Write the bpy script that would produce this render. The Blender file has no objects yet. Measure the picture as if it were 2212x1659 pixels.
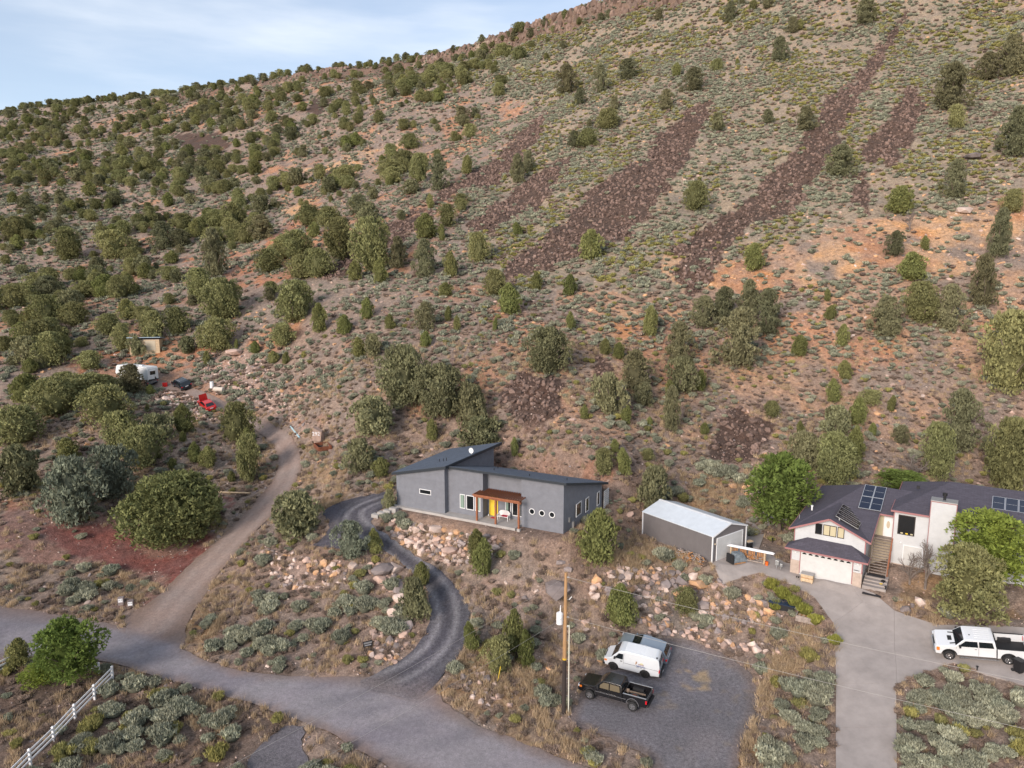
import bpy, bmesh, math, random
import numpy as np
from mathutils import Vector, Matrix
from mathutils.geometry import delaunay_2d_cdt

# ------------------------------------------------------------------ camera, sky, sun, exposure
scene = bpy.context.scene
COL = scene.collection
CAMZ = 34.5
PITCH = math.radians(9.0)
FPX = 1536.0            # focal length for a picture 2212 units wide
cam_data = bpy.data.cameras.new('camera')
cam_data.sensor_width = 36.0
cam_data.lens = 36.0 * FPX / 2212.0
cam_data.clip_start = 0.5
cam_data.clip_end = 4000.0
cam = bpy.data.objects.new('camera', cam_data)
COL.objects.link(cam)
cam.location = (0, 0, CAMZ)
cam.rotation_euler = (math.radians(90) - PITCH, 0, 0)
scene.camera = cam

SUN_EL = 22.0
SUN_AZ = (-0.55, -0.83)       # horizontal direction towards the sun
world = bpy.data.worlds.new('World')
scene.world = world
world.use_nodes = True
wn = world.node_tree.nodes; wl = world.node_tree.links
wn.clear()
w_out = wn.new('ShaderNodeOutputWorld')
w_bg = wn.new('ShaderNodeBackground')
w_sky = wn.new('ShaderNodeTexSky')
w_sky.sky_type = 'NISHITA'
w_sky.sun_disc = False
w_sky.sun_elevation = math.radians(SUN_EL)
w_sky.sun_rotation = math.atan2(SUN_AZ[0], SUN_AZ[1])
w_sky.altitude = 1200
w_sky.air_density = 1.0
w_sky.dust_density = 1.0
w_sky.ozone_density = 1.5
w_bg.inputs['Strength'].default_value = 0.092
w_tc = wn.new('ShaderNodeTexCoord')
w_map = wn.new('ShaderNodeMapping')
w_map.inputs['Rotation'].default_value = (0.0, math.radians(-14), 0.0)
w_map.inputs['Scale'].default_value = (1.2, 1.2, 6.5)
w_noise = wn.new('ShaderNodeTexNoise')
w_noise.inputs['Scale'].default_value = 1.5
w_noise.inputs['Detail'].default_value = 6
w_noise.inputs['Roughness'].default_value = 0.52
w_ramp = wn.new('ShaderNodeMapRange')
w_ramp.interpolation_type = 'SMOOTHSTEP'
w_ramp.inputs['From Min'].default_value = 0.40
w_ramp.inputs['From Max'].default_value = 0.78
w_ramp.inputs['To Min'].default_value = 0.30
w_ramp.inputs['To Max'].default_value = 0.95
w_mix = wn.new('ShaderNodeMix'); w_mix.data_type = 'RGBA'
w_mix.inputs['B'].default_value = (6.0, 6.3, 6.7, 1)
wl.new(w_tc.outputs['Generated'], w_map.inputs['Vector'])
wl.new(w_map.outputs['Vector'], w_noise.inputs['Vector'])
wl.new(w_noise.outputs['Fac'], w_ramp.inputs['Value'])
wl.new(w_ramp.outputs['Result'], w_mix.inputs['Factor'])
wl.new(w_sky.outputs['Color'], w_mix.inputs['A'])
wl.new(w_mix.outputs['Result'], w_bg.inputs['Color'])
wl.new(w_bg.outputs['Background'], w_out.inputs['Surface'])

sun_data = bpy.data.lights.new('sun', 'SUN')
sun_data.energy = 2.1
sun_data.angle = math.radians(22)
sun_data.color = (1.0, 0.875, 0.77)
sun = bpy.data.objects.new('sun', sun_data)
COL.objects.link(sun)
_n = math.hypot(*SUN_AZ)
sd = Vector((SUN_AZ[0] / _n * math.cos(math.radians(SUN_EL)), SUN_AZ[1] / _n * math.cos(math.radians(SUN_EL)), math.sin(math.radians(SUN_EL))))
sun.rotation_euler = sd.to_track_quat('Z', 'Y').to_euler()

scene.view_settings.view_transform = 'Standard'
scene.view_settings.look = 'None'
scene.view_settings.exposure = 0.98
scene.view_settings.gamma = 1.0
scene.view_settings.use_curve_mapping = False

# ------------------------------------------------------------------ helpers
CP, SP = math.cos(PITCH), math.sin(PITCH)
def ray(u, v):
    x = (u - 1106.0) / FPX; y = (v - 829.5) / FPX
    return x, CP - y * SP, -(SP + y * CP)
def at_D(u, v, D):
    x, f, d = ray(u, v)
    return np.array([x / f * D, D, CAMZ + d / f * D])
def at_z(u, v, z):
    x, f, d = ray(u, v)
    D = (z - CAMZ) / (d / f)
    return np.array([x / f * D, D, z])
def project(x, y, z):
    h = z - CAMZ
    dep = y * CP - h * SP
    dep = np.where(dep > 1.0, dep, 1.0)
    return 1106.0 + FPX * x / dep, 829.5 - FPX * (h * CP + y * SP) / dep

def hash2(ix, iy, s):
    n = (ix.astype(np.int64) * 374761393 + iy.astype(np.int64) * 668265263 + s * 974711) & 0xffffffff
    n = ((n ^ (n >> 13)) * 1274126177) & 0xffffffff
    n = n ^ (n >> 16)
    return (n & 0xffff) / 65535.0
def vnoise(x, y, s=0):
    x = np.asarray(x, float); y = np.asarray(y, float)
    ix = np.floor(x); iy = np.floor(y); fx = x - ix; fy = y - iy
    fx = fx * fx * (3 - 2 * fx); fy = fy * fy * (3 - 2 * fy)
    a = hash2(ix, iy, s); b = hash2(ix + 1, iy, s); c = hash2(ix, iy + 1, s); d = hash2(ix + 1, iy + 1, s)
    return (a * (1 - fx) + b * fx) * (1 - fy) + (c * (1 - fx) + d * fx) * fy
def fbm(x, y, s=0, o=4):
    t = 0; a = 0.5; n = 0
    for k in range(o):
        t = t + a * vnoise(x * 2 ** k, y * 2 ** k, s + k * 17); n += a; a *= 0.55
    return t / n            # 0..1
def sstep(e0, e1, x):
    t = np.clip((x - e0) / (e1 - e0), 0, 1)
    return t * t * (3 - 2 * t)
def inpoly(u, v, poly):
    u = np.asarray(u, float); v = np.asarray(v, float)
    c = np.zeros(u.shape, bool)
    n = len(poly)
    for i in range(n):
        x1, y1 = poly[i]; x2, y2 = poly[(i + 1) % n]
        if y1 == y2: continue
        k = ((y1 > v) != (y2 > v)) & (u < (x2 - x1) * (v - y1) / (y2 - y1) + x1)
        c ^= k
    return c
def polydist(x, y, pts, closed=False):
    """distance to a polyline, arrays x, y"""
    best = np.full(np.shape(x), 1e9)
    P = [tuple(p[:2]) for p in pts]
    if closed: P = P + [P[0]]
    for (ax, ay), (bx, by) in zip(P[:-1], P[1:]):
        dx, dy = bx - ax, by - ay
        L = dx * dx + dy * dy + 1e-9
        t = np.clip(((x - ax) * dx + (y - ay) * dy) / L, 0, 1)
        best = np.minimum(best, np.hypot(x - ax - t * dx, y - ay - t * dy))
    return best

def tag(o, label=None, cat=None, group=None, kind=None):
    if label: o['label'] = label
    if cat: o['category'] = cat
    if group: o['group'] = group
    if kind: o['kind'] = kind
    return o
def empty(name, loc, rz=0.0, label=None, cat=None, group=None):
    o = bpy.data.objects.new(name, None)
    o.empty_display_size = 0.3
    COL.objects.link(o)
    o.location = loc; o.rotation_euler = (0, 0, rz)
    return tag(o, label, cat, group)
def link(name, me, parent=None, mat=None):
    o = bpy.data.objects.new(name, me)
    if mat is not None and len(me.materials) == 0: me.materials.append(mat)
    COL.objects.link(o)
    if parent is not None: o.parent = parent
    return o

# ------------------------------------------------------------------ materials
def principled(name, color, rough=0.8, metal=0.0, spec=0.3):
    m = bpy.data.materials.new(name); m.use_nodes = True
    b = m.node_tree.nodes['Principled BSDF']
    b.inputs['Base Color'].default_value = (*color, 1)
    b.inputs['Roughness'].default_value = rough
    b.inputs['Metallic'].default_value = metal
    b.inputs['Specular IOR Level'].default_value = spec
    return m
def grainy(name, color, rough=0.85, var=0.25, scale=8.0, bump=0.0, bump_scale=30.0, color2=None, metal=0.0, spec=0.25, stretch=(1, 1, 1), objrand=0.0):
    """a base colour broken up by two octaves of noise, with optional bump and per-object variation"""
    m = principled(name, color, rough, metal, spec)
    nt = m.node_tree; N = nt.nodes; L = nt.links; b = N['Principled BSDF']
    tc = N.new('ShaderNodeTexCoord'); mp = N.new('ShaderNodeMapping'); mp.inputs['Scale'].default_value = stretch
    L.new(tc.outputs['Object'], mp.inputs['Vector'])
    n1 = N.new('ShaderNodeTexNoise'); n1.inputs['Scale'].default_value = scale; n1.inputs['Detail'].default_value = 8; n1.inputs['Roughness'].default_value = 0.65
    L.new(mp.outputs['Vector'], n1.inputs['Vector'])
    mx = N.new('ShaderNodeMix'); mx.data_type = 'RGBA'
    c2 = color2 if color2 else tuple(c * (1 - 2 * var) for c in color)
    c1 = tuple(min(1, c * (1 + var)) for c in color)
    mx.inputs['A'].default_value = (*c2, 1); mx.inputs['B'].default_value = (*c1, 1)
    r = N.new('ShaderNodeMapRange'); r.inputs['From Min'].default_value = 0.3; r.inputs['From Max'].default_value = 0.7
    L.new(n1.outputs['Fac'], r.inputs['Value']); L.new(r.outputs['Result'], mx.inputs['Factor'])
    col = mx.outputs['Result']
    if objrand > 0:
        oi = N.new('ShaderNodeObjectInfo'); rr = N.new('ShaderNodeMapRange')
        rr.inputs['To Min'].default_value = 1 - objrand; rr.inputs['To Max'].default_value = 1 + objrand
        L.new(oi.outputs['Random'], rr.inputs['Value'])
        hs = N.new('ShaderNodeHueSaturation'); L.new(rr.outputs['Result'], hs.inputs['Value']); L.new(col, hs.inputs['Color'])
        col = hs.outputs['Color']
    L.new(col, b.inputs['Base Color'])
    if bump > 0:
        n2 = N.new('ShaderNodeTexNoise'); n2.inputs['Scale'].default_value = bump_scale; n2.inputs['Detail'].default_value = 4
        L.new(mp.outputs['Vector'], n2.inputs['Vector'])
        bp = N.new('ShaderNodeBump'); bp.inputs['Strength'].default_value = bump; bp.inputs['Distance'].default_value = 0.05
        L.new(n2.outputs['Fac'], bp.inputs['Height']); L.new(bp.outputs['Normal'], b.inputs['Normal'])
    return m

def ground_material(name, noise_amp=0.45, bump=0.6, scale=2.2, fine=9.0):
    """colour comes from the vertex zones (soil, cinder, talus...) and is broken up by several noises"""
    m = principled(name, (0.3, 0.2, 0.15), 0.95, 0, 0.1)
    nt = m.node_tree; N = nt.nodes; L = nt.links; b = N['Principled BSDF']
    at = N.new('ShaderNodeAttribute'); at.attribute_name = 'zone'
    tc = N.new('ShaderNodeTexCoord')
    n1 = N.new('ShaderNodeTexNoise'); n1.inputs['Scale'].default_value = scale; n1.inputs['Detail'].default_value = 10; n1.inputs['Roughness'].default_value = 0.75
    n2 = N.new('ShaderNodeTexNoise'); n2.inputs['Scale'].default_value = fine; n2.inputs['Detail'].default_value = 5; n2.inputs['Roughness'].default_value = 0.8
    n3 = N.new('ShaderNodeTexNoise'); n3.inputs['Scale'].default_value = 0.23; n3.inputs['Detail'].default_value = 6; n3.inputs['Roughness'].default_value = 0.6
    for n in (n1, n2, n3): L.new(tc.outputs['Object'], n.inputs['Vector'])
    def mr(src, a, b_, c, d):
        r = N.new('ShaderNodeMapRange'); r.inputs['From Min'].default_value = a; r.inputs['From Max'].default_value = b_
        r.inputs['To Min'].default_value = c; r.inputs['To Max'].default_value = d
        L.new(src, r.inputs['Value']); return r.outputs['Result']
    a = noise_amp
    v1 = mr(n1.outputs['Fac'], 0.3, 0.7, 1 - a, 1 + a)
    v2 = mr(n2.outputs['Fac'], 0.3, 0.7, 1 - a * 0.8, 1 + a * 0.8)
    v3 = mr(n3.outputs['Fac'], 0.3, 0.7, 1 - a * 0.35, 1 + a * 0.35)
    m1 = N.new('ShaderNodeMath'); m1.operation = 'MULTIPLY'; L.new(v1, m1.inputs[0]); L.new(v2, m1.inputs[1])
    m2 = N.new('ShaderNodeMath'); m2.operation = 'MULTIPLY'; L.new(m1.outputs[0], m2.inputs[0]); L.new(v3, m2.inputs[1])
    hs = N.new('ShaderNodeHueSaturation'); L.new(at.outputs['Color'], hs.inputs['Color']); L.new(m2.outputs[0], hs.inputs['Value'])
    sat = mr(n3.outputs['Fac'], 0.3, 0.7, 0.8, 1.2); L.new(sat, hs.inputs['Saturation'])
    L.new(hs.outputs['Color'], b.inputs['Base Color'])
    bp = N.new('ShaderNodeBump'); bp.inputs['Strength'].default_value = bump; bp.inputs['Distance'].default_value = 0.25
    ad = N.new('ShaderNodeMath'); ad.operation = 'ADD'; L.new(n1.outputs['Fac'], ad.inputs[0]); L.new(n2.outputs['Fac'], ad.inputs[1])
    L.new(ad.outputs[0], bp.inputs['Height']); L.new(bp.outputs['Normal'], b.inputs['Normal'])
    return m

# ------------------------------------------------------------------ terrain
CTRL = []
def cz(*t):
    for u, v, z in t: CTRL.append(at_z(u, v, z))
def cd(*t):
    for u, v, D in t: CTRL.append(at_D(u, v, D))
cz((1400,1500,0),(1500,1600,0),(1300,1560,0),(1380,1420,0.2),(1600,1460,.3),(1480,1420,0.1),(1600,1560,0.1),(1620,1640,0),
   (1000,1600,-.3),(700,1500,.2),(400,1420,.7),(100,1350,1.2),(0,1320,1.5),(800,1480,.2),(1150,1650,-.5),
   (300,1600,-.5),(50,1600,0),(600,1640,-.6),(0,1430,.9),
   (1850,1450,2.4),(1870,1600,.9),(1830,1330,3.7),(1760,1250,4.7),(2100,1620,1.6),(2200,1500,3.2),(2100,1440,3.3),(2000,1380,3.6),
   (1700,1560,.6),(1700,1450,1.2),(2212,1650,1.8),(1720,1380,2.6),
   (1400,1350,1.4),(1450,1260,3.6),(1300,1200,6.3),(1250,1300,3.0),(1560,1360,1.6),(1650,1330,2.5),(1700,1290,4.2),(1550,1290,3.4),
   (1150,1350,1.8),(1100,1450,.6),(1218,1540,0),(1150,1230,5.6),(1220,1170,8.0),(1100,1150,8.0),(1050,1220,5.4),
   (700,1350,1.6),(600,1300,2.2),(750,1250,3.8),(640,1220,4.0),(860,1250,4.0),(600,1180,4.4),(480,1200,3.0),(560,1120,4.8),
   (640,1020,7.5),(650,980,9),(600,930,10.5),(540,890,12),(450,860,13.5),(380,835,14.5),(310,825,15),
   (700,1060,7.6),(730,1100,7.2),(700,1140,6.4),(830,1180,5.6),(800,1075,7.9),(940,1240,4.3),(1000,1330,2.8),(960,1400,1.7),(850,1450,.6),
   (1000,1215,4.9),(900,1190,5.2),(850,1065,8.3),
   (50,1150,5.6),(50,1250,2.4),(200,1200,3),(300,1100,5.6),(400,1250,1.8),(380,1165,3.4),(150,1290,1.4),(250,1000,8.4),(80,1000,8.6))
cd((750,1000,87.6),(1200,1000,82.5),(1300,1000,81),(850,970,91),(1000,960,92),(1100,900,92),
   (1100,750,109),(1100,600,138),(1100,400,188),(1100,250,265),
   (1300,850,98),(1300,600,131),(1300,400,170),(1300,200,240),(1300,60,318),
   (1000,850,100),(1000,600,138),(1000,400,190),(1000,200,310),
   (700,850,106),(700,700,128),(700,500,182),(700,300,300),(700,200,400),
   (400,740,136),(400,600,182),(400,450,248),(400,350,325),(400,250,440),(550,420,250),
   (50,850,116),(50,700,148),(50,550,212),(50,400,325),(50,300,445),(200,900,105),(400,950,99),(200,780,130),(250,650,160),
   (1600,1050,85),(1600,900,97),(1600,700,118),(1600,500,145),(1600,250,198),(1600,0,285),
   (2000,1040,88),(2000,800,106),(2000,500,137),(2000,200,195),(2000,0,258),(1800,350,167),(1800,650,120),
   (2212,1040,88),(2212,800,104),(2212,500,133),(2212,200,188),(2212,0,248),
   (1330,0,335),(1150,60,378),(1000,110,423),(700,145,449),(500,175,480),(250,210,523),(0,240,567))
# flat building sites and what lies outside the frame
HU, HW = np.array([.892, -.451]), np.array([.451, .892]); HA = np.array([-13.05, 77.6]); HZ = 8.5
GU, GW = np.array([.834, -.551]), np.array([.551, .834]); GA = np.array([27.5, 66.5]); GZ = 5.3
SU, SW = np.array([.8, .6]), np.array([-.6, .8]); SA = np.array([20.2, 68.2]); SZ = 5.5
for a, b in ((0, 0), (10, -0.6), (20, 0), (20, 10), (10, 11), (0, 12)):
    p = HA + HU * a + HW * b; CTRL.append(np.array([p[0], p[1], HZ - .05]))
for a, b in ((0, 0), (6, 0), (2, 9), (14, 3), (24, 3), (14, 12), (24, 12)):
    p = GA + GU * a + GW * b; CTRL.append(np.array([p[0], p[1], GZ + (0.0 if b < 3 else .5)]))
for a, b in ((0, 0), (5.5, 0), (5.5, 9), (0, 9), (9, 0), (9, -3), (10, 6)):
    p = SA + SU * a + SW * b; CTRL.append(np.array([p[0], p[1], SZ - .03]))
for p in ((-700, 600, 150), (-500, 450, 90), (-320, 250, 50), (-250, 120, 12), (-150, 60, 1), (0, 15, -3), (-60, 10, -2), (60, 15, -2),
          (90, 55, 4), (140, 60, 10), (150, 110, 48), (190, 180, 120), (160, 320, 200), (60, 420, 205), (-60, 500, 190), (-200, 560, 185),
          (-350, 640, 185), (-550, 750, 185), (300, 200, 190), (260, 100, 110), (300, 30, 60), (0, -60, -4), (-200, -60, -5), (200, -60, -2)):
    CTRL.append(np.array(p, float))
CTRL = np.array(CTRL)
# thin plate spline with a little smoothing
CS = 100.0
def tps_phi(r2): return 0.5 * r2 * np.log(r2 + 1e-12)
_X = CTRL[:, :2] / CS; _n = len(_X)
_K = tps_phi(((_X[:, None] - _X[None]) ** 2).sum(-1)) + np.eye(_n) * 0.0006
_P = np.hstack([np.ones((_n, 1)), _X])
_A = np.zeros((_n + 3, _n + 3)); _A[:_n, :_n] = _K; _A[:_n, _n:] = _P; _A[_n:, :_n] = _P.T
_W = np.linalg.solve(_A, np.concatenate([CTRL[:, 2], np.zeros(3)]))
def zbase(x, y):
    x = np.asarray(x, float).ravel(); y = np.asarray(y, float).ravel()
    out = np.empty(x.shape)
    for i in range(0, len(x), 20000):
        q = np.stack([x[i:i + 20000], y[i:i + 20000]], 1) / CS
        r2 = ((q[:, None, :] - _X[None]) ** 2).sum(-1)
        out[i:i + 20000] = tps_phi(r2) @ _W[:_n] + _W[_n] + q @ _W[_n + 1:]
    return out
def rect_w(x, y, A, U, W, u0, u1, w0, w1, blend):
    lu = (x - A[0]) * U[0] + (y - A[1]) * U[1]; lw = (x - A[0]) * W[0] + (y - A[1]) * W[1]
    du = np.maximum(np.maximum(u0 - lu, lu - u1), 0); dw = np.maximum(np.maximum(w0 - lw, lw - w1), 0)
    return 1 - sstep(0, blend, np.hypot(du, dw))

def axis(segs):
    """segs: list of (to, step_at_end) after the first start; steps interpolate"""
    out = [segs[0][0]]; st = segs[0][1]
    for to, st2 in segs[1:]:
        a = out[-1]
        while out[-1] < to:
            t = (out[-1] - a) / (to - a)
            out.append(out[-1] + st * (1 - t) + st2 * t)
        st = st2
    return np.array(out)
YS = axis([(-140, 20.0), (10, 5.0), (36, .5), (112, .5), (180, 1.0), (320, 1.9), (560, 3.0), (800, 14), (1500, 60)])
XR = axis([(0, .45), (58, .5), (90, 1.0), (180, 2.2), (320, 8), (700, 40)])
XL = axis([(0, .45), (62, .5), (110, 1.0), (220, 1.8), (420, 3.2), (620, 9), (1000, 40)])
XS = np.concatenate([-XL[::-1][:-1], XR])
GX, GY = np.meshgrid(XS, YS)
gx, gy = GX.ravel(), GY.ravel()
gz = zbase(gx, gy)
_cap = 155.0 + 3.0 * (fbm(gx / 60, gy / 60, 5) - .5) + 4 * sstep(500, 600, gy) * 0
_k = 3.0
gz = -_k * np.log(np.exp(-np.clip(gz, -50, 400) / _k) + np.exp(-_cap / _k))       # mesa top
# rock faces below the rim
def rimband(x, y): return sstep(0.42, 0.6, fbm(x / 55 + 3, y / 55, 71, 3))
_rim = np.exp(-((gz - 150.0) / 6.0) ** 2)
_east = sstep(-120, -20, gx) * 0.9 + 0.25
step_h = 6.5 * _east
# terraces: compress height so it rises abruptly near z=146
_t = (gz - 141.0) / 11.0
_inside = (_t > 0) & (_t < 1)
_st = 141.0 + 11.0 * (sstep(0.35, 0.55, _t + 0.25 * (fbm(gx / 9, gy / 9, 9) - .5)))
gz = np.where(_inside, gz * (1 - .85 * _east) + _st * .85 * _east, gz)
ZCLEAN = gz.copy()

# road and yard outlines, drawn over the photograph and laid onto the ground
def lerp_grid(Z, x, y):
    x = np.asarray(x, float); y = np.asarray(y, float)
    i = np.clip(np.searchsorted(XS, x) - 1, 0, len(XS) - 2); j = np.clip(np.searchsorted(YS, y) - 1, 0, len(YS) - 2)
    fx = np.clip((x - XS[i]) / (XS[i + 1] - XS[i]), 0, 1); fy = np.clip((y - YS[j]) / (YS[j + 1] - YS[j]), 0, 1)
    Zg = Z.reshape(GX.shape)
    return (Zg[j, i] * (1 - fx) + Zg[j, i + 1] * fx) * (1 - fy) + (Zg[j + 1, i] * (1 - fx) + Zg[j + 1, i + 1] * fx) * fy
def cast(Z, u, v, dmin=36.0, dmax=900.0):
    u = np.atleast_1d(np.asarray(u, float)); v = np.atleast_1d(np.asarray(v, float))
    x, f, d = (u - 1106.0) / FPX, CP - (v - 829.5) / FPX * SP, -(SP + (v - 829.5) / FPX * CP)
    n = 900
    Ds = dmin * (dmax / dmin) ** np.linspace(0, 1, n)
    res = np.full(u.shape, np.nan); lo = np.full(u.shape, dmin); done = np.zeros(u.shape, bool)
    hi = np.full(u.shape, dmax)
    for D in Ds:
        hit = (~done) & (CAMZ + d / f * D < lerp_grid(Z, x / f * D, np.full(u.shape, D)))
        hi[hit] = D; done |= hit
        lo[~done] = D
    for _ in range(12):
        mid = (lo + hi) / 2
        b = CAMZ + d / f * mid < lerp_grid(Z, x / f * mid, mid)
        hi = np.where(b, mid, hi); lo = np.where(b, lo, mid)
    return np.stack([x / f * hi, hi, CAMZ + d / f * hi], -1)
def lay(poly):
    p = cast(ZCLEAN, [a for a, b in poly], [b for a, b in poly])
    return [tuple(q[:2]) for q in p]
def smooth(pts, it=2, closed=True):
    for _ in range(it):
        q = []
        n = len(pts)
        for i in range(n if closed else n - 1):
            a = np.array(pts[i]); b = np.array(pts[(i + 1) % n])
            q += [tuple(a * .75 + b * .25), tuple(a * .25 + b * .75)]
        if not closed: q = [pts[0]] + q + [pts[-1]]
        pts = q
    return pts
ROAD = [(-60,1300),(60,1315),(170,1335),(260,1350),(330,1380),(395,1400),(440,1425),(520,1450),(640,1462),(760,1462),(830,1462),(880,1500),(935,1475),(960,1520),
        (1020,1560),(1120,1600),(1250,1650),(1420,1720),(1300,1900),(1000,1760),(860,1668),(780,1625),(690,1570),(610,1545),(545,1520),(440,1490),(330,1460),(245,1432),(150,1420),(60,1425),(-60,1435)]
DIRT = [(250,1345),(330,1300),(400,1225),(460,1180),(520,1120),(560,1075),(600,1020),(600,980),(575,945),(545,925),(520,905),(480,885),(440,870),(400,850),(345,838),(300,835),
        (300,820),(350,820),(420,838),(480,865),(500,880),(560,900),(610,925),(645,965),(655,1000),(640,1040),(600,1100),(560,1140),(520,1185),(470,1240),(440,1290),(405,1340),(395,1410),(330,1430)]
LOOP = [(820,1450),(870,1425),(910,1390),(930,1340),(930,1290),(905,1245),(860,1210),(820,1180),(800,1190),(740,1190),(665,1180),(700,1165),(715,1130),(690,1105),(740,1082),(800,1070),(846,1060),(850,1085),(805,1115),(800,1135),(840,1160),
        (890,1195),(940,1225),(975,1255),(1005,1295),(1017,1330),(1010,1380),(980,1430),(940,1478),(900,1520),(840,1500),(760,1480)]
LOT = [(1245,1510),(1300,1440),(1400,1380),(1480,1375),(1540,1400),(1590,1425),(1635,1470),(1640,1540),(1600,1600),(1590,1720),(1400,1720),(1420,1640),(1330,1600),(1290,1585),(1225,1562)]
PULL = [(520,1670),(560,1610),(620,1565),(660,1570),(650,1610),(680,1680)]
roads_w = {k: smooth(lay(p), 2) for k, p in dict(ROAD=ROAD, DIRT=DIRT, LOOP=LOOP, LOT=LOT, PULL=PULL).items()}
DRIVE_C = [[(1800,1345),(1806,1400),(1802,1480),(1803,1570),(1806,1700),(1935,1700),(1934,1570),(1933,1480),(1932,1440),(1960,1350),(1880,1350)]]
drive_w = lay([(1560,1262),(1640,1235),(1712,1262),(1760,1290),(1800,1345),(1806,1400),(1802,1480),(1803,1570),(1806,1720),(1940,1720),(1936,1570),(1933,1480),(1990,1455),(2060,1430),(2130,1458),(2280,1500),(2280,1360),(2100,1350),(2020,1350),(1940,1320),(1890,1285),(1850,1262),(1820,1262),(1700,1215),(1640,1190),(1600,1150),(1570,1190),(1530,1215)])
mask_road = np.zeros(gx.shape, bool)
for k, p in roads_w.items(): mask_road |= inpoly(gx, gy, p)
mask_drive = inpoly(gx, gy, drive_w)
near_road = np.full(gx.shape, 99.0)
sel = (gy > 30) & (gy < 150) & (np.abs(gx) < 110)
for p in list(roads_w.values()) + [drive_w]:
    near_road[sel] = np.minimum(near_road[sel], polydist(gx[sel], gy[sel], p, True))
inside = mask_road | mask_drive
flat = np.where(inside, 1.0, 1 - sstep(0.0, 1.6, near_road))
pads = np.maximum.reduce([rect_w(gx, gy, HA, HU, HW, -.6, 21.2, -1.2, 12.5, 2.2), rect_w(gx, gy, GA, GU, GW, -.5, 25, -.3, 13, 2.5),
                          rect_w(gx, gy, SA, SU, SW, -.4, 9, -3, 9.3, 2.0)])
rough = (1 - flat) * (1 - pads)
dist = np.hypot(gx, gy)
amp = 0.35 + 0.9 * sstep(90, 260, dist)
nz = (fbm(gx / 7.0, gy / 7.0, 21, 5) - .5) * 1.1 * amp + (fbm(gx / 2.1, gy / 2.1, 31, 3) - .5) * .32
gully = np.abs(fbm(gx / 38 + gy / 90, gy / 120 - gx / 60, 41, 3) - .5)
nz += -(1 - sstep(0, .06, gully)) * .6 * sstep(110, 180, dist)
nz += (fbm(gx / 45, gy / 45, 51, 4) - .5) * 9 * sstep(150, 330, dist) * (1 - .8 * sstep(140, 150, ZCLEAN))
gz = gz + nz * rough
wH = rect_w(gx, gy, HA, HU, HW, -.6, 21.2, -.9, 12.5, 2.2)
gz = gz * (1 - wH) + (HZ - .42) * wH
wG = rect_w(gx, gy, GA, GU, GW, -.2, 25, 0.1, 13, 1.5)
gz = gz * (1 - wG) + (GZ - .1) * wG
wK = rect_w(gx, gy, GA, GU, GW, 8.5, 25, 4.2, 14, 2.6)
gz = gz * (1 - wK) + (GZ + .95) * wK
wS = rect_w(gx, gy, SA, SU, SW, -.3, 5.8, -.1, 9.3, 2.0)
gz = gz * (1 - wS) + (SZ - .06) * wS
ZROAD = gz.copy()
gz = gz - 0.13 * inside
ZT = gz
def zt(x, y): return lerp_grid(ZT, x, y)
def W(u, v): return cast(ZT, [u], [v])[0]

# ------------------------------------------------------------------ ground cover zones (in picture units, ragged by noise)
TALUS = [
 [(1185,240),(1150,262),(1100,310),(1040,365),(955,405),(930,450),(1010,412),(1080,390),(1130,345),(1170,290)],
 [(1235,340),(1180,360),(1100,420),(1005,490),(1060,505),(1150,460),(1200,400)],
 [(1540,218),(1500,235),(1430,290),(1380,345),(1290,400),(1230,470),(1150,530),(1085,590),(1100,615),(1190,580),(1290,530),(1350,525),(1390,480),(1420,430),(1480,350),(1515,290),(1530,250)],
 [(1955,15),(1915,80),(1850,170),(1780,220),(1740,290),(1690,350),(1600,450),(1500,500),(1450,560),(1490,650),(1560,560),(1600,500),(1700,470),(1740,410),(1800,330),(1840,250),(1900,150),(1948,60)],
 [(1968,180),(1938,225),(1892,285),(1855,335),(1922,362),(1975,300),(2000,228)],
 [(930,450),(860,470),(800,520),(740,560),(700,600),(760,590),(860,520),(940,480)],
 [(1160,800),(1215,830),(1200,930),(1130,935),(1085,850),(1110,800)],
 [(1540,900),(1600,880),(1690,920),(1630,1000),(1540,990)],
 [(680,213),(722,215),(690,250),(655,245)],
 [(1850,640-270),(1880,400),(1870,470),(1840,440)],
 [(370,285),(480,290),(500,320),(430,330),(380,310)],
 [(1290,760),(1320,780),(1310,860),(1270,840)]]
ORANGE = [
 [(590,330),(640,375),(720,385),(780,405),(850,370),(940,320),(925,290),(850,310),(760,330),(700,355)],
 [(570,240),(620,240),(615,265),(580,262)],
 [(1700,590),(1800,520),(1900,480),(2212,430),(2212,620),(2100,590),(2000,600),(1880,560),(1830,600),(1740,640)],
 [(1300,700),(1400,650),(1350,740)],
 [(1400,545),(1600,570),(1700,610),(1500,650)],
 [(600,420),(700,430),(680,470),(620,460)]]
REDSOIL = [
 [(390,560),(560,530),(640,450),(700,400),(640,600),(440,640)],
 [(150,770),(300,740),(430,745),(520,780),(430,800),(250,790),(200,835)],
 [(840,1010),(1050,985),(1290,990),(1340,1040),(1310,1065),(1080,1010)],
 [(660,900),(760,905),(730,960),(660,950)],
 [(0,1060),(120,1070),(110,1100),(0,1110)]]
CINDER = [[(70,1135),(230,1140),(285,1155),(300,1175),(345,1215),(400,1210),(455,1160),(465,1175),(430,1210),(385,1270),(340,1240),(300,1238),(200,1222),(150,1190)],
 [(475,1060),(520,1068),(515,1100),(460,1115)]]
BAREDIRT = [[(0,1100),(150,1090),(330,1150),(480,1160),(440,1215),(370,1290),(250,1330),(220,1330),(300,1290),(330,1255),(200,1225),(100,1210),(0,1180)]]
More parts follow.
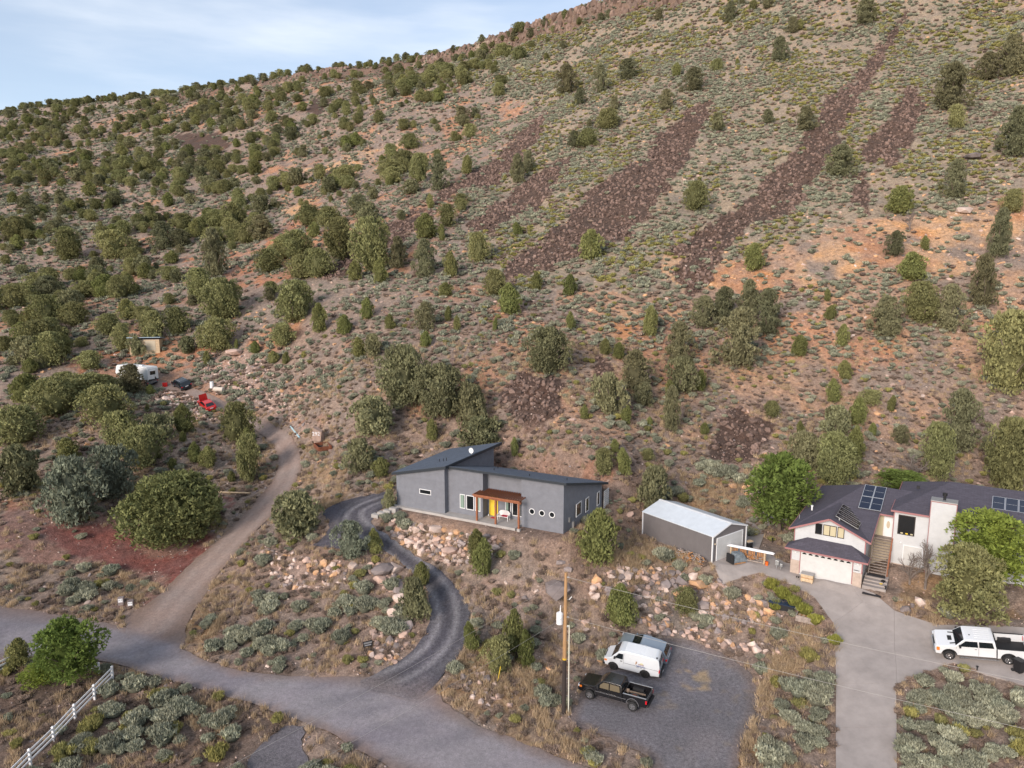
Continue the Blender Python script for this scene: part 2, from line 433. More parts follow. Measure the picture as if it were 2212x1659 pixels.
PALE = [[(430,770),(560,760),(580,830),(640,900),(700,960),(640,950),(560,870),(470,850),(430,820)],
        [(560,1190),(640,1185),(720,1215),(740,1260),(640,1265),(570,1230)],
        [(1000,1260),(1100,1230),(1180,1270),(1100,1330),(1010,1310)]]
TAN = [[(405,1400),(410,1330),(450,1260),(500,1240),(470,1330),(450,1430)],[(645,1030),(745,1020),(770,1060),(680,1100),(640,1080)],
       [(950,1430),(1050,1400),(1220,1430),(1200,1600),(1330,1600),(1250,1640),(1100,1590),(960,1520)],
       [(1560,1659),(1600,1590),(1640,1520),(1680,1380),(1760,1330),(1790,1400),(1700,1480),(1650,1659)],
       [(1280,1160),(1400,1170),(1540,1230),(1560,1290),(1400,1250),(1300,1240)],
       [(1990,1200),(2080,1290),(2200,1350),(2000,1340),(1920,1290)],
       [(1450,1020),(1600,1040),(1600,1130),(1540,1140),(1470,1080)],
       [(230,1230),(420,1260),(280,1300),(120,1290)]]
SAGY = [[(1280,0),(2212,0),(2212,420),(1850,480),(1600,560),(1450,640),(1100,620),(1000,420),(1150,230),(900,130),(1150,60)]]
def zone_fields(x, y, z, jit=1.0):
    u, v = project(x, y, z)
    dep = np.maximum(np.hypot(x, y), 30)
    s = FPX / dep        # picture units per metre
    ju = (fbm(x / 3.5, y / 3.5, 101, 4) - .5) * 2; jv = (fbm(x / 3.5, y / 3.5, 131, 4) - .5) * 2
    uu = u + ju * s * 2.2 * jit + ju * 6; vv = v + jv * s * 1.4 * jit + jv * 4
    f = {}
    for nm, polys in dict(talus=TALUS, orange=ORANGE, red=REDSOIL, cinder=CINDER, bare=BAREDIRT, pale=PALE, tan=TAN, sagy=SAGY).items():
        m = np.zeros(u.shape, bool)
        for p in polys: m |= inpoly(uu, vv, p)
        f[nm] = m.astype(float)
    return u, v, f
gu, gv, ZF = zone_fields(gx, gy, gz)
base = np.empty((len(gx), 3))
n_a = fbm(gx / 14, gy / 14, 201, 5)[:, None]; n_b = fbm(gx / 5, gy / 5, 221, 4)[:, None]
SOIL = np.array([.285, .198, .158]); SOILP = np.array([.42, .265, .18]); GREY = np.array([.275, .225, .185]); HILLGREY = np.array([.32, .26, .19])
base[:] = SOIL * (1 - n_a) + GREY * n_a
put_r = sstep(.56, .66, fbm(gx / 11 + 7, gy / 11, 241, 4))
warm = ((gv < 950) & (gu > 1200)).astype(float)[:, None] * (1 - ZF['sagy'][:, None]) * sstep(.35, .6, n_b)
base = base * (1 - warm) + SOILP * warm
base = np.where(ZF['sagy'][:, None] > 0, base * .35 + HILLGREY * .65, base)
def put(mask, col, f=.85):
    global base
    m = mask[:, None] * f
    base = base * (1 - m) + np.array(col) * m
put(ZF['red'] * sstep(.3, .5, n_b[:, 0]), (.38, .18, .11), .8)
put(ZF['orange'] * sstep(.46, .56, n_a[:, 0] * .5 + n_b[:, 0] * .5), (.52, .32, .19), .85)
put(put_r * (gv < 900) * (gv > 150) * (1 - ZF['sagy']), (.43, .22, .13), .7)
put(ZF['pale'], (.37, .26, .21), .8)
put(ZF['tan'] * sstep(.3, .5, n_b[:, 0]), (.33, .215, .125), .75)
put(ZF['bare'], (.27, .155, .125), .85)
put(ZF['cinder'] * sstep(.25, .4, n_b[:, 0]), (.215, .082, .070), .85)
put(ZF['talus'], (.085, .056, .046), .93)
put(((gz > 138) & (gz < 153) & (gx > -230)) * sstep(.42, .5, fbm(gx / 20, gy / 20, 91, 3)), (.15, .10, .08), .8)
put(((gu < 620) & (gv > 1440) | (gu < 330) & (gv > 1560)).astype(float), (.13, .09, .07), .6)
put(rect_w(gx, gy, HA, HU, HW, -1, 24, -1.5, 17, 2.5), (.27, .17, .125), .5)
zone = np.ones((len(gx), 4)); zone[:, :3] = np.clip(base, .01, .9)

def grid_mesh(name, nx, ny, P, cols=None):
    me = bpy.data.meshes.new(name)
    idx = np.arange(nx * ny).reshape(ny, nx)
    q = np.stack([idx[:-1, :-1], idx[:-1, 1:], idx[1:, 1:], idx[1:, :-1]], -1).reshape(-1, 4)
    me.vertices.add(len(P)); me.vertices.foreach_set('co', np.asarray(P, np.float32).ravel())
    me.loops.add(q.size); me.loops.foreach_set('vertex_index', q.ravel().astype(np.int32))
    me.polygons.add(len(q)); me.polygons.foreach_set('loop_start', (np.arange(len(q)) * 4).astype(np.int32))
    me.update(calc_edges=True)
    if cols is not None:
        a = me.color_attributes.new('zone', 'FLOAT_COLOR', 'POINT'); a.data.foreach_set('color', cols.astype(np.float32).ravel())
    me.polygons.foreach_set('use_smooth', np.ones(len(q), bool))
    return me
M_GROUND = ground_material('desert_soil', .55, .8, 1.6, 6.0)
terr = link('hillside_ground', grid_mesh('hillside_ground', len(XS), len(YS), np.stack([gx, gy, gz], -1), zone), None, M_GROUND)
tag(terr, 'dry reddish brown hillside and valley floor below a flat rim', kind='structure')

# ------------------------------------------------------------------ road surfaces
def sheet(name, outline, step, lift, mat, colfn, thick=0.0, jitter=0.12, seed=1):
    rnd = np.random.RandomState(seed)
    P = []
    n = len(outline)
    for i in range(n):
        a = np.array(outline[i]); b = np.array(outline[(i + 1) % n])
        L = np.hypot(*(b - a)); k = max(1, int(L / (step * 1.0)))
        for t in range(k):
            p = a + (b - a) * t / k
            P.append(p + (rnd.rand(2) - .5) * 2 * jitter)
    P = np.array(P)
    x0, y0 = P.min(0); x1, y1 = P.max(0)
    X, Y = np.meshgrid(np.arange(x0, x1, step), np.arange(y0, y1, step)); X = X.ravel(); Y = Y.ravel()
    X = X + (rnd.rand(len(X)) - .5) * step * .3; Y = Y + (rnd.rand(len(Y)) - .5) * step * .3
    ins = inpoly(X, Y, [tuple(p) for p in P]) & (polydist(X, Y, P, True) > step * .45)
    pts = [Vector(p) for p in P] + [Vector((a, b)) for a, b in zip(X[ins], Y[ins])]
    nb = len(P)
    vs, es, fs, *_ = delaunay_2d_cdt(pts, [], [list(range(nb))], 1, 1e-4)
    V = np.array([(v.x, v.y) for v in vs])
    z = lerp_grid(ZROAD, V[:, 0], V[:, 1]) + lift
    me = bpy.data.meshes.new(name)
    me.from_pydata(np.column_stack([V, z]).tolist(), [], fs)
    if colfn is not None:
        c = np.ones((len(V), 4)); c[:, :3] = colfn(V[:, 0], V[:, 1], z)
        a = me.color_attributes.new('zone', 'FLOAT_COLOR', 'POINT'); a.data.foreach_set('color', c.astype(np.float32).ravel())
    me.polygons.foreach_set('use_smooth', np.ones(len(me.polygons), bool))
    me.update()
    return link(name, me, None, mat)
def col_mix(x, y, layers, base):
    c = np.tile(np.array(base, float), (len(x), 1))
    for m, col in layers: c = c * (1 - m[:, None]) + np.array(col) * m[:, None]
    return c
M_GRAVEL = ground_material('gravel', .22, .35, 3.0, 11.0)
M_CIND = ground_material('cinder_gravel', .42, .6, 4.0, 12.0)
road_line = smooth(lay([(-60,1365),(150,1378),(300,1405),(500,1475),(700,1515),(850,1560),(1000,1625),(1200,1720)]), 2, False)
def road_col(x, y, z):
    d = polydist(x, y, road_line); n = fbm(x / 3, y / 3, 301, 4); s = fbm((x + y * .4) / 9, (y - x * .4) / 1.2, 311, 3)
    return col_mix(x, y, [(sstep(.35, .65, s) * .75, (.275, .25, .262)), (sstep(.62, .8, fbm(x / 6, y / 6, 313, 4)) * .6, (.16, .15, .165)), (sstep(2.2, 3.8, d + n) * .7, (.19, .15, .142)), (sstep(.6, .75, n) * .3, (.25, .21, .20))], (.205, .188, .205))
def into_road(x, y, c):
    w = np.where(inpoly(x, y, roads_w['ROAD']), 1.0, -1.0) * polydist(x, y, roads_w['ROAD'], True)
    k = sstep(-1.6, 1.4, w + 1.6 * (fbm(x / 1.5, y / 1.5, 361, 3) - .5))[:, None]
    return c * (1 - k) + road_col(x, y, 0 * x) * k
def edge_soil(x, y, c, outline, wd=.5):
    k = (1 - sstep(0, wd, polydist(x, y, outline, True) - .35 * fbm(x / 1.2, y / 1.2, 371, 3)))[:, None] * .6
    return c * (1 - k) + np.array((.21, .15, .12)) * k
LIFT = {'ROAD': .0, 'DIRT': .012, 'LOOP': .022, 'LOT': .012, 'PULL': .01}
tag(sheet('gravel_road', roads_w['ROAD'], .7, LIFT['ROAD'], M_GRAVEL, lambda x, y, z: edge_soil(x, y, road_col(x, y, z), roads_w['ROAD'], .8)), 'wide bluish grey gravel road crossing the foreground', kind='structure')
dirt_line = smooth(lay([(330,1360),(400,1270),(480,1190),(560,1110),(610,1050),(628,1000),(610,950),(560,910),(500,880),(420,850),(350,828)]), 2, False)
def dirt_col(x, y, z):
    d = polydist(x, y, dirt_line); n = fbm(x / 2, y / 2, 321, 4)
    return col_mix(x, y, [(np.exp(-((d - .85) / .35) ** 2) * .6, (.345, .27, .235)), (sstep(1.6, 2.6, d + n * .8) * .6, (.21, .15, .12))], (.27, .205, .178))
tag(sheet('dirt_road', roads_w['DIRT'], .6, LIFT['DIRT'], M_GRAVEL, lambda x, y, z: into_road(x, y, edge_soil(x, y, dirt_col(x, y, z), roads_w['DIRT']))), 'pale dirt track climbing past the red car to the trailer', kind='structure')
loop_line = smooth(lay([(700,1490),(800,1478),(880,1450),(940,1405),(968,1350),(965,1300),(940,1258),(890,1215),(840,1180),(790,1150),(760,1125),(770,1100),(820,1080),(850,1072)]), 2, False)
def loop_col(x, y, z):
    d = polydist(x, y, loop_line); n = fbm(x / 2, y / 2, 331, 4)
    tr = np.exp(-((d - .85) / .34) ** 2)
    tr2 = np.exp(-((d - 1.9) / .25) ** 2) * .35
    return col_mix(x, y, [(np.clip(tr * .9 + tr2, 0, 1) * (.75 + .5 * (n - .5)), (.30, .285, .30)), (sstep(.62, .8, n) * .4, (.16, .135, .13))], (.088, .083, .097))
tag(sheet('cinder_driveway', roads_w['LOOP'], .4, LIFT['LOOP'], M_CIND, lambda x, y, z: into_road(x, y, loop_col(x, y, z))), 'dark cinder driveway with two pale wheel tracks curving up to the grey house', kind='structure')
def lot_col(x, y, z):
    n = fbm(x / 2.5, y / 2.5, 341, 4); n2 = fbm(x / .45, y / .45, 351, 3) * .5 + .5 * fbm(x / 2, y / 2, 353, 3); u, v = project(x, y, z)
    g = inpoly(u, v, [(1450,1440),(1520,1450),(1560,1490),(1500,1500),(1460,1470)]) * sstep(.50, .56, n2)
    t = np.exp(-((u - 1530 + (v - 1600) * .3) / 45) ** 2) * sstep(1540, 1620, v) * sstep(.35, .6, n)
    return col_mix(x, y, [(sstep(.55, .75, n) * .35, (.15, .135, .14)), (t * .55, (.24, .21, .205)), (g * .8, (.40, .30, .19)), (sstep(.64, .70, n2) * .35, (.27, .21, .14))], (.195, .182, .195))
tag(sheet('parking_yard', roads_w['LOT'], .45, LIFT['LOT'], M_CIND, lambda x, y, z: into_road(x, y, edge_soil(x, y, lot_col(x, y, z), roads_w['LOT'], .9))), 'dark cinder parking yard under the van and the black pickup', kind='structure')
tag(sheet('cinder_pullout', roads_w['PULL'], .5, LIFT['PULL'], M_CIND, lambda x, y, z: col_mix(x, y, [], (.165, .152, .165))), 'dark cinder patch at the lower edge of the road', kind='structure')
# ------------------------------------------------------------------ plants and stones: shapes
def rvec(r, n):
    v = r.normal(size=(n, 3)); return v / np.linalg.norm(v, axis=1, keepdims=True)
def soup(name, tris, var, extra=None):
    """tris (n,3,3) loose leaf faces with a brightness value each; extra = (verts, faces, value) of a closed inner body"""
    n = len(tris)
    V = tris.reshape(-1, 3); F = np.arange(3 * n).reshape(-1, 3); val = np.repeat(var, 3)
    if extra is not None:
        ev, ef, x = extra
        F = np.vstack([F, ef + len(V)]); V = np.vstack([V, ev]); val = np.concatenate([val, np.full(len(ev), x)])
    me = bpy.data.meshes.new(name)
    me.vertices.add(len(V)); me.vertices.foreach_set('co', V.astype(np.float32).ravel())
    me.loops.add(F.size); me.loops.foreach_set('vertex_index', F.ravel().astype(np.int32))
    me.polygons.add(len(F)); me.polygons.foreach_set('loop_start', (np.arange(len(F)) * 3).astype(np.int32))
    me.update(calc_edges=True)
    a = me.attributes.new('var', 'FLOAT', 'POINT'); a.data.foreach_set('value', val.astype(np.float32))
    return me
def ico(sub):
    bm = bmesh.new(); bmesh.ops.create_icosphere(bm, subdivisions=sub, radius=1.0)
    v = np.array([q.co[:] for q in bm.verts]); f = np.array([[q.index for q in t.verts] for t in bm.faces]); bm.free()
    return v, f
ICO2 = ico(2); ICO3 = ico(3)
def profile_r(kind, t):
    """crown radius (max 0.5) at height fraction t"""
    if kind == 'cone': return .5 * np.sqrt(np.clip(np.sin(np.pi * (t * .80 + .14)) ** 1.0 * (1 - .45 * t), 0, 1)) * np.clip((1 - t) * 3.0, 0, 1) ** .6
    if kind == 'round': return .5 * np.sqrt(np.clip(1 - (2 * t * .93 - .86) ** 2, 0, 1))
    if kind == 'pinyon': return .5 * np.clip(np.sin(np.pi * (t * .82 + .17)), 0, 1) ** .65 * (1 - .22 * t)
    if kind == 'leafy': return .5 * np.sqrt(np.clip(1 - (2 * t - 1.0) ** 2, 0, 1)) * (1.04 - .15 * t)
    return .5 * (1 - t)
def crown(name, seed, kind, nlobe=46, nleaf=85, leaf=.05, lobe_r=(.13, .24), up=.7, core=.60, width=1.0, base=0.03, wild=1.0):
    r = np.random.RandomState(seed)
    T = []; VV = []
    ang0 = r.rand() * 7
    ecc = (r.rand(2) - .5) * .20 * wild; gapa = r.rand() * 6.28
    for i in range(nlobe):
        t = base + (1 - base) * ((i + r.rand() * .8) / nlobe) ** .92
        a = i * 2.39996 + ang0 + r.rand() * .6
        R = profile_r(kind, np.array(t)) * (0.50 + .12 * (1 - wild) + (.56 - .12 * (1 - wild)) * r.rand() ** (1 - .4 * (1 - wild))) * (1 + .25 * wild * math.sin(3 * a + 5 * t + gapa) * (kind != 'cone')) * (1 + .22 * wild * math.sin(a * 2 + seed) * (kind != 'cone'))
        lr = lobe_r[0] + (lobe_r[1] - lobe_r[0]) * r.rand() * (1 - .4 * t)
        lr = min(lr, max(.07, float(profile_r(kind, np.array(t))) * .9 + .02))
        c = np.array([math.cos(a) * max(R - lr * .6, 0), math.sin(a) * max(R - lr * .6, 0), min(t, 1 - lr * .9) if t > .5 else max(t, lr * .65)])
        c[:2] += ecc * (1 - t)
        if kind != 'cone' and r.rand() < .10 * wild: continue
        d = rvec(r, nleaf)
        d[:, 2] = np.where(d[:, 2] < -.45, -d[:, 2], d[:, 2])
        p = c + d * lr * np.array([1, 1, 1.18 if kind != 'pinyon' else .8]) * (.78 + .30 * r.rand(nleaf, 1))
        p[:, 2] = np.clip(p[:, 2], 0.01, 1.02)
        g = d * (1 - up) + np.array([0, 0, up]) + .45 * r.normal(size=(nleaf, 3)); g /= np.linalg.norm(g, axis=1, keepdims=True)
        s = np.cross(g, rvec(r, nleaf)); s /= np.linalg.norm(s, axis=1, keepdims=True) + 1e-9
        L = leaf * (.6 + .8 * r.rand(nleaf, 1))
        T.append(np.stack([p - s * L * .42, p + s * L * .42, p + g * L * 1.25], 1))
        lv = .78 + .44 * r.rand()
        VV.append(lv * (.7 + .6 * r.rand(nleaf)))
    tr = np.concatenate(T); va = np.concatenate(VV)
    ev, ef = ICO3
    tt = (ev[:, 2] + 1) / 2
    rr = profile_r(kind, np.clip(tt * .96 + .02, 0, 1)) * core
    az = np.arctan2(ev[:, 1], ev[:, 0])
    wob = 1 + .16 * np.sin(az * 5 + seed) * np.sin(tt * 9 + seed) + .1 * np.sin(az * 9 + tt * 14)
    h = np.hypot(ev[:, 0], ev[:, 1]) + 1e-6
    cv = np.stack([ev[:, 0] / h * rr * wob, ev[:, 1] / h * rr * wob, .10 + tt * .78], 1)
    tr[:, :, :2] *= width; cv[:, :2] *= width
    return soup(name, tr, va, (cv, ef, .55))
def tube_rings(pts, rads, sides=7):
    V = []; F = []
    pts = [np.array(p, float) for p in pts]
    for i, (p, r_) in enumerate(zip(pts, rads)):
        d = pts[min(i + 1, len(pts) - 1)] - pts[max(i - 1, 0)]; d /= np.linalg.norm(d) + 1e-9
        a = np.cross(d, [0.3, 1, .2]); a /= np.linalg.norm(a) + 1e-9; b = np.cross(d, a)
        for k in range(sides):
            t = 2 * math.pi * k / sides
            V.append(p + (a * math.cos(t) + b * math.sin(t)) * r_)
    for i in range(len(pts) - 1):
        for k in range(sides):
            F.append((i * sides + k, i * sides + (k + 1) % sides, (i + 1) * sides + (k + 1) % sides, (i + 1) * sides + k))
    F.append(tuple(range(sides))[::-1]); F.append(tuple((len(pts) - 1) * sides + k for k in range(sides)))
    return V, F
def join_vf(parts):
    V = []; F = []
    for v, f in parts:
        o = len(V); V += [tuple(p) for p in v]; F += [tuple(i + o for i in q) for q in f]
    return V, F
def mesh_vf(name, V, F, smooth_=False):
    me = bpy.data.meshes.new(name); me.from_pydata([tuple(map(float, p)) for p in V], [], [tuple(int(i) for i in f) for f in F])
    if smooth_: me.polygons.foreach_set('use_smooth', np.ones(len(me.polygons), bool))
    me.update(); return me
def trunk_mesh(name, seed, h=.55, r0=.045, limbs=5):
    r = np.random.RandomState(seed)
    parts = [tube_rings([(0, 0, -.06), (.01, 0, .1), (.02 * r.randn(), .02 * r.randn(), h * .6), (.03 * r.randn(), .03 * r.randn(), h)], [r0 * 1.35, r0, r0 * .7, r0 * .3])]
    for i in range(limbs):
        a = r.rand() * 7; z = h * (.25 + .6 * r.rand()); L = .25 + .15 * r.rand()
        parts.append(tube_rings([(0, 0, z), (math.cos(a) * L * .5, math.sin(a) * L * .5, z + .10), (math.cos(a) * L, math.sin(a) * L, z + .26)], [r0 * .55, r0 * .38, r0 * .12], 5))
    return mesh_vf(name, *join_vf(parts), True)
def bare_mesh(name, seed, depth=5, spread=.55):
    r = np.random.RandomState(seed); parts = []
    def grow(p, d, L, rad, k):
        q = p + d * L
        parts.append(tube_rings([p, (p + q) / 2 + r.normal(size=3) * L * .04, q], [rad, rad * .85, rad * .66], 4 if k > 1 else 6))
        if k >= depth: return
        for _ in range(3 if k > 0 else 4):
            nd = d + r.normal(size=3) * spread; nd[2] = abs(nd[2]) * .8 + .12; nd /= np.linalg.norm(nd)
            grow(p + (q - p) * (.45 + .55 * r.rand()), nd, L * (.62 + .15 * r.rand()), rad * .58, k + 1)
    grow(np.array([0, 0, -.05]), np.array([0, 0, 1.0]), .36, .040, 0)
    V, F = join_vf(parts)
    return mesh_vf(name, V, F)
def bush(name, seed, heads=16, blades=42, bl=.16, flat=1.0, up=.75, wid=.22, core=True):
    """low shrub: blades rising from many rounded heads; about 1 wide, 0.8 tall"""
    r = np.random.RandomState(seed); T = []; VV = []
    for i in range(heads):
        a = i * 2.4 + r.rand(); R = .40 * math.sqrt((i + .3) / heads); z = (.52 - .75 * R ** 1.5 + .06 * r.randn()) * flat
        c = np.array([math.cos(a) * R, math.sin(a) * R, max(z * .6, .04)])
        hr = .10 + .07 * r.rand()
        d = rvec(r, blades); d[:, 2] = np.abs(d[:, 2])
        p = c + d * np.array([hr, hr, hr * .9])
        g = d * (1 - up) + np.array([0, 0, up]) + .35 * r.normal(size=(blades, 3)); g /= np.linalg.norm(g, axis=1, keepdims=True)
        s = np.cross(g, rvec(r, blades)); s /= np.linalg.norm(s, axis=1, keepdims=True) + 1e-9
        L = bl * (.6 + .8 * r.rand(blades, 1))
        T.append(np.stack([p - s * L * wid, p + s * L * wid, p + g * L], 1))
        VV.append((.75 + .5 * r.rand()) * (.72 + .56 * r.rand(blades)))
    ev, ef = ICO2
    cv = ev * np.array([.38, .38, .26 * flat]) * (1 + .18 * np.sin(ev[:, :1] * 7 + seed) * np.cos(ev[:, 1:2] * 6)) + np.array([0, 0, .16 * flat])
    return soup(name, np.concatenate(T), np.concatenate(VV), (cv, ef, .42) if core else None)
def tuft(name, seed, n=60, h=.5, spread=.35, wid=.02):
    r = np.random.RandomState(seed)
    b = np.stack([r.normal(size=n) * spread * .45, r.normal(size=n) * spread * .45, np.zeros(n)], 1)
    g = np.stack([r.normal(size=n) * .35, r.normal(size=n) * .35, np.ones(n)], 1)
    s = np.stack([r.normal(size=n), r.normal(size=n), np.zeros(n)], 1); s /= np.linalg.norm(s, axis=1, keepdims=True)
    L = h * (.5 + .7 * r.rand(n, 1))
    return soup(name, np.stack([b - s * wid, b + s * wid, b + g * L], 1), .75 + .5 * r.rand(n))
def stone(name, seed, n=16, sq=(1, 1, .75)):
    r = np.random.RandomState(seed)
    p = rvec(r, n) * (.42 + .12 * r.rand(n, 1)) * np.array(sq)
    p = np.sign(p) * np.abs(p) ** .88
    bm = bmesh.new()
    for q in p: bm.verts.new(q)
    bmesh.ops.convex_hull(bm, input=bm.verts)
    loose = [v for v in bm.verts if not v.link_faces]
    bmesh.ops.delete(bm, geom=loose, context='VERTS')
    me = bpy.data.meshes.new(name); bm.to_mesh(me); bm.free(); return me

def foliage(name, c1, c2, rnd=.22, trans=.18):
    m = bpy.data.materials.new(name); m.use_nodes = True
    nt = m.node_tree; N = nt.nodes; L = nt.links; b = N['Principled BSDF']
    b.inputs['Roughness'].default_value = .85; b.inputs['Specular IOR Level'].default_value = .12
    oi = N.new('ShaderNodeObjectInfo'); at = N.new('ShaderNodeAttribute'); at.attribute_name = 'var'
    mx = N.new('ShaderNodeMix'); mx.data_type = 'RGBA'; mx.inputs['A'].default_value = (*c1, 1); mx.inputs['B'].default_value = (*c2, 1)
    L.new(oi.outputs['Random'], mx.inputs['Factor'])
    r = N.new('ShaderNodeMath'); r.operation = 'MULTIPLY'; r.inputs[1].default_value = 7.13; L.new(oi.outputs['Random'], r.inputs[0])
    fr = N.new('ShaderNodeMath'); fr.operation = 'FRACT'; L.new(r.outputs[0], fr.inputs[0])
    mr = N.new('ShaderNodeMapRange'); mr.inputs['To Min'].default_value = 1 - rnd; mr.inputs['To Max'].default_value = 1 + rnd; L.new(fr.outputs[0], mr.inputs['Value'])
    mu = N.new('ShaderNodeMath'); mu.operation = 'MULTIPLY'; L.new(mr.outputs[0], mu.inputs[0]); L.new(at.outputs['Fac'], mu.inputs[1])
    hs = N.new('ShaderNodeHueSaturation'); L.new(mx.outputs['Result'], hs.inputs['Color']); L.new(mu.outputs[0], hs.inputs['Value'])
    L.new(hs.outputs['Color'], b.inputs['Base Color'])
    tr = N.new('ShaderNodeBsdfTranslucent'); L.new(hs.outputs['Color'], tr.inputs['Color'])
    ms = N.new('ShaderNodeMixShader'); ms.inputs['Fac'].default_value = trans
    L.new(b.outputs[0], ms.inputs[1]); L.new(tr.outputs[0], ms.inputs[2]); L.new(ms.outputs[0], N['Material Output'].inputs['Surface'])
    return m
M_F = {
 'j': foliage('juniper_foliage', (.245, .235, .105), (.190, .198, .088), .28),
 'd': foliage('pinyon_foliage', (.205, .188, .105), (.155, .160, .092), .28),
 'c': foliage('young_juniper_foliage', (.175, .195, .068), (.215, .210, .085)),
 'g': foliage('pale_juniper_foliage', (.220, .210, .115), (.180, .185, .100)),
 'q': foliage('dense_juniper_foliage', (.165, .175, .072), (.175, .180, .076)),
 'b': foliage('bluish_foliage', (.215, .225, .160), (.170, .192, .140)),
 'l': foliage('leafy_green_foliage', (.150, .205, .052), (.165, .215, .058), .08, .3),
 'y': foliage('yellow_leafy_foliage', (.250, .300, .062), (.230, .285, .062), .08, .3),
 's': foliage('sagebrush_foliage', (.365, .362, .265), (.250, .262, .195), .20, .1),
 'r': foliage('rabbitbrush_foliage', (.330, .300, .105), (.250, .240, .100), .2, .1),
 't': foliage('dry_grass_blades', (.55, .415, .27), (.43, .325, .215), .2, .2),
 'k': foliage('grey_dead_brush', (.330, .250, .200), (.240, .178, .145), .25, .05),
 'm': foliage('green_weed_foliage', (.28, .29, .07), (.33, .32, .08), .2, .2),
}
M_BARK = grainy('bark', (.16, .125, .10), .95, .3, 20)
M_DEAD = grainy('dead_wood', (.20, .165, .145), .95, .2, 12)
M_R = {
 'pink': grainy('pinkish_stone', (.45, .31, .25), .9, .28, 1.6, .5, 6, (.33, .245, .21), objrand=.22),
 'pale': grainy('pale_stone', (.58, .47, .41), .9, .22, 1.6, .5, 6, (.42, .31, .26), objrand=.2),
 'orange': grainy('orange_stone', (.52, .29, .14), .9, .25, 1.6, .5, 6, (.40, .26, .18), objrand=.22),
 'grey': grainy('grey_stone', (.24, .20, .19), .9, .25, 1.6, .5, 6, (.17, .14, .135), objrand=.25),
 'dark': grainy('basalt_stone', (.165, .112, .092), .95, .3, 2.0, .5, 6, (.10, .068, .056), objrand=.6)}

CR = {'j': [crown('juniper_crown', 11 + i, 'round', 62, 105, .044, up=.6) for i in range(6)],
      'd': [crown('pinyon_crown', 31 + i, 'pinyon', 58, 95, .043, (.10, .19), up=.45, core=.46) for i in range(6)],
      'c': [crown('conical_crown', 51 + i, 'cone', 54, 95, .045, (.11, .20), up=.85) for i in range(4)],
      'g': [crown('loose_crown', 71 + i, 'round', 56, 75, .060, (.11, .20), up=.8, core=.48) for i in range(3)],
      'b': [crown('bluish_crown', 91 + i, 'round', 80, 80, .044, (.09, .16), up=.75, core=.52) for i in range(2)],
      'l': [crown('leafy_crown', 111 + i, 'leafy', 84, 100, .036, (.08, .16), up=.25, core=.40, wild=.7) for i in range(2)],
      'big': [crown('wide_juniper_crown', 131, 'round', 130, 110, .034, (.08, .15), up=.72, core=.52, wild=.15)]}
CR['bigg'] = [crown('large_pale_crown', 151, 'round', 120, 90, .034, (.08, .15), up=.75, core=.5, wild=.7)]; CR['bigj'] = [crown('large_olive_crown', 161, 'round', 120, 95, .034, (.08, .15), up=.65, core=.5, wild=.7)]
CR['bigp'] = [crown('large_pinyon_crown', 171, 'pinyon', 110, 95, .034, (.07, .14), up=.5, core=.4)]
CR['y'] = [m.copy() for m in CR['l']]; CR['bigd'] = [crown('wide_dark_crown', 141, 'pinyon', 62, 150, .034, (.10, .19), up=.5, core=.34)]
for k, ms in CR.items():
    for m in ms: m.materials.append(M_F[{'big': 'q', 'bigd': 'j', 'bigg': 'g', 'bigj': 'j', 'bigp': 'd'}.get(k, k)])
TR = [trunk_mesh('tree_trunk', 200 + i) for i in range(3)]
TRT = [trunk_mesh('tall_trunk', 210 + i, .7, .028, 8) for i in range(2)]
BARE = [bare_mesh('bare_branches', 221 + i) for i in range(3)]
for m in TR + TRT: m.materials.append(M_BARK)
for m in BARE: m.materials.append(M_DEAD)
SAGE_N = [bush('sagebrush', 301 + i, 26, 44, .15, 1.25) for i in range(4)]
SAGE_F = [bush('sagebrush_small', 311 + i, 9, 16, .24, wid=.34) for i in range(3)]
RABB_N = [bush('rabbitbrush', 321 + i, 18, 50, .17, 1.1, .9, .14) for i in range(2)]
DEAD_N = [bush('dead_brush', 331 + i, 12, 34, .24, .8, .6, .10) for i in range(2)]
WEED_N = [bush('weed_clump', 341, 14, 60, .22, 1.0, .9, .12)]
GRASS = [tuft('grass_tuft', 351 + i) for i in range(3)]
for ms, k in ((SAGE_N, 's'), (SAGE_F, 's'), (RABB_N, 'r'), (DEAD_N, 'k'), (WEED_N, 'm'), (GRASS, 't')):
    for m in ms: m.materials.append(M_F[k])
RABB_F = [m.copy() for m in SAGE_F[:2]]; DEAD_F = [m.copy() for m in SAGE_F[1:]]
for m in RABB_F: m.materials.clear(); m.materials.append(M_F['r'])
for m in DEAD_F: m.materials.clear(); m.materials.append(M_F['k'])
ST = {}
for k in M_R:
    L_ = []
    for i in range(6):
        m = stone('boulder', 400 + i * 7 + len(k), 18 + 2 * (i % 3), (1, .8 + .1 * (i % 3), .62 + .09 * (i % 4))); m.materials.append(M_R[k]); L_.append(m)
    ST[k] = L_

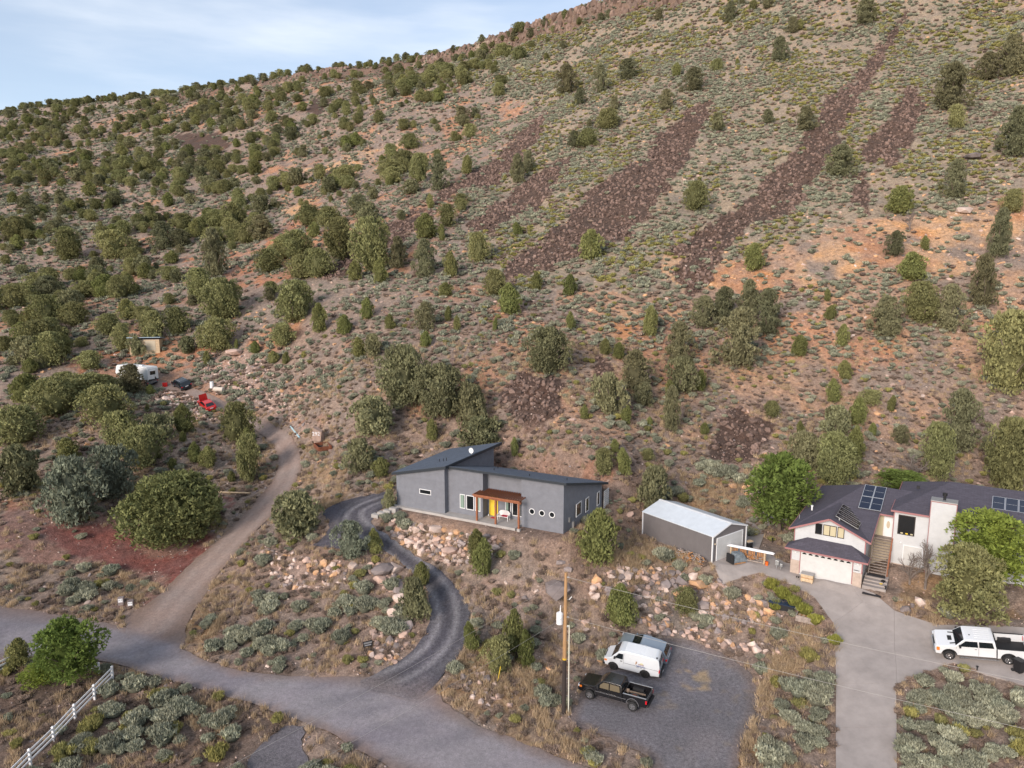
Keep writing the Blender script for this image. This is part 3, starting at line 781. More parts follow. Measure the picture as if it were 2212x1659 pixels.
# ------------------------------------------------------------------ labels: one phrase per place in the picture
def place(u, v):
    if v > 1480 and u < 760: return 'below the gravel road'
    if u < 480 and v > 1060 and v < 1340: return 'by the red cinder patch'
    if u < 560 and v > 1320: return 'beside the white rail fence'
    if 380 <= u < 960 and v > 1150: return 'on the island inside the looping driveway'
    if 600 <= u < 850 and 930 < v <= 1150: return 'between the dirt track and the grey house'
    if 820 <= u < 1230 and 1050 < v < 1250: return 'in front of the grey house'
    if 850 <= u < 1230 and v >= 1250: return 'left of the utility pole'
    if 1230 <= u < 1560 and v >= 1130 and v < 1400: return 'on the bank between shed and parking yard'
    if 1230 <= u < 1560 and v >= 1400: return 'at the edge of the parking yard'
    if 1560 <= u < 1830 and v >= 1240: return 'left of the concrete driveway'
    if u >= 1830 and v >= 1400: return 'right of the concrete driveway'
    if u >= 1830 and v >= 1120: return 'in front of the white house'
    if 1280 <= u < 1720 and v >= 950: return 'around the steel shed'
    if u >= 1620 and v >= 760: return 'on the slope behind the white house'
    if 1230 <= u < 1620 and v >= 760: return 'on the slope above the steel shed'
    if 720 <= u < 1230 and v >= 760: return 'on the slope right above the grey house'
    if 480 <= u < 720 and v >= 860: return 'beside the climbing dirt track'
    if u < 480 and v >= 860: return 'on the flat below the trailer'
    if 170 <= u < 480 and 720 < v < 860: return 'around the parked trailer'
    if u < 480 and v >= 640: return 'left of and above the trailer'
    if 480 <= u < 720 and v >= 640: return 'on the slope above the red car'
    if u >= 1820 and v >= 330: return 'around the orange outcrop at right'
    if 1400 <= u and v >= 330: return 'on the slope between the rock slides'
    if u >= 1400: return 'high on the open right slope'
    if u >= 1040 and v >= 420: return 'below the big dark rock slide'
    if u >= 1040: return 'above the dark rock slides'
    if u >= 700 and v >= 420: return 'left of the dark rock slides'
    if u >= 700: return 'on the hillside under the cliff band'
    if u >= 350 and v >= 420: return 'around the red gully at left'
    if v >= 420: return 'on the far left hillside'
    if u >= 350: return 'on the left hill below the ridge'
    return 'at the left end of the ridge'
PENDING = []       # (object, adjective phrase, u, v)
def note(o, look, u, v, cat, group): PENDING.append((o, look, u, v, cat, group))
ORD = ['leftmost', 'second', 'third', 'fourth', 'fifth', 'sixth', 'seventh', 'eighth', 'ninth', 'tenth', 'eleventh', 'twelfth', 'thirteenth', 'fourteenth', 'fifteenth', 'sixteenth', 'seventeenth', 'eighteenth', 'nineteenth', 'twentieth']
ORD += ['twenty-' + w for w in ORD[0:0]] 
def finish_labels():
    d = {}
    for t in PENDING: d.setdefault((t[1], place(t[2], t[3])), []).append(t)
    for (look, pl), L_ in d.items():
        rows = [L_]
        if len(L_) > 9:
            s = sorted(L_, key=lambda t: t[3]); h = len(s) // 2; rows = [s[:h], s[h:]]
            if len(L_) > 20: q = len(s) // 3; rows = [s[:q], s[q:2 * q], s[2 * q:]]
        rn = {1: [''], 2: [' in the upper half', ' in the lower half'], 3: [' in the upper third', ' in the middle third', ' in the lower third']}[len(rows)]
        for row, nm in zip(rows, rn):
            row = sorted(row, key=lambda t: t[2])
            for i, (o, lk, u, v, cat, group) in enumerate(row):
                if len(row) == 1: lab = '%s %s%s' % (lk, pl, nm)
                elif i == 0: lab = '%s %s%s, leftmost' % (lk, pl, nm)
                elif i == len(row) - 1: lab = '%s %s%s, rightmost' % (lk, pl, nm)
                elif i < len(ORD): lab = '%s %s%s, %s from left' % (lk, pl, nm, ORD[i])
                else: lab = '%s %s%s' % (lk, pl, nm)
                tag(o, lab, cat, group)

# ------------------------------------------------------------------ trees placed one by one (picture units: centre, foot, height, width, kind)
TREES = [
(1574,49,42,30,'d'),(1424,44,24,20,'d'),(1603,13,25,18,'d'),(1656,20,30,30,'d'),(1868,54,55,50,'d'),(1712,72,33,30,'d'),(1684,133,52,40,'d'),(1593,142,15,11,'c'),
(1499,198,50,45,'d'),(1435,239,45,36,'d'),(1228,202,60,48,'d'),(1301,200,60,33,'d'),(1356,172,43,40,'d'),(1253,228,37,28,'d'),(1273,274,16,15,'d'),(1241,319,35,31,'d'),
(1118,395,60,36,'d'),(1141,372,45,30,'d'),(1116,509,27,22,'c'),(1498,456,60,52,'j'),(1738,284,52,52,'d'),(1808,382,67,75,'d'),(2048,238,95,75,'d'),(2065,280,50,38,'j'),
(2131,175,60,55,'d'),(2181,165,85,75,'d'),(2191,340,105,85,'d'),(2060,432,85,55,'d'),(1943,461,55,65,'c'),(2188,460,48,45,'j'),(2153,557,105,52,'d'),(1933,555,55,38,'d'),
(2121,665,115,60,'d'),(1998,541,30,24,'c'),(1968,606,58,68,'c'),(1628,586,57,55,'c'),(1276,562,62,56,'c'),(1161,627,37,28,'c'),(1231,639,44,37,'c'),(1098,680,65,60,'c'),(1070,640,55,55,'j'),
(1233,714,39,27,'c'),(1405,726,62,38,'c'),(1516,710,70,60,'d'),(1558,700,80,55,'d'),(1616,685,80,50,'d'),(1658,725,100,60,'d'),(1591,795,130,95,'d'),(1463,785,90,65,'d'),
(1184,806,96,92,'g'),(1306,768,35,28,'c'),(1337,775,34,30,'c'),(1371,845,88,85,'d'),(1468,850,75,60,'g'),(1513,845,45,28,'c'),(1786,651,26,16,'c'),(1793,692,31,26,'c'),
(1816,749,47,31,'c'),(1726,769,43,38,'c'),(1911,728,88,75,'d'),(1988,697,85,75,'j'),(2043,715,100,58,'d'),(2172,848,170,120,'j'),(1827,820,40,30,'c'),
(1319,895,85,66,'g'),(1389,880,55,45,'d'),(1449,932,100,45,'d'),(1447,868,45,35,'c'),(1261,905,30,21,'c'),(1350,917,40,26,'c'),(1404,920,20,14,'c'),(1800,870,50,32,'c'),(1666,902,35,32,'j'),
(1521,940,26,24,'c'),(1303,1025,55,45,'j'),(1345,1026,57,34,'c'),(1328,977,28,24,'c'),(1112,985,40,20,'c'),(1401,995,25,30,'j'),(1726,945,35,18,'c'),(1811,945,65,60,'g'),(1733,1010,75,60,'g'),
(1798,1045,110,90,'j'),(1841,995,75,42,'c'),(1850,917,56,40,'c'),(1926,890,35,22,'c'),(1946,960,42,36,'d'),(1884,940,26,20,'c'),(1881,875,32,38,'j'),(2075,975,135,85,'d'),(2023,1035,120,75,'j'),
(2176,1060,155,110,'j'),(1020,1407,65,36,'c'),(1075,1457,80,58,'j'),(1110,1410,95,60,'c'),(1135,1440,80,42,'c'),(1032,1218,75,52,'c'),(1047,1243,80,50,'c'),(909,1267,52,43,'c'),(897,1339,88,53,'g'),
(810,1198,56,38,'c'),(842,1100,42,24,'g'),(780,1020,70,60,'g'),(822,1030,40,40,'c'),(805,940,80,85,'g'),(935,952,45,34,'c'),(1015,925,90,75,'g'),(965,900,112,105,'g'),(1042,968,66,80,'g'),(868,873,125,118,'g'),
(510,957,85,70,'j'),(536,1040,100,58,'j'),(540,985,60,45,'c'),(240,1075,110,95,'b'),(55,1065,100,85,'g'),(147,997,50,57,'c'),(318,1010,88,95,'j'),(265,985,95,90,'j'),(397,935,60,52,'c'),(451,1010,45,44,'c'),(420,1000,45,35,'c'),
(372,1014,24,20,'c'),(396,954,22,20,'c'),(500,1040,22,20,'c'),(230,910,75,110,'j'),(120,900,80,100,'j'),(40,960,80,90,'j'),(200,870,60,90,'j'),(60,870,60,80,'c'),(340,955,60,70,'g'),(145,850,45,60,'j'),
(285,850,63,54,'d'),(297,768,40,36,'g'),(325,853,21,21,'c'),(319,891,19,11,'c'),(229,859,47,56,'j'),(550,764,26,26,'c'),(510,754,21,10,'c'),(592,785,26,28,'c'),(616,787,26,20,'c'),(470,760,70,75,'j'),
(406,764,36,36,'g'),(262,759,58,36,'j'),(446,789,30,18,'c'),(614,747,47,50,'j'),(47,740,42,44,'c'),(275,690,42,46,'c'),(210,622,38,36,'c'),(275,640,50,36,'c'),(245,643,36,24,'c'),(385,722,55,50,'j'),
(467,600,105,55,'d'),(433,650,68,62,'j'),(480,695,90,80,'j'),(633,697,88,82,'j'),(690,718,60,38,'c'),(743,722,40,40,'c'),(747,725,35,24,'c'),(795,690,45,32,'c'),(841,712,32,24,'c'),(920,715,62,50,'d'),
(918,750,33,30,'c'),(773,772,42,34,'c'),(807,770,47,34,'g'),(968,693,30,18,'c'),(985,715,32,18,'c'),(1070,715,28,16,'c'),(977,598,52,36,'c'),(915,600,82,54,'d'),(1035,568,62,46,'j'),(860,580,68,42,'d'),
(820,612,52,38,'c'),(770,605,40,38,'c'),(808,585,110,80,'j'),(735,560,85,80,'j'),(966,490,46,38,'j'),(955,520,34,16,'c'),(929,450,30,18,'c'),(963,640,28,38,'c'),(945,412,75,42,'d'),(905,395,60,40,'j'),
(1009,377,38,28,'c'),(160,705,50,60,'j'),(100,700,60,60,'j'),(330,735,60,55,'j'),(60,790,60,60,'g'),(110,790,70,70,'j'),(580,590,50,60,'j'),(640,560,60,60,'j'),(500,500,60,50,'j'),(350,540,60,60,'d'),(250,560,60,70,'j'),
(150,560,60,60,'j'),(560,520,55,60,'d'),(690,600,60,60,'j'),(40,520,50,50,'j')]
NEAR = [(1291,1215,112,92,'c','dense upright bright green juniper filling the bank beside the grey house'),
(758,1207,80,66,'b','bluish green pyramid spruce at the tip of the driveway island'),
(648,1155,90,105,'g','loose olive green shrubby juniper between track and cinder driveway'),
(375,1165,142,200,'big','very wide round dark green juniper beside the red cinder patch'),
(160,1130,138,135,'b','wide silvery green juniper left of the round juniper'),
(1338,1350,90,80,'c','round dense green juniper above the parked white van'),
(1405,1104,92,82,'g','pale olive juniper just behind the steel shed'),
(1481,1325,55,52,'j','small olive juniper on the boulder bank above the silver car'),
(2082,1322,150,182,'bigd','broad dark olive pinyon in front of the white house chimney'),
(1681,1152,162,160,'l','large bright green leafy tree between steel shed and white house'),
(2128,1272,158,185,'y','yellow green leafy tree at the right edge before the white house'),
(162,1486,150,140,'l','bright green leafy tree beside the white fence and gravel road'),
(1950,1062,40,120,'l','low bright green thicket behind the white house roof'),
(42,1440,62,55,'c','small dark green shrub tree beside the left fence post'),
(95,1480,50,90,'y','yellow green bush under the leafy tree by the fence')]
BARES = [(1998,1272,150,70,'taller bare leafless tree in front of the white chimney'),(1965,1262,100,60,'shorter bare leafless tree in front of the white garage door'),
(1975,1040,75,90,'grey leafless shrub tree behind the white house roof'),(1965,500,60,30,'bare dead pinyon on the orange outcrop at right')]
rng = np.random.RandomState(7)
tree_xy = []
def tree_size(p, hpx, wpx):
    dep = p[1] * CP - (p[2] - CAMZ) * SP
    return hpx * dep / FPX * 1.03, wpx * dep / FPX
CATLOOK = {'j': 'olive green juniper', 'd': 'dark green pinyon pine', 'c': 'bright green conical juniper', 'g': 'pale olive loose juniper', 'b': 'bluish green juniper'}
def add_tree(p, h, w, kind, name='juniper_tree', rz=None):
    e = empty(name, (p[0], p[1], p[2] - .03 * h), rng.rand() * 6.28 if rz is None else rz)
    if h > 6.2 and kind in 'jgd': kind = {'j': 'bigj', 'g': 'bigg', 'd': 'bigp'}[kind]
    ms = CR[kind]; c = link('crown', ms[rng.randint(len(ms))], e)
    c.scale = (w * (1 + .16 * rng.randn() * .6), w, h); c.rotation_euler = (rng.randn() * .05, rng.randn() * .05, 0)
    if kind in 'ly': c.location = (0, 0, .16 * h); c.scale = (w, w, h * .88)
    t = link('trunk', (TRT if kind in 'ly' else TR)[rng.randint(2)], e); t.scale = (min(w, h), min(w, h), h)
    tree_xy.append((p[0], p[1], w))
    return e
pts = cast(ZT, [t[0] for t in TREES], [t[1] for t in TREES])
for t, p in zip(TREES, pts):
    h, w = tree_size(p, t[2], t[3])
    e = add_tree(p, h, w, t[4], {'d': 'pinyon_pine'}.get(t[4], 'juniper_tree'))
    sz = 'small ' if t[2] < 38 else ('large ' if t[2] > 78 else '')
    note(e, sz + CATLOOK[t[4]], t[0], t[1], 'tree', 'junipers and pinyons scattered over the slopes')
for u, v, hp, wp, k, lab in NEAR:
    p = W(u, v); h, w = tree_size(p, hp, wp)
    e = add_tree(p, h, w, k, 'leafy_tree' if k in 'ly' else ('pinyon_pine' if k == 'bigd' else 'juniper_tree'))
    tag(e, lab, 'tree')
for i, (u, v, hp, wp, lab) in enumerate(BARES):
    p = W(u, v); h, w = tree_size(p, hp, wp)
    e = empty('bare_tree', p, i * 1.3, lab, 'tree'); b = link('branches', BARE[i % 3], e); b.scale = (w * 1.1, w * 1.1, h * .95)
# the denser woodland of the left hillside
def cand(n, x0, x1, y0, y1, seed):
    r = np.random.RandomState(seed)
    return x0 + (x1 - x0) * r.rand(n), y0 + (y1 - y0) * r.rand(n), r
DENS = [([(0,240),(260,205),(700,150),(1000,105),(1100,95),(1100,200),(1000,330),(900,420),(760,520),(640,640),(420,690),(0,700)], .0195),
        ([(1100,95),(1330,10),(1330,60),(1200,150),(1100,200)], .009),
        ([(-60,240),(0,240),(0,700),(-60,700)], .016),
        ([(0,700),(420,690),(520,700),(470,740),(260,740),(200,900),(0,930)], .014),
        ([(640,640),(760,520),(900,420),(1010,330),(1000,480),(860,600),(700,640)], .008),
        ([(1330,0),(2212,0),(2212,320),(1100,420),(1100,260)], .0006)]
X, Y, r = cand(16000, -440, 120, 120, 600, 71)
Z = zt(X, Y); U, V = project(X, Y, Z)
keep = np.zeros(len(X), bool); prob = np.zeros(len(X))
for poly, dn in DENS: prob = np.where(inpoly(U, V, poly), dn * (440 + 120) * 480 / 16000, prob)
clump = .35 + 1.35 * sstep(.35, .65, fbm(X / 26, Y / 26, 81, 3))
orange_m = np.zeros(len(X), bool)
for p in ORANGE + REDSOIL[:2] + TALUS: orange_m |= inpoly(U, V, p)
prob = prob * clump * np.where(orange_m, .25, 1)
keep = r.rand(len(X)) < prob
idx = np.where(keep)[0]
auto = []
placed = [(a, b) for a, b, c in tree_xy]
PX = np.array([p[0] for p in placed]); PY = np.array([p[1] for p in placed])
for i in idx:
    h = 1.8 + 3.9 * r.rand() ** 1.4; w = h * (.85 + .55 * r.rand())
    if np.min(np.hypot(PX - X[i], PY - Y[i])) < w * .48: continue
    PX = np.append(PX, X[i]); PY = np.append(PY, Y[i])
    auto.append((X[i], Y[i], Z[i], h, w, 'jjjdcgj'[r.randint(7)]))
# trees standing along the skyline
for u in np.arange(-10, 1330, 9):
    if r.rand() < .35: continue
    uu = u + r.randn() * 5
    dmax = 640
    xs_ = (uu - 1106) / FPX; 
    D = np.linspace(250, dmax, 200); xx = xs_ * D * 1.0 / 1.05; zz = zt(xx, D); uq, vq = project(xx, D, zz); k = int(np.argmin(vq))
    xk, yk = xx[k] + r.randn(), D[k] - 2 - 5 * r.rand()
    h = 2.2 + 2.6 * r.rand(); auto.append((xk, yk, zt(np.array([xk]), np.array([yk]))[0], h, h * (.8 + .5 * r.rand()), 'd' if r.rand() < .5 else 'j'))
auto.sort(key=lambda t: -t[3] / math.hypot(t[0], t[1]))
NIND = max(0, 300 - len(TREES) - len(NEAR))
for (x, y, z, h, w, k) in auto[:NIND]:
    e = add_tree(np.array([x, y, z]), h, w, k, 'pinyon_pine' if k == 'd' else 'juniper_tree')
    u, v = project(np.array([x]), np.array([y]), np.array([z]))
    note(e, CATLOOK[k], float(u[0]), float(v[0]), 'tree', 'junipers and pinyons scattered over the slopes')

# ------------------------------------------------------------------ instanced ground cover (geometry nodes)
def scatter_obj(name, src, P, rot, scl, label):
    me = bpy.data.meshes.new(name)
    me.vertices.add(len(P)); me.vertices.foreach_set('co', np.asarray(P, np.float32).ravel())
    a = me.attributes.new('rot', 'FLOAT_VECTOR', 'POINT'); a.data.foreach_set('vector', np.asarray(rot, np.float32).ravel())
    a = me.attributes.new('scl', 'FLOAT_VECTOR', 'POINT'); a.data.foreach_set('vector', np.asarray(scl, np.float32).ravel())
    me.update()
    o = link(name, me)
    ng = bpy.data.node_groups.new(name, 'GeometryNodeTree')
    ng.interface.new_socket('Geometry', in_out='INPUT', socket_type='NodeSocketGeometry')
    ng.interface.new_socket('Geometry', in_out='OUTPUT', socket_type='NodeSocketGeometry')
    N = ng.nodes; L = ng.links
    gi = N.new('NodeGroupInput'); go = N.new('NodeGroupOutput')
    oi = N.new('GeometryNodeObjectInfo'); oi.inputs['Object'].default_value = src; oi.inputs['As Instance'].default_value = True
    ip = N.new('GeometryNodeInstanceOnPoints')
    na = N.new('GeometryNodeInputNamedAttribute'); na.data_type = 'FLOAT_VECTOR'; na.inputs['Name'].default_value = 'rot'
    nb = N.new('GeometryNodeInputNamedAttribute'); nb.data_type = 'FLOAT_VECTOR'; nb.inputs['Name'].default_value = 'scl'
    er = N.new('FunctionNodeEulerToRotation')
    L.new(gi.outputs[0], ip.inputs['Points']); L.new(oi.outputs['Geometry'], ip.inputs['Instance'])
    L.new(na.outputs['Attribute'], er.inputs[0]); L.new(er.outputs[0], ip.inputs['Rotation']); L.new(nb.outputs['Attribute'], ip.inputs['Scale'])
    L.new(ip.outputs[0], go.inputs[0])
    md = o.modifiers.new('scatter', 'NODES'); md.node_group = ng
    tag(o, label, kind='stuff')
    return o
SRC = {}
def cover(name, meshes, X, Y, size, label, aspect=1.0, sink=.04, tilt=.12, seed=1, hvar=.25):
    """spread small things that nobody could count; the first one of each shape is a real object that the rest copy"""
    r = np.random.RandomState(seed)
    Z = zt(X, Y)
    which = r.randint(0, len(meshes), len(X))
    for k, me in enumerate(meshes):
        i = np.where(which == k)[0]
        if len(i) < 3: continue
        j = i[0]
        key = me.name
        if key not in SRC:
            s = link(name, me); s.location = (X[j], Y[j], Z[j] - sink * size[j]); s.scale = (1, 1, 1)
            tag(s, label, kind='stuff'); SRC[key] = s
        i = i[1:]
        sc = size[i][:, None] * np.stack([1 + hvar * (r.rand(len(i)) - .5), 1 + hvar * (r.rand(len(i)) - .5), aspect * (1 + hvar * 1.4 * (r.rand(len(i)) - .5))], 1)
        rot = np.stack([r.normal(size=len(i)) * tilt, r.normal(size=len(i)) * tilt, r.rand(len(i)) * 6.28], 1)
        P = np.stack([X[i], Y[i], Z[i] - sink * size[i]], 1)
        scatter_obj(name, SRC[key], P, rot, sc, label)
rest = auto[NIND:]
kinds = {}
for t in rest: kinds.setdefault(t[5], []).append(t)
crown_src = {}
for o in list(COL.objects):
    if o.name.startswith('crown') and o.data is not None: crown_src.setdefault(o.data.name, o)
for k, L_ in kinds.items():
    ms = [m for m in CR[k] if m.name in crown_src]
    for mi, m in enumerate(ms):
        sub = L_[mi::len(ms)]
        A = np.array([t[:5] for t in sub])
        rr = np.random.RandomState(900 + mi)
        scatter_obj('distant_woodland', crown_src[m.name], A[:, :3] - np.array([0, 0, .1]), np.stack([np.zeros(len(A)), np.zeros(len(A)), rr.rand(len(A)) * 6.28], 1),
                    np.stack([A[:, 4], A[:, 4], A[:, 3]], 1), 'juniper woodland thinning out up the far left hillside')
print('trees', len(TREES), len(auto), 'rest', len(rest))

# free areas: keep plants off roads and buildings
tree_arr = np.array([(a, b, w) for a, b, w in tree_xy])
def blocked(x, y, margin=.4):
    b = inpoly(x, y, drive_w)
    for p in roads_w.values(): b |= inpoly(x, y, p)
    d = np.full(x.shape, 99.); s = (y > 30) & (y < 150)
    for p in list(roads_w.values()) + [drive_w]: d[s] = np.minimum(d[s], polydist(x[s], y[s], p, True))
    b |= d < margin
    b |= rect_w(x, y, HA, HU, HW, -.3, 20.7, -1.9, 11.9, .1) > .5
    b |= rect_w(x, y, GA, GU, GW, -.3, 25, -.2, 12.5, .1) > .5
    b |= rect_w(x, y, GA, GU, GW, 6.2, 9, -2.5, 4, .1) > .5
    b |= rect_w(x, y, SA, SU, SW, -.2, 9.5, -3.0, 9.1, .1) > .5
    return b
def sampler(n, x0, x1, y0, y1, seed): 
    X, Y, r = cand(n, x0, x1, y0, y1, seed)
    Z = zt(X, Y); u, v, f = zone_fields(X, Y, Z)
    area = (x1 - x0) * (y1 - y0) / n
    vis = (u > -60) & (u < 2272) & (v < 1720) & (v > -30)
    return X, Y, Z, u, v, f, area, r, vis
# sagebrush, near
SAGE_PATCH = [[(1400,1185),(1480,1200),(1560,1265),(1650,1290),(1600,1310),(1480,1245)],[(430,1360),(480,1280),(520,1230),(600,1160),(640,1200),(560,1260),(700,1290),(860,1260),(880,1330),(840,1400),(700,1390),(620,1430),(520,1440),(440,1410)],
 [(180,1460),(260,1450),(400,1500),(520,1520),(620,1580),(540,1659),(180,1659)],[(640,1600),(720,1590),(860,1670),(640,1700)],
 [(80,1200),(260,1230),(250,1320),(120,1300)],[(0,1240),(100,1230),(120,1300),(0,1290)],
 [(1540,1230),(1660,1250),(1700,1290),(1600,1290)],[(1430,1330),(1560,1320),(1600,1380),(1500,1400)],[(1640,1400),(1790,1400),(1800,1640),(1640,1660),(1700,1520)],
 [(1940,1500),(2212,1480),(2212,1680),(1940,1680)],[(1380,1100),(1400,1050),(1600,980),(1600,1050),(1480,1080)],[(860,1130),(900,1100),(880,1160)]]
X, Y, Z, u, v, f, area, r, vis = sampler(60000, -75, 75, 33, 125, 501)
dens = .30 + 0 * X
sp = np.zeros(len(X), bool)
for p in SAGE_PATCH: sp |= inpoly(u, v, p)
dens = np.where(sp, .60, dens); dens = np.where((f['cinder'] > 0) | (f['bare'] > 0), .02, dens); dens = np.where(f['talus'] > 0, .02, dens); dens = np.where((f['pale'] > 0) | (f['red'] > 0), .05, dens)
dens = np.where((f['tan'] > 0) & ~sp, .10, dens)
dens = dens * (.3 + 1.4 * sstep(.35, .62, fbm(X / 5, Y / 5, 511, 3)))
ok = vis & (r.rand(len(X)) < dens * area) & ~blocked(X, Y)
sx, sy, su, sv = X[ok], Y[ok], u[ok], v[ok]
size = (.60 + .95 * r.rand(len(sx)) ** 1.4) * np.where(sp[ok], 1.15, .85)
key = np.argsort(-(size / np.hypot(sx, sy)))
kk = key[:300]
for i in kk:
    me = SAGE_N[r.randint(4)] if r.rand() < .86 else RABB_N[r.randint(2)]
    rab = me in RABB_N
    o = link('rabbitbrush' if rab else 'sagebrush', me); s = size[i] * (1.15 if not rab else 1.0)
    o.location = (sx[i], sy[i], zt(sx[i:i + 1], sy[i:i + 1])[0] - .04 * s); o.scale = (s, s * (.85 + .3 * r.rand()), s * .95); o.rotation_euler = (0, 0, r.rand() * 6.28)
    szw = 'big ' if s > 1.38 else ('small ' if s < 1.1 else '')
    note(o, szw + ('yellow green rabbitbrush' if rab else 'grey green sagebrush'), float(su[i]), float(sv[i]), 'shrub', 'sagebrush and rabbitbrush around the roads')
restm = np.ones(len(sx), bool); restm[kk] = False
cover('sagebrush_cover', SAGE_N, sx[restm], sy[restm], size[restm], 'low grey green sagebrush covering the open ground', .9, seed=3)
print('sage near', len(sx))
# rabbitbrush, dead brush, weeds, grass
X, Y, Z, u, v, f, area, r, vis = sampler(60000, -75, 80, 33, 125, 521)
ok = vis & (r.rand(len(X)) < .05 * area * (f['cinder'] == 0) * (f['talus'] == 0)) & ~blocked(X, Y)
cover('rabbitbrush_cover', RABB_N, X[ok], Y[ok], .5 + .6 * r.rand(ok.sum()), 'yellow green rabbitbrush dotted over the open ground', 1, seed=4)
ok = vis & (r.rand(len(X)) < 1.0 * area * (f['cinder'] == 0) * (f['bare'] * .8 < .5) * (f['talus'] * .9 < .5)) & ~blocked(X, Y, .1)
cover('dead_brush_cover', DEAD_N, X[ok], Y[ok], .35 + .6 * r.rand(ok.sum()), 'grey brown dead brush and stubble on the open ground', .8, seed=5)
X, Y, Z, u, v, f, area, r, vis = sampler(240000, -75, 75, 33, 112, 531)
gd = 1.3 + 3.6 * f['tan']; gd = gd * (f['cinder'] == 0) * (f['talus'] == 0) * (1 - .8 * f['bare']) * (.3 + 1.4 * sstep(.4, .6, fbm(X / 4, Y / 4, 541, 3)))
ok = vis & (r.rand(len(X)) < gd * area) & ~blocked(X, Y, .05)
cover('dry_grass', GRASS, X[ok], Y[ok], .55 + .6 * r.rand(ok.sum()), 'tan dry grass tufts along the road edges and banks', 1, 0, .15, seed=6)
print('grass', ok.sum())
# slope shrubs, farther out
X, Y, Z, u, v, f, area, r, vis = sampler(440000, -430, 200, 110, 600, 551)
dst = np.hypot(X, Y)
dens = np.where(f['sagy'] > 0, 1.15, .42); dens = dens * np.where(dst > 260, .55, 1)
dens = np.where(f['talus'] > 0, .02, dens); dens = np.where(f['orange'] > 0, .16, dens)
dens = dens * (.35 + 1.3 * sstep(.36, .6, fbm(X / 9, Y / 9, 561, 3)))
pr = np.clip(dens * area, 0, 1)
ok = vis & (r.rand(len(X)) < pr) & ~blocked(X, Y)
X, Y, f, r_ = X[ok], Y[ok], f['sagy'][ok], r.rand(ok.sum())
size = (.65 + .85 * r.rand(len(X))) * np.where(np.hypot(X, Y) > 260, 1.35, 1)
yel = (fbm(X / 14, Y / 14, 571, 3) > .5) & (r_ < .42) & (f > 0)
dead = (~yel) & (r_ > .80)
cover('slope_sagebrush', SAGE_F, X[~yel & ~dead], Y[~yel & ~dead], size[~yel & ~dead], 'pale grey green sagebrush dotting the whole slope', .8, seed=7)
cover('slope_rabbitbrush', RABB_F, X[yel], Y[yel], size[yel], 'yellow green brush mixed in on the upper slope', .8, seed=8)
cover('slope_dead_brush', DEAD_F, X[dead], Y[dead], size[dead], 'brown brush mixed in on the slope', .7, seed=9)
print('slope shrubs', len(X))
# ------------------------------------------------------------------ stones
X, Y, Z, u, v, f, area, r, vis = sampler(420000, -230, 170, 85, 330, 601)
ok = vis & (f['talus'] > 0) & (r.rand(len(X)) < np.clip(6.5 * area * (.25 + 1.3 * sstep(.3, .6, fbm(X / 4, Y / 4, 605, 3))), 0, 1)) & ~blocked(X, Y)
cover('talus_rock', ST['dark'][:4], X[ok], Y[ok], .20 + .80 * r.rand(ok.sum()) ** 2.6, 'dark purple brown lava blocks of the rock slides', .95, -.1, .8, seed=10)
print('talus', ok.sum(), area)
ok = vis & (f['talus'] == 0) & (r.rand(len(X)) < np.clip(.22 * area * (.2 + 1.6 * sstep(.4, .65, fbm(X / 12, Y / 12, 611, 3))), 0, 1)) & ~blocked(X, Y)
i = np.where(ok)[0]; c = r.rand(len(i)); og = f['orange'][i] > 0
A = i[(c < .45) & ~og]; B = i[(c >= .45) & (c < .75) & ~og]; C = i[(c > .75) | og]
cover('slope_dark_stone', ST['dark'][4:], X[A], Y[A], .35 + .9 * r.rand(len(A)) ** 2, 'dark loose stones lying on the slope', .8, .15, .4, seed=11)
cover('slope_pink_stone', ST['pink'][4:], X[B], Y[B], .3 + .8 * r.rand(len(B)) ** 2, 'pinkish loose stones lying on the slope', .8, .15, .4, seed=12)
cover('slope_orange_stone', ST['orange'][4:], X[C], Y[C], .3 + .9 * r.rand(len(C)) ** 2, 'orange loose stones lying on the slope', .8, .15, .4, seed=13)
# near rubble
RUB = [([(840,1125),(900,1100),(960,1120),(1000,1145),(1060,1160),(1090,1172),(1060,1210),(1000,1225),(950,1215),(900,1195),(850,1165)], 4.5),
 ([(800,1215),(850,1225),(880,1280),(890,1330),(870,1400),(850,1430),(800,1420),(810,1370),(860,1350),(850,1290),(800,1240)], 2.0),
 ([(560,1190),(640,1200),(740,1225),(760,1260),(700,1275),(600,1270)], 2.2),
 ([(1230,1270),(1330,1225),(1400,1230),(1460,1215),(1540,1240),(1640,1290),(1700,1330),(1660,1350),(1560,1370),(1500,1380),(1420,1370),(1380,1340),(1300,1290)], 3.6), ([(1100,1180),(1240,1200),(1300,1290),(1400,1400),(1290,1440),(1150,1400),(1080,1300)], .8),
 ([(1390,1360),(1500,1370),(1700,1390),(1700,1420),(1560,1405),(1400,1385)], 2.0),
 ([(330,842),(400,850),(450,880),(470,905),(430,915),(380,880),(330,860)], 3.0),
 ([(430,770),(560,765),(640,880),(690,940),(650,950),(560,880),(480,860),(430,820)], 2.2),
 ([(200,765),(330,760),(340,790),(230,800)], 1.8), ([(130,800),(190,810),(200,850),(140,830)], 1.5),
 ([(560,1040),(590,1030),(480,1180),(390,1290),(365,1290),(470,1160)], 1.6),
 ([(960,1430),(1080,1440),(1100,1540),(1020,1520)], 1.2), ([(1910,1255),(1960,1255),(1990,1300),(1960,1325),(1915,1290)], 1.6),
 ([(1500,640),(2212,640),(2212,1000),(1500,1000)], .35), ([(1560,1020),(1600,1015),(1680,1060),(1640,1090)], 1.4), ([(1820,560),(2100,440),(2212,480),(2212,560),(1900,600)], .5)]
X, Y, Z, u, v, f, area, r, vis = sampler(200000, -75, 110, 40, 150, 631)
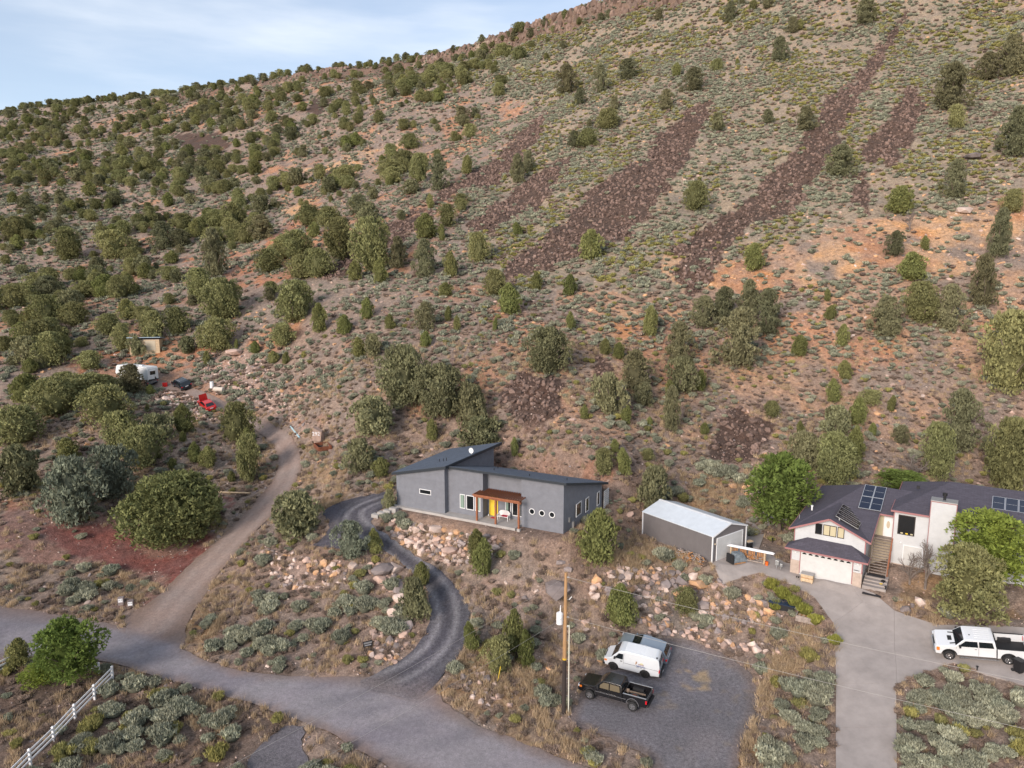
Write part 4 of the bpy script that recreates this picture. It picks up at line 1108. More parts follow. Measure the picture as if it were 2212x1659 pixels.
dn = .10 + 0 * X
for p, q in RUB: dn = np.where(inpoly(u, v, p), q, dn)
dn = np.where(f['cinder'] > 0, 0, dn)
ok = vis & (r.rand(len(X)) < np.clip(dn * area, 0, 1)) & ~blocked(X, Y, .15)
i = np.where(ok)[0]; c = r.rand(len(i))
for lo, hi, k, lb, sd_ in ((0, .42, 'pink', 'pinkish', 21), (.42, .62, 'pale', 'pale', 22), (.62, .72, 'orange', 'orange', 23), (.72, 1, 'grey', 'grey', 24)):
    j = i[(c >= lo) & (c < hi)]
    cover('rubble_' + k, ST[k][:3], X[j], Y[j], .15 + .70 * r.rand(len(j)) ** 2.0 ** 2, lb + ' loose rubble around the yards and road banks', .8, .1, .5, seed=sd_)
print('rubble', len(i))
for poly, q, mixk, s0, s1, sd_ in (([(1230,1270),(1330,1225),(1400,1230),(1460,1215),(1540,1240),(1640,1290),(1700,1330),(1660,1350),(1560,1370),(1500,1380),(1420,1370),(1380,1340),(1300,1290)], 1.8, ('pink', 'grey', 'orange', 'grey', 'pink', 'pale'), .35, .9, 71),
        ([(330,842),(400,845),(460,880),(470,905),(430,915),(380,890),(330,865)], 2.0, ('pale', 'pink'), .3, .6, 72), ([(440,770),(560,765),(640,870),(690,930),(650,945),(560,875),(490,855),(430,815)], 1.0, ('pale', 'pink', 'grey'), .3, .7, 73),
        ([(840,1130),(905,1105),(960,1120),(1000,1150),(1060,1160),(1088,1172),(1060,1208),(1000,1222),(950,1212),(900,1192),(850,1162)], 2.6, ('pink', 'pale', 'grey', 'pink'), .3, .8, 74),
        ([(1890,1250),(1960,1250),(2000,1300),(1970,1330),(1915,1300)], 1.2, ('grey', 'pink', 'grey'), .4, .8, 75), ([(800,1215),(850,1225),(882,1280),(892,1330),(860,1430),(800,1430),(800,1370),(852,1290)], 2.0, ('pink', 'grey', 'pale'), .35, .9, 76),
        ([(560,1185),(640,1195),(740,1215),(770,1240),(700,1275),(600,1265)], 1.6, ('pale', 'pink', 'grey'), .3, .7, 77), ([(575,1030),(600,1030),(490,1190),(400,1300),(370,1290),(480,1160)], 1.2, ('pale', 'grey'), .3, .7, 78), ([(960,1430),(1080,1440),(1110,1540),(1020,1520)], 1.0, ('pink', 'pale', 'grey'), .3, .7, 79), ([(1395,1355),(1500,1365),(1700,1385),(1700,1425),(1560,1408),(1400,1388)], 1.6, ('pink', 'pale', 'orange'), .35, .8, 80)):
    X, Y, Z, u, v, f, area, r, vis = sampler(120000, -75, 60, 45, 135, 640 + sd_)
    i = np.where(inpoly(u, v, poly) & (r.rand(len(X)) < q * area) & ~blocked(X, Y, .1))[0]; c = r.randint(0, len(mixk), len(i))
    for kk_ in set(mixk):
        j = i[np.array([mixk[t] == kk_ for t in c], bool)] if len(i) else i
        cover('bank_stone_' + kk_, ST[kk_][3:5], X[j], Y[j], s0 + (s1 - s0) * r.rand(len(j)), 'stones packed between the boulders of the banks', .85, -.05, .5, seed=sd_)
M_R['cliff'] = grainy('brown_cliff_rock', (.21, .145, .115), .95, .3, 2.0, .5, 6, (.13, .088, .072), objrand=.3)
ST['cliff'] = []
for i in range(3):
    m = stone('cliff_block', 480 + i, 20, (.8, .8, 1.0)); m.materials.append(M_R['cliff']); ST['cliff'].append(m)
X, Y, Z, u, v, f, area, r, vis = sampler(200000, -240, 90, 300, 520, 661)
band = (((Z > 143) & (Z < 152.5) & (u > 930) & (fbm(X / 20, Y / 20, 91, 3) > .40)) | ((Z > 146) & (Z < 153) & (u > 400) & (fbm(X / 20, Y / 20, 93, 3) > .56)))
ok = vis & band & (r.rand(len(X)) < .5 * area)
cover('rim_cliff_rock', ST['cliff'], X[ok], Y[ok], 1.6 + 2.2 * r.rand(ok.sum()), 'broken brown cliff band under the flat rim', 1.25, .15, .15, seed=41)
print('cliff', ok.sum())
X, Y, Z, u, v, f, area, r, vis = sampler(60000, -60, 70, 36, 100, 651)
ir = np.zeros(len(X), bool)
for p in roads_w.values(): ir |= inpoly(X, Y, p)
ir_e = np.full(len(X), 9.0)
for p in roads_w.values(): ir_e = np.minimum(ir_e, polydist(X, Y, p, True))
ok = vis & (r.rand(len(X)) < np.where(ir_e < .7, 2.4, np.where(inpoly(X, Y, roads_w['LOT']) | inpoly(X, Y, roads_w['PULL']), 1.6, np.where(ir, .25, 1.2))) * area) & ~inpoly(X, Y, drive_w)
i = np.where(ok)[0]; c = r.rand(len(i))
for k, lo, hi in (('grey', 0, .4), ('pink', .4, .75), ('pale', .75, 1)):
    j = i[(c >= lo) & (c < hi)]
    cover('gravel_' + k, ST[k][3:5], X[j], Y[j], .06 + .16 * r.rand(len(j)) ** 2, 'small loose gravel stones along roads and bare ground', .8, -.2, .5, seed=31)
# boulders one by one
BOULD = [([(840,1130),(900,1105),(960,1120),(1000,1150),(1060,1160),(1088,1172),(1060,1208),(1000,1222),(950,1212),(900,1192),(850,1162)], 96, (16, 38), 'pink pale pink pale grey orange', 'in the rock bank under the grey house'),
 ([(800,1215),(850,1225),(882,1280),(892,1330),(878,1360),(850,1350),(852,1290),(800,1240)], 22, (18, 48), 'pink grey pink pale', 'on the inner edge of the looping driveway'),
 ([(795,1365),(860,1355),(890,1375),(860,1430),(800,1430)], 16, (16, 38), 'pink pale orange grey', 'beside the small black sign'),
 ([(560,1190),(600,1195),(740,1222),(770,1215),(760,1245),(700,1245),(600,1215)], 18, (14, 30), 'pale grey pink orange', 'along the top of the driveway island'),
 ([(1230,1270),(1330,1225),(1400,1232),(1460,1235),(1540,1250),(1640,1300),(1690,1330),(1640,1350),(1560,1340),(1500,1300),(1420,1290),(1300,1290)], 52, (14, 38), 'pink grey pale orange grey', 'on the bank below the steel shed'),
 ([(1395,1362),(1500,1372),(1560,1385),(1695,1400),(1690,1418),(1560,1400),(1400,1380)], 26, (14, 30), 'pink pale orange grey', 'in the row behind the parked van'),
 ([(330,842),(400,850),(460,880),(470,905),(430,915),(380,880),(330,860)], 16, (9, 20), 'pale pale pink', 'in the rubble beside the red car'),
 ([(440,780),(560,775),(620,850),(640,900),(560,860),(480,850)], 14, (8, 20), 'pale pink grey', 'on the cut bank behind the dark car'),
 ([(985,1440),(1060,1450),(1090,1520),(1020,1515)], 12, (12, 28), 'pink grey pale', 'left of the pole at the road corner'),
 ([(1910,1255),(1960,1255),(1990,1300),(1965,1325),(1915,1290)], 14, (16, 34), 'orange grey pale grey', 'in the rock garden beside the steps'),
 ([(1560,1030),(1600,1025),(1660,1060),(1640,1085),(1590,1060)], 8, (14, 26), 'grey pale orange', 'in the low rock row behind the shed')]
for bi, (poly, n, (s0, s1), mixs, pl) in enumerate(BOULD):
    r = np.random.RandomState(700 + bi); P = np.array(poly); x0, y0 = P.min(0); x1, y1 = P.max(0); got = []; tries = 0
    while len(got) < n and tries < 5000:
        tries += 1
        a, b = x0 + (x1 - x0) * r.rand(), y0 + (y1 - y0) * r.rand(); s = s0 + (s1 - s0) * r.rand() ** 1.9
        if not inpoly(np.array([a]), np.array([b]), poly)[0]: continue
        if any((a - q[0]) ** 2 + ((b - q[1]) * 1.25) ** 2 < (.33 * (s + q[2])) ** 2 for q in got): continue
        got.append((a, b, s))
    got = np.array(got); p3 = cast(ZT, got[:, 0], got[:, 1])
    kinds_ = mixs.split()
    items = []
    for (a, b, s), p in zip(got, p3):
        if blocked(np.array([p[0]]), np.array([p[1]]), .1)[0]: continue
        k = kinds_[r.randint(len(kinds_))]; d = .80 * s * np.hypot(p[1] * CP, 0) / FPX
        o = link('boulder', ST[k][r.randint(6)]); o.location = (p[0], p[1], p[2] + .06 * d)
        o.scale = (d * 1.15, d * (.9 + .3 * r.rand()), d * (.9 + .3 * r.rand())); o.rotation_euler = (r.randn() * .25, r.randn() * .25, r.rand() * 6.28)
        items.append((o, a, k, s, b))
    dd = {}
    for t in items: dd.setdefault((t[2], 'big' if t[3] > (s0 + s1) * .52 else 'small'), []).append(t)
    for (k, szw), L_ in dd.items():
        rows = [L_]
        if len(L_) > 12: s_ = sorted(L_, key=lambda t: t[4]); rows = [s_[:len(s_) // 2], s_[len(s_) // 2:]]
        for ri, row in enumerate(rows):
            row.sort(key=lambda t: t[1]); rn = '' if len(rows) == 1 else (' upper' if ri == 0 else ' lower')
            for q, t in enumerate(row):
                pos = 'only one' if len(row) == 1 else ('leftmost' if q == 0 else ('rightmost' if q == len(row) - 1 else ORD[min(q, 19)] + ' from left'))
                lab = '%s%s %s boulder %s, %s' % (szw, rn, {'pink': 'pinkish', 'pale': 'whitish', 'orange': 'orange', 'grey': 'grey brown', 'dark': 'dark'}[k], pl, pos)
                if pos == 'only one': lab = lab.replace(', only one', '')
                tag(t[0], lab, 'boulder', 'loose boulders ' + pl)
# a few landmark rocks
for u, v, s, k, lab in ((1205,1285,62,'grey','very large grey flat topped boulder left of the utility pole'),(820,1240,52,'grey','huge brown boulder at the island tip above the driveway'),
                        (2100,345,30,'grey','pale grey slab on the upper right slope'),(2085,460,30,'pale','pinkish white block on the orange outcrop'),(505,768,34,'pink','pink mound of rock above the trailer yard'),
                        (1510,1268,40,'orange','bright orange boulder in the bank below the shed'),(970,1195,36,'pink','largest pinkish slab in the rock bank under the grey house')):
    p = W(u, v); d = s * p[1] / FPX
    o = link('boulder', ST[k][1]); o.location = (p[0], p[1], p[2] + .2 * d); o.scale = (d * 1.3, d, d * .62); o.rotation_euler = (.1, .15, u); tag(o, lab, 'boulder')
# ------------------------------------------------------------------ mesh builder
class MB:
    def __init__(s): s.V = []; s.F = []
    def add(s, V, F):
        o = len(s.V); s.V += [tuple(map(float, p)) for p in V]; s.F += [tuple(i + o for i in f) for f in F]; return s
    def box(s, x0, x1, y0, y1, z0, z1):
        return s.add([(x0,y0,z0),(x1,y0,z0),(x1,y1,z0),(x0,y1,z0),(x0,y0,z1),(x1,y0,z1),(x1,y1,z1),(x0,y1,z1)],
                     [(0,3,2,1),(4,5,6,7),(0,1,5,4),(1,2,6,5),(2,3,7,6),(3,0,4,7)])
    def bar(s, p, q, w, h=None, upv=(0, 0, 1)):
        h = h or w; p = Vector(p); q = Vector(q); d = (q - p).normalized(); up = Vector(upv)
        if abs(d.dot(up)) > .97: up = Vector((1, 0, 0))
        a = d.cross(up).normalized(); b = a.cross(d).normalized()
        V = [t + a * i * w / 2 + b * j * h / 2 for t in (p, q) for i, j in ((-1, -1), (1, -1), (1, 1), (-1, 1))]
        return s.add([tuple(v) for v in V], [(0,1,2,3),(7,6,5,4),(0,4,5,1),(1,5,6,2),(2,6,7,3),(3,7,4,0)])
    def slab(s, pts, t):
        """a flat or folded polygon given thickness t downwards"""
        n = len(pts); V = [tuple(p) for p in pts] + [(p[0], p[1], p[2] - t) for p in pts]
        F = [tuple(range(n)), tuple(range(2 * n - 1, n - 1, -1))] + [(i, i + n, (i + 1) % n + n, (i + 1) % n) for i in range(n)]
        return s.add(V, F)
    def prism(s, pts, axis, a, b):
        """polygon of 2D points extruded along axis from a to b; axis x: pts=(y,z); y: (x,z); z: (x,y)"""
        f = {'x': lambda p, t: (t, p[0], p[1]), 'y': lambda p, t: (p[0], t, p[1]), 'z': lambda p, t: (p[0], p[1], t)}[axis]
        n = len(pts); V = [f(p, a) for p in pts] + [f(p, b) for p in pts]
        return s.add(V, [tuple(range(n)), tuple(range(2 * n - 1, n - 1, -1))] + [(i, i + n, (i + 1) % n + n, (i + 1) % n) for i in range(n)])
    def cyl(s, p, q, r, n=12, r2=None):
        V, F = tube_rings([p, q], [r, r if r2 is None else r2], n); return s.add(V, F)
    def build(s, name, mat, parent=None, bevel=0.0, smooth_=False, fix=True):
        me = bpy.data.meshes.new(name); me.from_pydata(s.V, [], s.F); me.update()
        if fix or bevel > 0:
            bm = bmesh.new(); bm.from_mesh(me)
            bmesh.ops.recalc_face_normals(bm, faces=bm.faces)
            if bevel > 0:
                es = [e for e in bm.edges if len(e.link_faces) == 2 and e.calc_face_angle(0) > .35]
                bmesh.ops.bevel(bm, geom=es, offset=bevel, segments=2, affect='EDGES', profile=.6, clamp_overlap=True)
            bm.to_mesh(me); bm.free()
        if smooth_:
            me.polygons.foreach_set('use_smooth', np.ones(len(me.polygons), bool))
        me.materials.append(mat)
        return link(name, me, parent)
def B(x0, x1, y0, y1, z0, z1): return MB().box(x0, x1, y0, y1, z0, z1)

def shingle_material(name, c):
    m = grainy(name, c, .9, .16, 3.0, .25, 40)
    nt = m.node_tree; N = nt.nodes; L = nt.links; b = N['Principled BSDF']
    tc = N.new('ShaderNodeTexCoord'); br = N.new('ShaderNodeTexBrick')
    br.inputs['Scale'].default_value = 1.0; br.inputs['Brick Width'].default_value = .5; br.inputs['Row Height'].default_value = .17; br.inputs['Mortar Size'].default_value = .012
    br.inputs['Color1'].default_value = (*[x * 1.18 for x in c], 1); br.inputs['Color2'].default_value = (*[x * .82 for x in c], 1); br.inputs['Mortar'].default_value = (*[x * .5 for x in c], 1)
    br.inputs['Bias'].default_value = 0.0
    L.new(tc.outputs['Object'], br.inputs['Vector'])
    mx = N.new('ShaderNodeMix'); mx.data_type = 'RGBA'; mx.inputs['Factor'].default_value = .6
    old = b.inputs['Base Color'].links[0].from_socket
    L.new(old, mx.inputs['A']); L.new(br.outputs['Color'], mx.inputs['B']); L.new(mx.outputs['Result'], b.inputs['Base Color'])
    return m
def lap_material(name, c, pitch=.2, axis=2, depth=.6, rough=.7):
    """lap siding or ribbed sheet: fine relief only"""
    m = grainy(name, c, rough, .05, 1.2)
    nt = m.node_tree; N = nt.nodes; L = nt.links; b = N['Principled BSDF']
    tc = N.new('ShaderNodeTexCoord'); sp = N.new('ShaderNodeSeparateXYZ'); L.new(tc.outputs['Object'], sp.inputs[0])
    dv = N.new('ShaderNodeMath'); dv.operation = 'DIVIDE'; dv.inputs[1].default_value = pitch; L.new(sp.outputs[axis], dv.inputs[0])
    fr = N.new('ShaderNodeMath'); fr.operation = 'FRACT'; L.new(dv.outputs[0], fr.inputs[0])
    bp = N.new('ShaderNodeBump'); bp.inputs['Strength'].default_value = depth; bp.inputs['Distance'].default_value = .03
    L.new(fr.outputs[0], bp.inputs['Height']); L.new(bp.outputs['Normal'], b.inputs['Normal'])
    return m
M_STUCCO = grainy('grey_stucco', (.190, .196, .222), .92, .07, 1.5, .25, 60)
M_ROOFD = shingle_material('dark_blue_shingles', (.100, .120, .155))
M_ROOFP = shingle_material('purple_grey_shingles', (.088, .080, .100))
M_WFRAME = principled('white_vinyl', (.72, .72, .72), .45)
M_GLASS = principled('window_glass', (.012, .014, .016), .06, 0, .7)
M_TINT = principled('tinted_glass', (.010, .013, .016), .05, 0, .8)
M_CONC = grainy('pale_concrete', (.40, .375, .355), .92, .08, 1.3, .2, 30)
M_CONCW = grainy('driveway_concrete', (.335, .295, .275), .93, .10, .7, .15, 40)
M_CEDAR = grainy('red_stained_cedar', (.30, .115, .06), .75, .18, 6, stretch=(1, 1, 1))
M_YEL = principled('yellow_paint', (.75, .52, .05), .5)
M_WICK = grainy('white_wicker', (.70, .68, .67), .8, .1, 20, .3, 60)
M_RED = principled('red_fabric', (.45, .03, .05), .8)
M_CURT = principled('sage_curtain', (.21, .28, .235), .9)
M_BLACK = principled('black_plastic', (.016, .016, .018), .5)
M_RUB = principled('black_rubber', (.022, .022, .023), .85)
M_METAL = principled('galvanised_metal', (.45, .46, .47), .4, .7)
M_SIDING = lap_material('white_lap_siding', (.55, .555, .565), .2, 2)
M_PINK = principled('dusty_red_trim', (.33, .155, .155), .6)
M_STONEV = grainy('tan_block_veneer', (.47, .375, .315), .9, .12, 2.2, .3, 20)
M_DOORW = lap_material('white_sectional_door', (.57, .565, .555), .56, 2, .35, .5)
M_SHEDW = lap_material('taupe_ribbed_steel', (.152, .140, .142), .22, 1, .8, .5)
M_SHEDF = lap_material('taupe_ribbed_steel_gable', (.152, .140, .142), .22, 0, .8, .5)
M_SHEDR = lap_material('white_ribbed_roof', (.58, .62, .66), .3, 1, .25, .35)
M_PV = principled('solar_cells', (.006, .010, .028), .12, 0, .6)
M_ALU = principled('aluminium', (.60, .61, .62), .35, .6)
M_WOODG = grainy('weathered_wood', (.34, .28, .245), .9, .2, 5)
M_WOODT = grainy('pale_timber', (.58, .43, .28), .8, .15, 5)
M_WOODO = grainy('orange_wood', (.42, .21, .09), .8, .2, 5)
M_TAN = principled('tan_paint', (.52, .44, .33), .6)
M_BLIND = principled('cream_blinds', (.50, .44, .29), .7)
M_MAT = principled('charcoal_mat', (.035, .033, .036), .95)
M_WHITEP = principled('white_paint', (.75, .75, .76), .4)
M_ORNG = principled('orange_plastic', (.75, .14, .02), .5)
M_TARP = grainy('grey_tarp', (.20, .23, .25), .6, .25, 3)
M_ROT = math.atan2(HU[1], HU[0]); M_ROTG = math.atan2(GU[1], GU[0]); M_ROTS = math.atan2(SU[1], SU[0])
def window(parent, x0, x1, z0, z1, y, fr=.07, glass=None, frame=None, mull=(), name='window', axis='y', curtain=None):
    """frame proud of the wall, glass set back; outward is -y (axis y) or +x (axis x)"""
    glass = glass or M_GLASS; frame = frame or M_WFRAME
    def bx(mb, a0, a1, c0, c1, d0, d1):
        if axis == 'y': mb.box(a0, a1, y + c0, y + c1, d0, d1)
        else: mb.box(y - c1, y - c0, a0, a1, d0, d1)
    m = MB(); bx(m, x0, x1, -.05, .01, z0, z0 + fr); bx(m, x0, x1, -.05, .01, z1 - fr, z1)
    bx(m, x0, x0 + fr, -.05, .01, z0 + fr, z1 - fr); bx(m, x1 - fr, x1, -.05, .01, z0 + fr, z1 - fr)
    for t in mull: bx(m, t - fr / 2, t + fr / 2, -.045, .01, z0 + fr, z1 - fr)
    w = m.build(name, frame, parent)
    g = MB(); bx(g, x0 + fr, x1 - fr, -.012, .0, z0 + fr, z1 - fr); g.build('pane', glass, w)
    if curtain:
        c = MB(); bx(c, curtain[0], curtain[1], -.018, -.013, z0 + fr, z1 - fr); c.build('curtain', curtain[2], w)
    return w

# ------------------------------------------------------------------ grey house
GH = empty('grey_house', (HA[0], HA[1], HZ), M_ROT, 'modern dark grey stucco house with slanted roofs, red pergola and three round windows', 'house')
m = MB()
m.prism([(0, 0), (6.4, 0), (6.4, 11.3), (0, 11.3)], 'z', -1.2, 3.3)
LW = m.build('left_wing_wall', M_STUCCO, GH)
# wedge under the single pitch roof of the left wing
m = MB(); m.add([(0,0,3.28),(6.4,0,3.28),(6.4,0,5.02),(0,0,3.55),(0,11.3,3.28),(6.4,11.3,3.28),(6.4,11.3,5.02),(0,11.3,3.55)],
                [(0,1,2,3),(7,6,5,4),(0,4,5,1),(1,5,6,2),(2,6,7,3),(3,7,4,0)])
m.build('clerestory_wall', M_STUCCO, GH)
def zr(y): return 5.12 - .245 * (y - .3)
m = MB()      # middle block, porch back wall, right block: tops follow the roof falling to the back
def wallblock(mb, x0, x1, y0, y1, xb1=None):
    xb = x1 if xb1 is None else xb1
    mb.add([(x0,y0,-1.2),(x1,y0,-1.2),(xb,y1,-1.2),(x0,y1,-1.2),(x0,y0,zr(y0)-.12),(x1,y0,zr(y0)-.12),(xb,y1,zr(y1)-.12),(x0,y1,zr(y1)-.12)],
           [(0,3,2,1),(4,5,6,7),(0,1,5,4),(1,2,6,5),(2,3,7,6),(3,0,4,7)])
wallblock(m, 6.405, 10.78, .7, 9.4); m.build('middle_wall', M_STUCCO, GH)
m = MB(); wallblock(m, 10.785, 15.365, 1.75, 9.39); m.build('porch_wall', M_STUCCO, GH)
m = MB(); wallblock(m, 15.37, 20.12, .7, 9.4, 21.1); m.build('right_wall', M_STUCCO, GH)
m = MB(); m.slab([(-.35,-.35,3.66),(6.75,-.35,5.28),(7.35,11.6,5.42),(-.1,11.6,3.75)], .2)
rf = m.build('left_roof', M_ROOFD, GH)
m = MB(); m.slab([(-.37,-.385,3.63),(6.78,-.385,5.25),(6.78,-.345,5.25),(-.37,-.345,3.63)], .26); m.slab([(6.76,-.34,5.24),(6.80,-.34,5.24),(7.40,11.6,5.40),(7.36,11.6,5.40)], .3)
m.build('fascia', principled('dark_trim', (.03, .036, .045), .5), rf)
m = MB(); m.slab([(6.3,.25,zr(.25)),(20.55,.25,zr(.25)),(21.65,9.9,zr(9.9)),(6.95,9.9,zr(9.9))], .16)
rf2 = m.build('right_roof', M_ROOFD, GH)
m = MB(); m.slab([(6.3,.21,zr(.25)-.01),(20.58,.21,zr(.25)-.01),(20.58,.245,zr(.25)-.01),(6.3,.245,zr(.25)-.01)], .24); m.slab([(20.56,.25,zr(.25)-.01),(20.6,.25,zr(.25)-.01),(21.7,9.9,zr(9.9)-.01),(21.66,9.9,zr(9.9)-.01)], .24)
m.build('fascia', bpy.data.materials['dark_trim'], rf2)
B(-.4, 6.45, -.5, -.003, -.6, -.16).build('foundation_ledge', M_CONC, GH)
m = MB(); m.prism([(6.46,-.5),(6.9,-.62),(10.6,-.62),(15.36,-.75),(15.36,1.74),(10.79,1.74),(10.79,.695),(6.46,.695)], 'z', -.9, -.16); m.build('porch_slab', M_CONC, GH)
window(GH, 3.11, 4.65, 1.62, 2.18, 0)
window(GH, 7.92, 8.58, .47, 2.07, .7, curtain=(8.0, 8.4, M_CURT))
window(GH, 8.73, 9.69, .45, 2.06, .7)
window(GH, 9.82, 10.48, .44, 2.05, .7, curtain=(10.1, 10.4, M_CURT))
window(GH, 12.95, 13.62, .22, 2.1, 1.75, curtain=(13.03, 13.3, M_CURT))
window(GH, 13.78, 14.48, .22, 2.1, 1.75); window(GH, 14.66, 15.3, .22, 2.1, 1.75)
d = B(11.15, 11.72, 1.66, 1.745, -.14, 2.15).build('door', M_YEL, GH); B(11.64, 11.68, 1.60, 1.655, .85, 1.05).build('handle', M_METAL, d)
m = B(11.95, 12.05, 1.69, 1.747, -.14, 2.15); m.box(11.02, 11.10, 1.69, 1.747, -.14, 2.15); m.box(11.10, 11.95, 1.69, 1.747, 2.16, 2.22); m.build('door_frame', M_YEL, GH)
B(11.73, 11.94, 1.70, 1.746, -.14, 2.15).build('door_glass', M_GLASS, GH)
for cx in (16.6, 17.73, 18.86):
    n = 28; ro, ri = .33, .26
    V = []; Fq = []
    for k in range(n):
        t = 2 * math.pi * k / n
        for r_, yy in ((ro, .66), (ri, .66), (ri, .71), (ro, .71)): V.append((cx + r_ * math.cos(t), yy, 1.42 + r_ * math.sin(t)))
    for k in range(n):
        for j in range(4): Fq.append((k * 4 + j, k * 4 + (j + 1) % 4, ((k + 1) % n) * 4 + (j + 1) % 4, ((k + 1) % n) * 4 + j))
    w = MB().add(V, Fq).build('round_window', M_WFRAME, GH)
    MB().prism([(cx + .262 * math.cos(2 * math.pi * k / n), 1.42 + .262 * math.sin(2 * math.pi * k / n)) for k in range(n)], 'y', .685, .698).build('pane', M_TINT, w)
# windows of the right side wall (wall leans out a little to the back)
def side_x(y): return 20.12 + (y - .7) * (.98 / 8.7)
sgrp = []
for y0, y1, z0, z1 in ((3.1, 4.6, .62, 2.05), (5.3, 6.25, .5, 2.05), (8.0, 8.8, .45, 2.0)):
    xw = side_x((y0 + y1) / 2) + .02
    w = window(GH, y0, y1, z0, z1, xw + .03, axis='x')
m = MB(); m.bar((side_x(1.9)+.04, 1.9, .5), (side_x(1.9)+.04, 1.9, 1.0), .28, .1); m.bar((side_x(2.6)+.1, 2.6, -.3), (side_x(2.6)+.1, 2.6, .35), .25, .2); m.build('utility_meter', M_METAL, GH)
m = MB(); m.bar((21.2, 9.45, -.6), (21.2, 9.45, 2.6), .09); m.build('downspout', M_BLACK, GH)
for x, y, s in ((3.9, 2.95, .3), (4.5, 2.85, .35), (4.85, 2.9, .4)): MB().cyl((x, y, 3.75 + .225 * x - .1), (x, y, 3.75 + .225 * x + s), .035, 8).build('vent_pipe', M_BLACK, GH)
for x, y in ((10.7, 3.4), (15.4, 2.6), (18.9, 4.5), (9, 7.5)): MB().cyl((x, y, zr(y) - .1), (x, y, zr(y) + .25), .04, 8).build('vent_pipe', M_BLACK, GH)
dish = empty('satellite_dish', (HA + HU * 6.8 + HW * 5.2).tolist() + [HZ + 5.42], M_ROT, 'small white satellite dish on the grey house roof edge', 'satellite dish')
n = 20; V = [(0, 0, .35)]; V += [(.30 * math.cos(2 * math.pi * k / n), -.09, .35 + .33 * math.sin(2 * math.pi * k / n)) for k in range(n)]
me = mesh_vf('reflector', [(0, .02, .35)] + V[1:] , [(0, 1 + k, 1 + (k + 1) % n) for k in range(n)]); link('reflector', me, dish, M_WHITEP)
MB().bar((0, .02, -.12), (0, .04, .3), .04).bar((0, 0, .15), (0, -.38, .3), .025).build('mast', M_METAL, dish)
# pergola
PG = empty('pergola', (HA + HU * 13.1 + HW * .4).tolist() + [HZ], M_ROT, 'red stained wooden pergola over the porch of the grey house', 'pergola')
def pl(x): return x - 13.1
for x, y in ((10.72, -.5), (13.0, -.56), (15.75, -.68)):
    B(pl(x) - .09, pl(x) + .09, y - .4 - .09, y - .4 + .09, -.12, 2.5).build('post', M_CEDAR, PG)
    B(pl(x) - .16, pl(x) + .16, y - .4 - .16, y - .4 + .16, -1.1, -.125).build('footing', M_CONC, PG)
B(pl(10.45), pl(15.98), -1.12, -1.07, 2.50, 2.74).build('beam', M_CEDAR, PG); B(pl(10.45), pl(15.98), -.90, -.85, 2.50, 2.74).build('beam', M_CEDAR, PG)
B(pl(10.8), pl(15.35), 1.25, 1.31, 2.50, 2.74).build('ledger', M_CEDAR, PG)
for k in range(20):
    x = pl(10.52 + k * .28); yb = 1.25 if pl(10.8) < x < pl(15.33) else .25
    B(x - .022, x + .022, -1.35, yb, 2.745, 2.90).build('rafter', M_CEDAR, PG)
B(pl(10.45), pl(15.98), -1.395, -1.355, 2.74, 2.905).build('fascia_board', M_CEDAR, PG)
# porch bench, lamp, mat
BN = empty('wicker_bench', (HA + HU * 13.1 + HW * 1.05).tolist() + [HZ - .16], M_ROT, 'white wicker bench with a red cushion on the grey house porch', 'bench')
B(-.62, .62, -.30, .25, .38, .44).build('seat', M_WICK, BN, .02)
m = MB(); 
arc = [(-.66, .42), (-.66, .72), (-.5, .92), (-.2, 1.0), (.2, 1.0), (.5, .92), (.66, .72), (.66, .42)]
m.prism(arc, 'y', .22, .29); m.build('backrest', M_WICK, BN, .02)
for sx in (-1, 1):
    MB().bar((sx * .64, -.28, .44), (sx * .64, .22, .66), .07).bar((sx * .64, -.28, .3), (sx * .64, -.28, .62), .06).build('armrest', M_WICK, BN)
    for yy in (-.27, .22): MB().bar((sx * .6, yy, 0), (sx * .6, yy, .38), .05).build('leg', M_WICK, BN)
B(-.2, .5, -.24, .2, .442, .50).build('cushion', M_RED, BN, .02)
o = B(-.35, .35, -.22, .22, 0, .015).build('door_mat', M_RED); o.location = (HA + HU * 11.9 + HW * 1.1).tolist() + [HZ - .158]; o.rotation_euler = (0, 0, M_ROT); tag(o, 'dark red door mat before the yellow front door', 'mat')
o = MB().cyl((0, 0, 0), (0, 0, .2), .07, 10, .05).build('porch_lantern', M_WHITEP); o.location = (HA + HU * 11.05 + HW * 1.45).tolist() + [HZ - .158]; tag(o, 'small pale lantern on the porch floor by the yellow door', 'lantern')
# lattice at the back corner, steps at the left
o = MB(); 
for k in range(9): o.bar((0, k * .2, 0), (0, k * .2, 2.0), .03)
for k in range(9): o.bar((0, 0, k * .24), (0, 1.6, k * .24), .03)
o = o.build('lattice_screen', M_WFRAME); o.location = (HA + HU * 21.35 + HW * 9.5).tolist() + [HZ - .2]; o.rotation_euler = (0, 0, M_ROT); tag(o, 'white lattice screen behind the right corner of the grey house', 'screen')
ST_ = empty('garden_steps', W(822, 1112), M_ROT, 'pale concrete block steps left of the grey house', 'steps')
for k in range(4): B(-.9 + k * .55, .0 + k * .55, -.5 + k * .35, .1 + k * .35, -.3, .1 + k * .22).build('step', M_CONC, ST_)

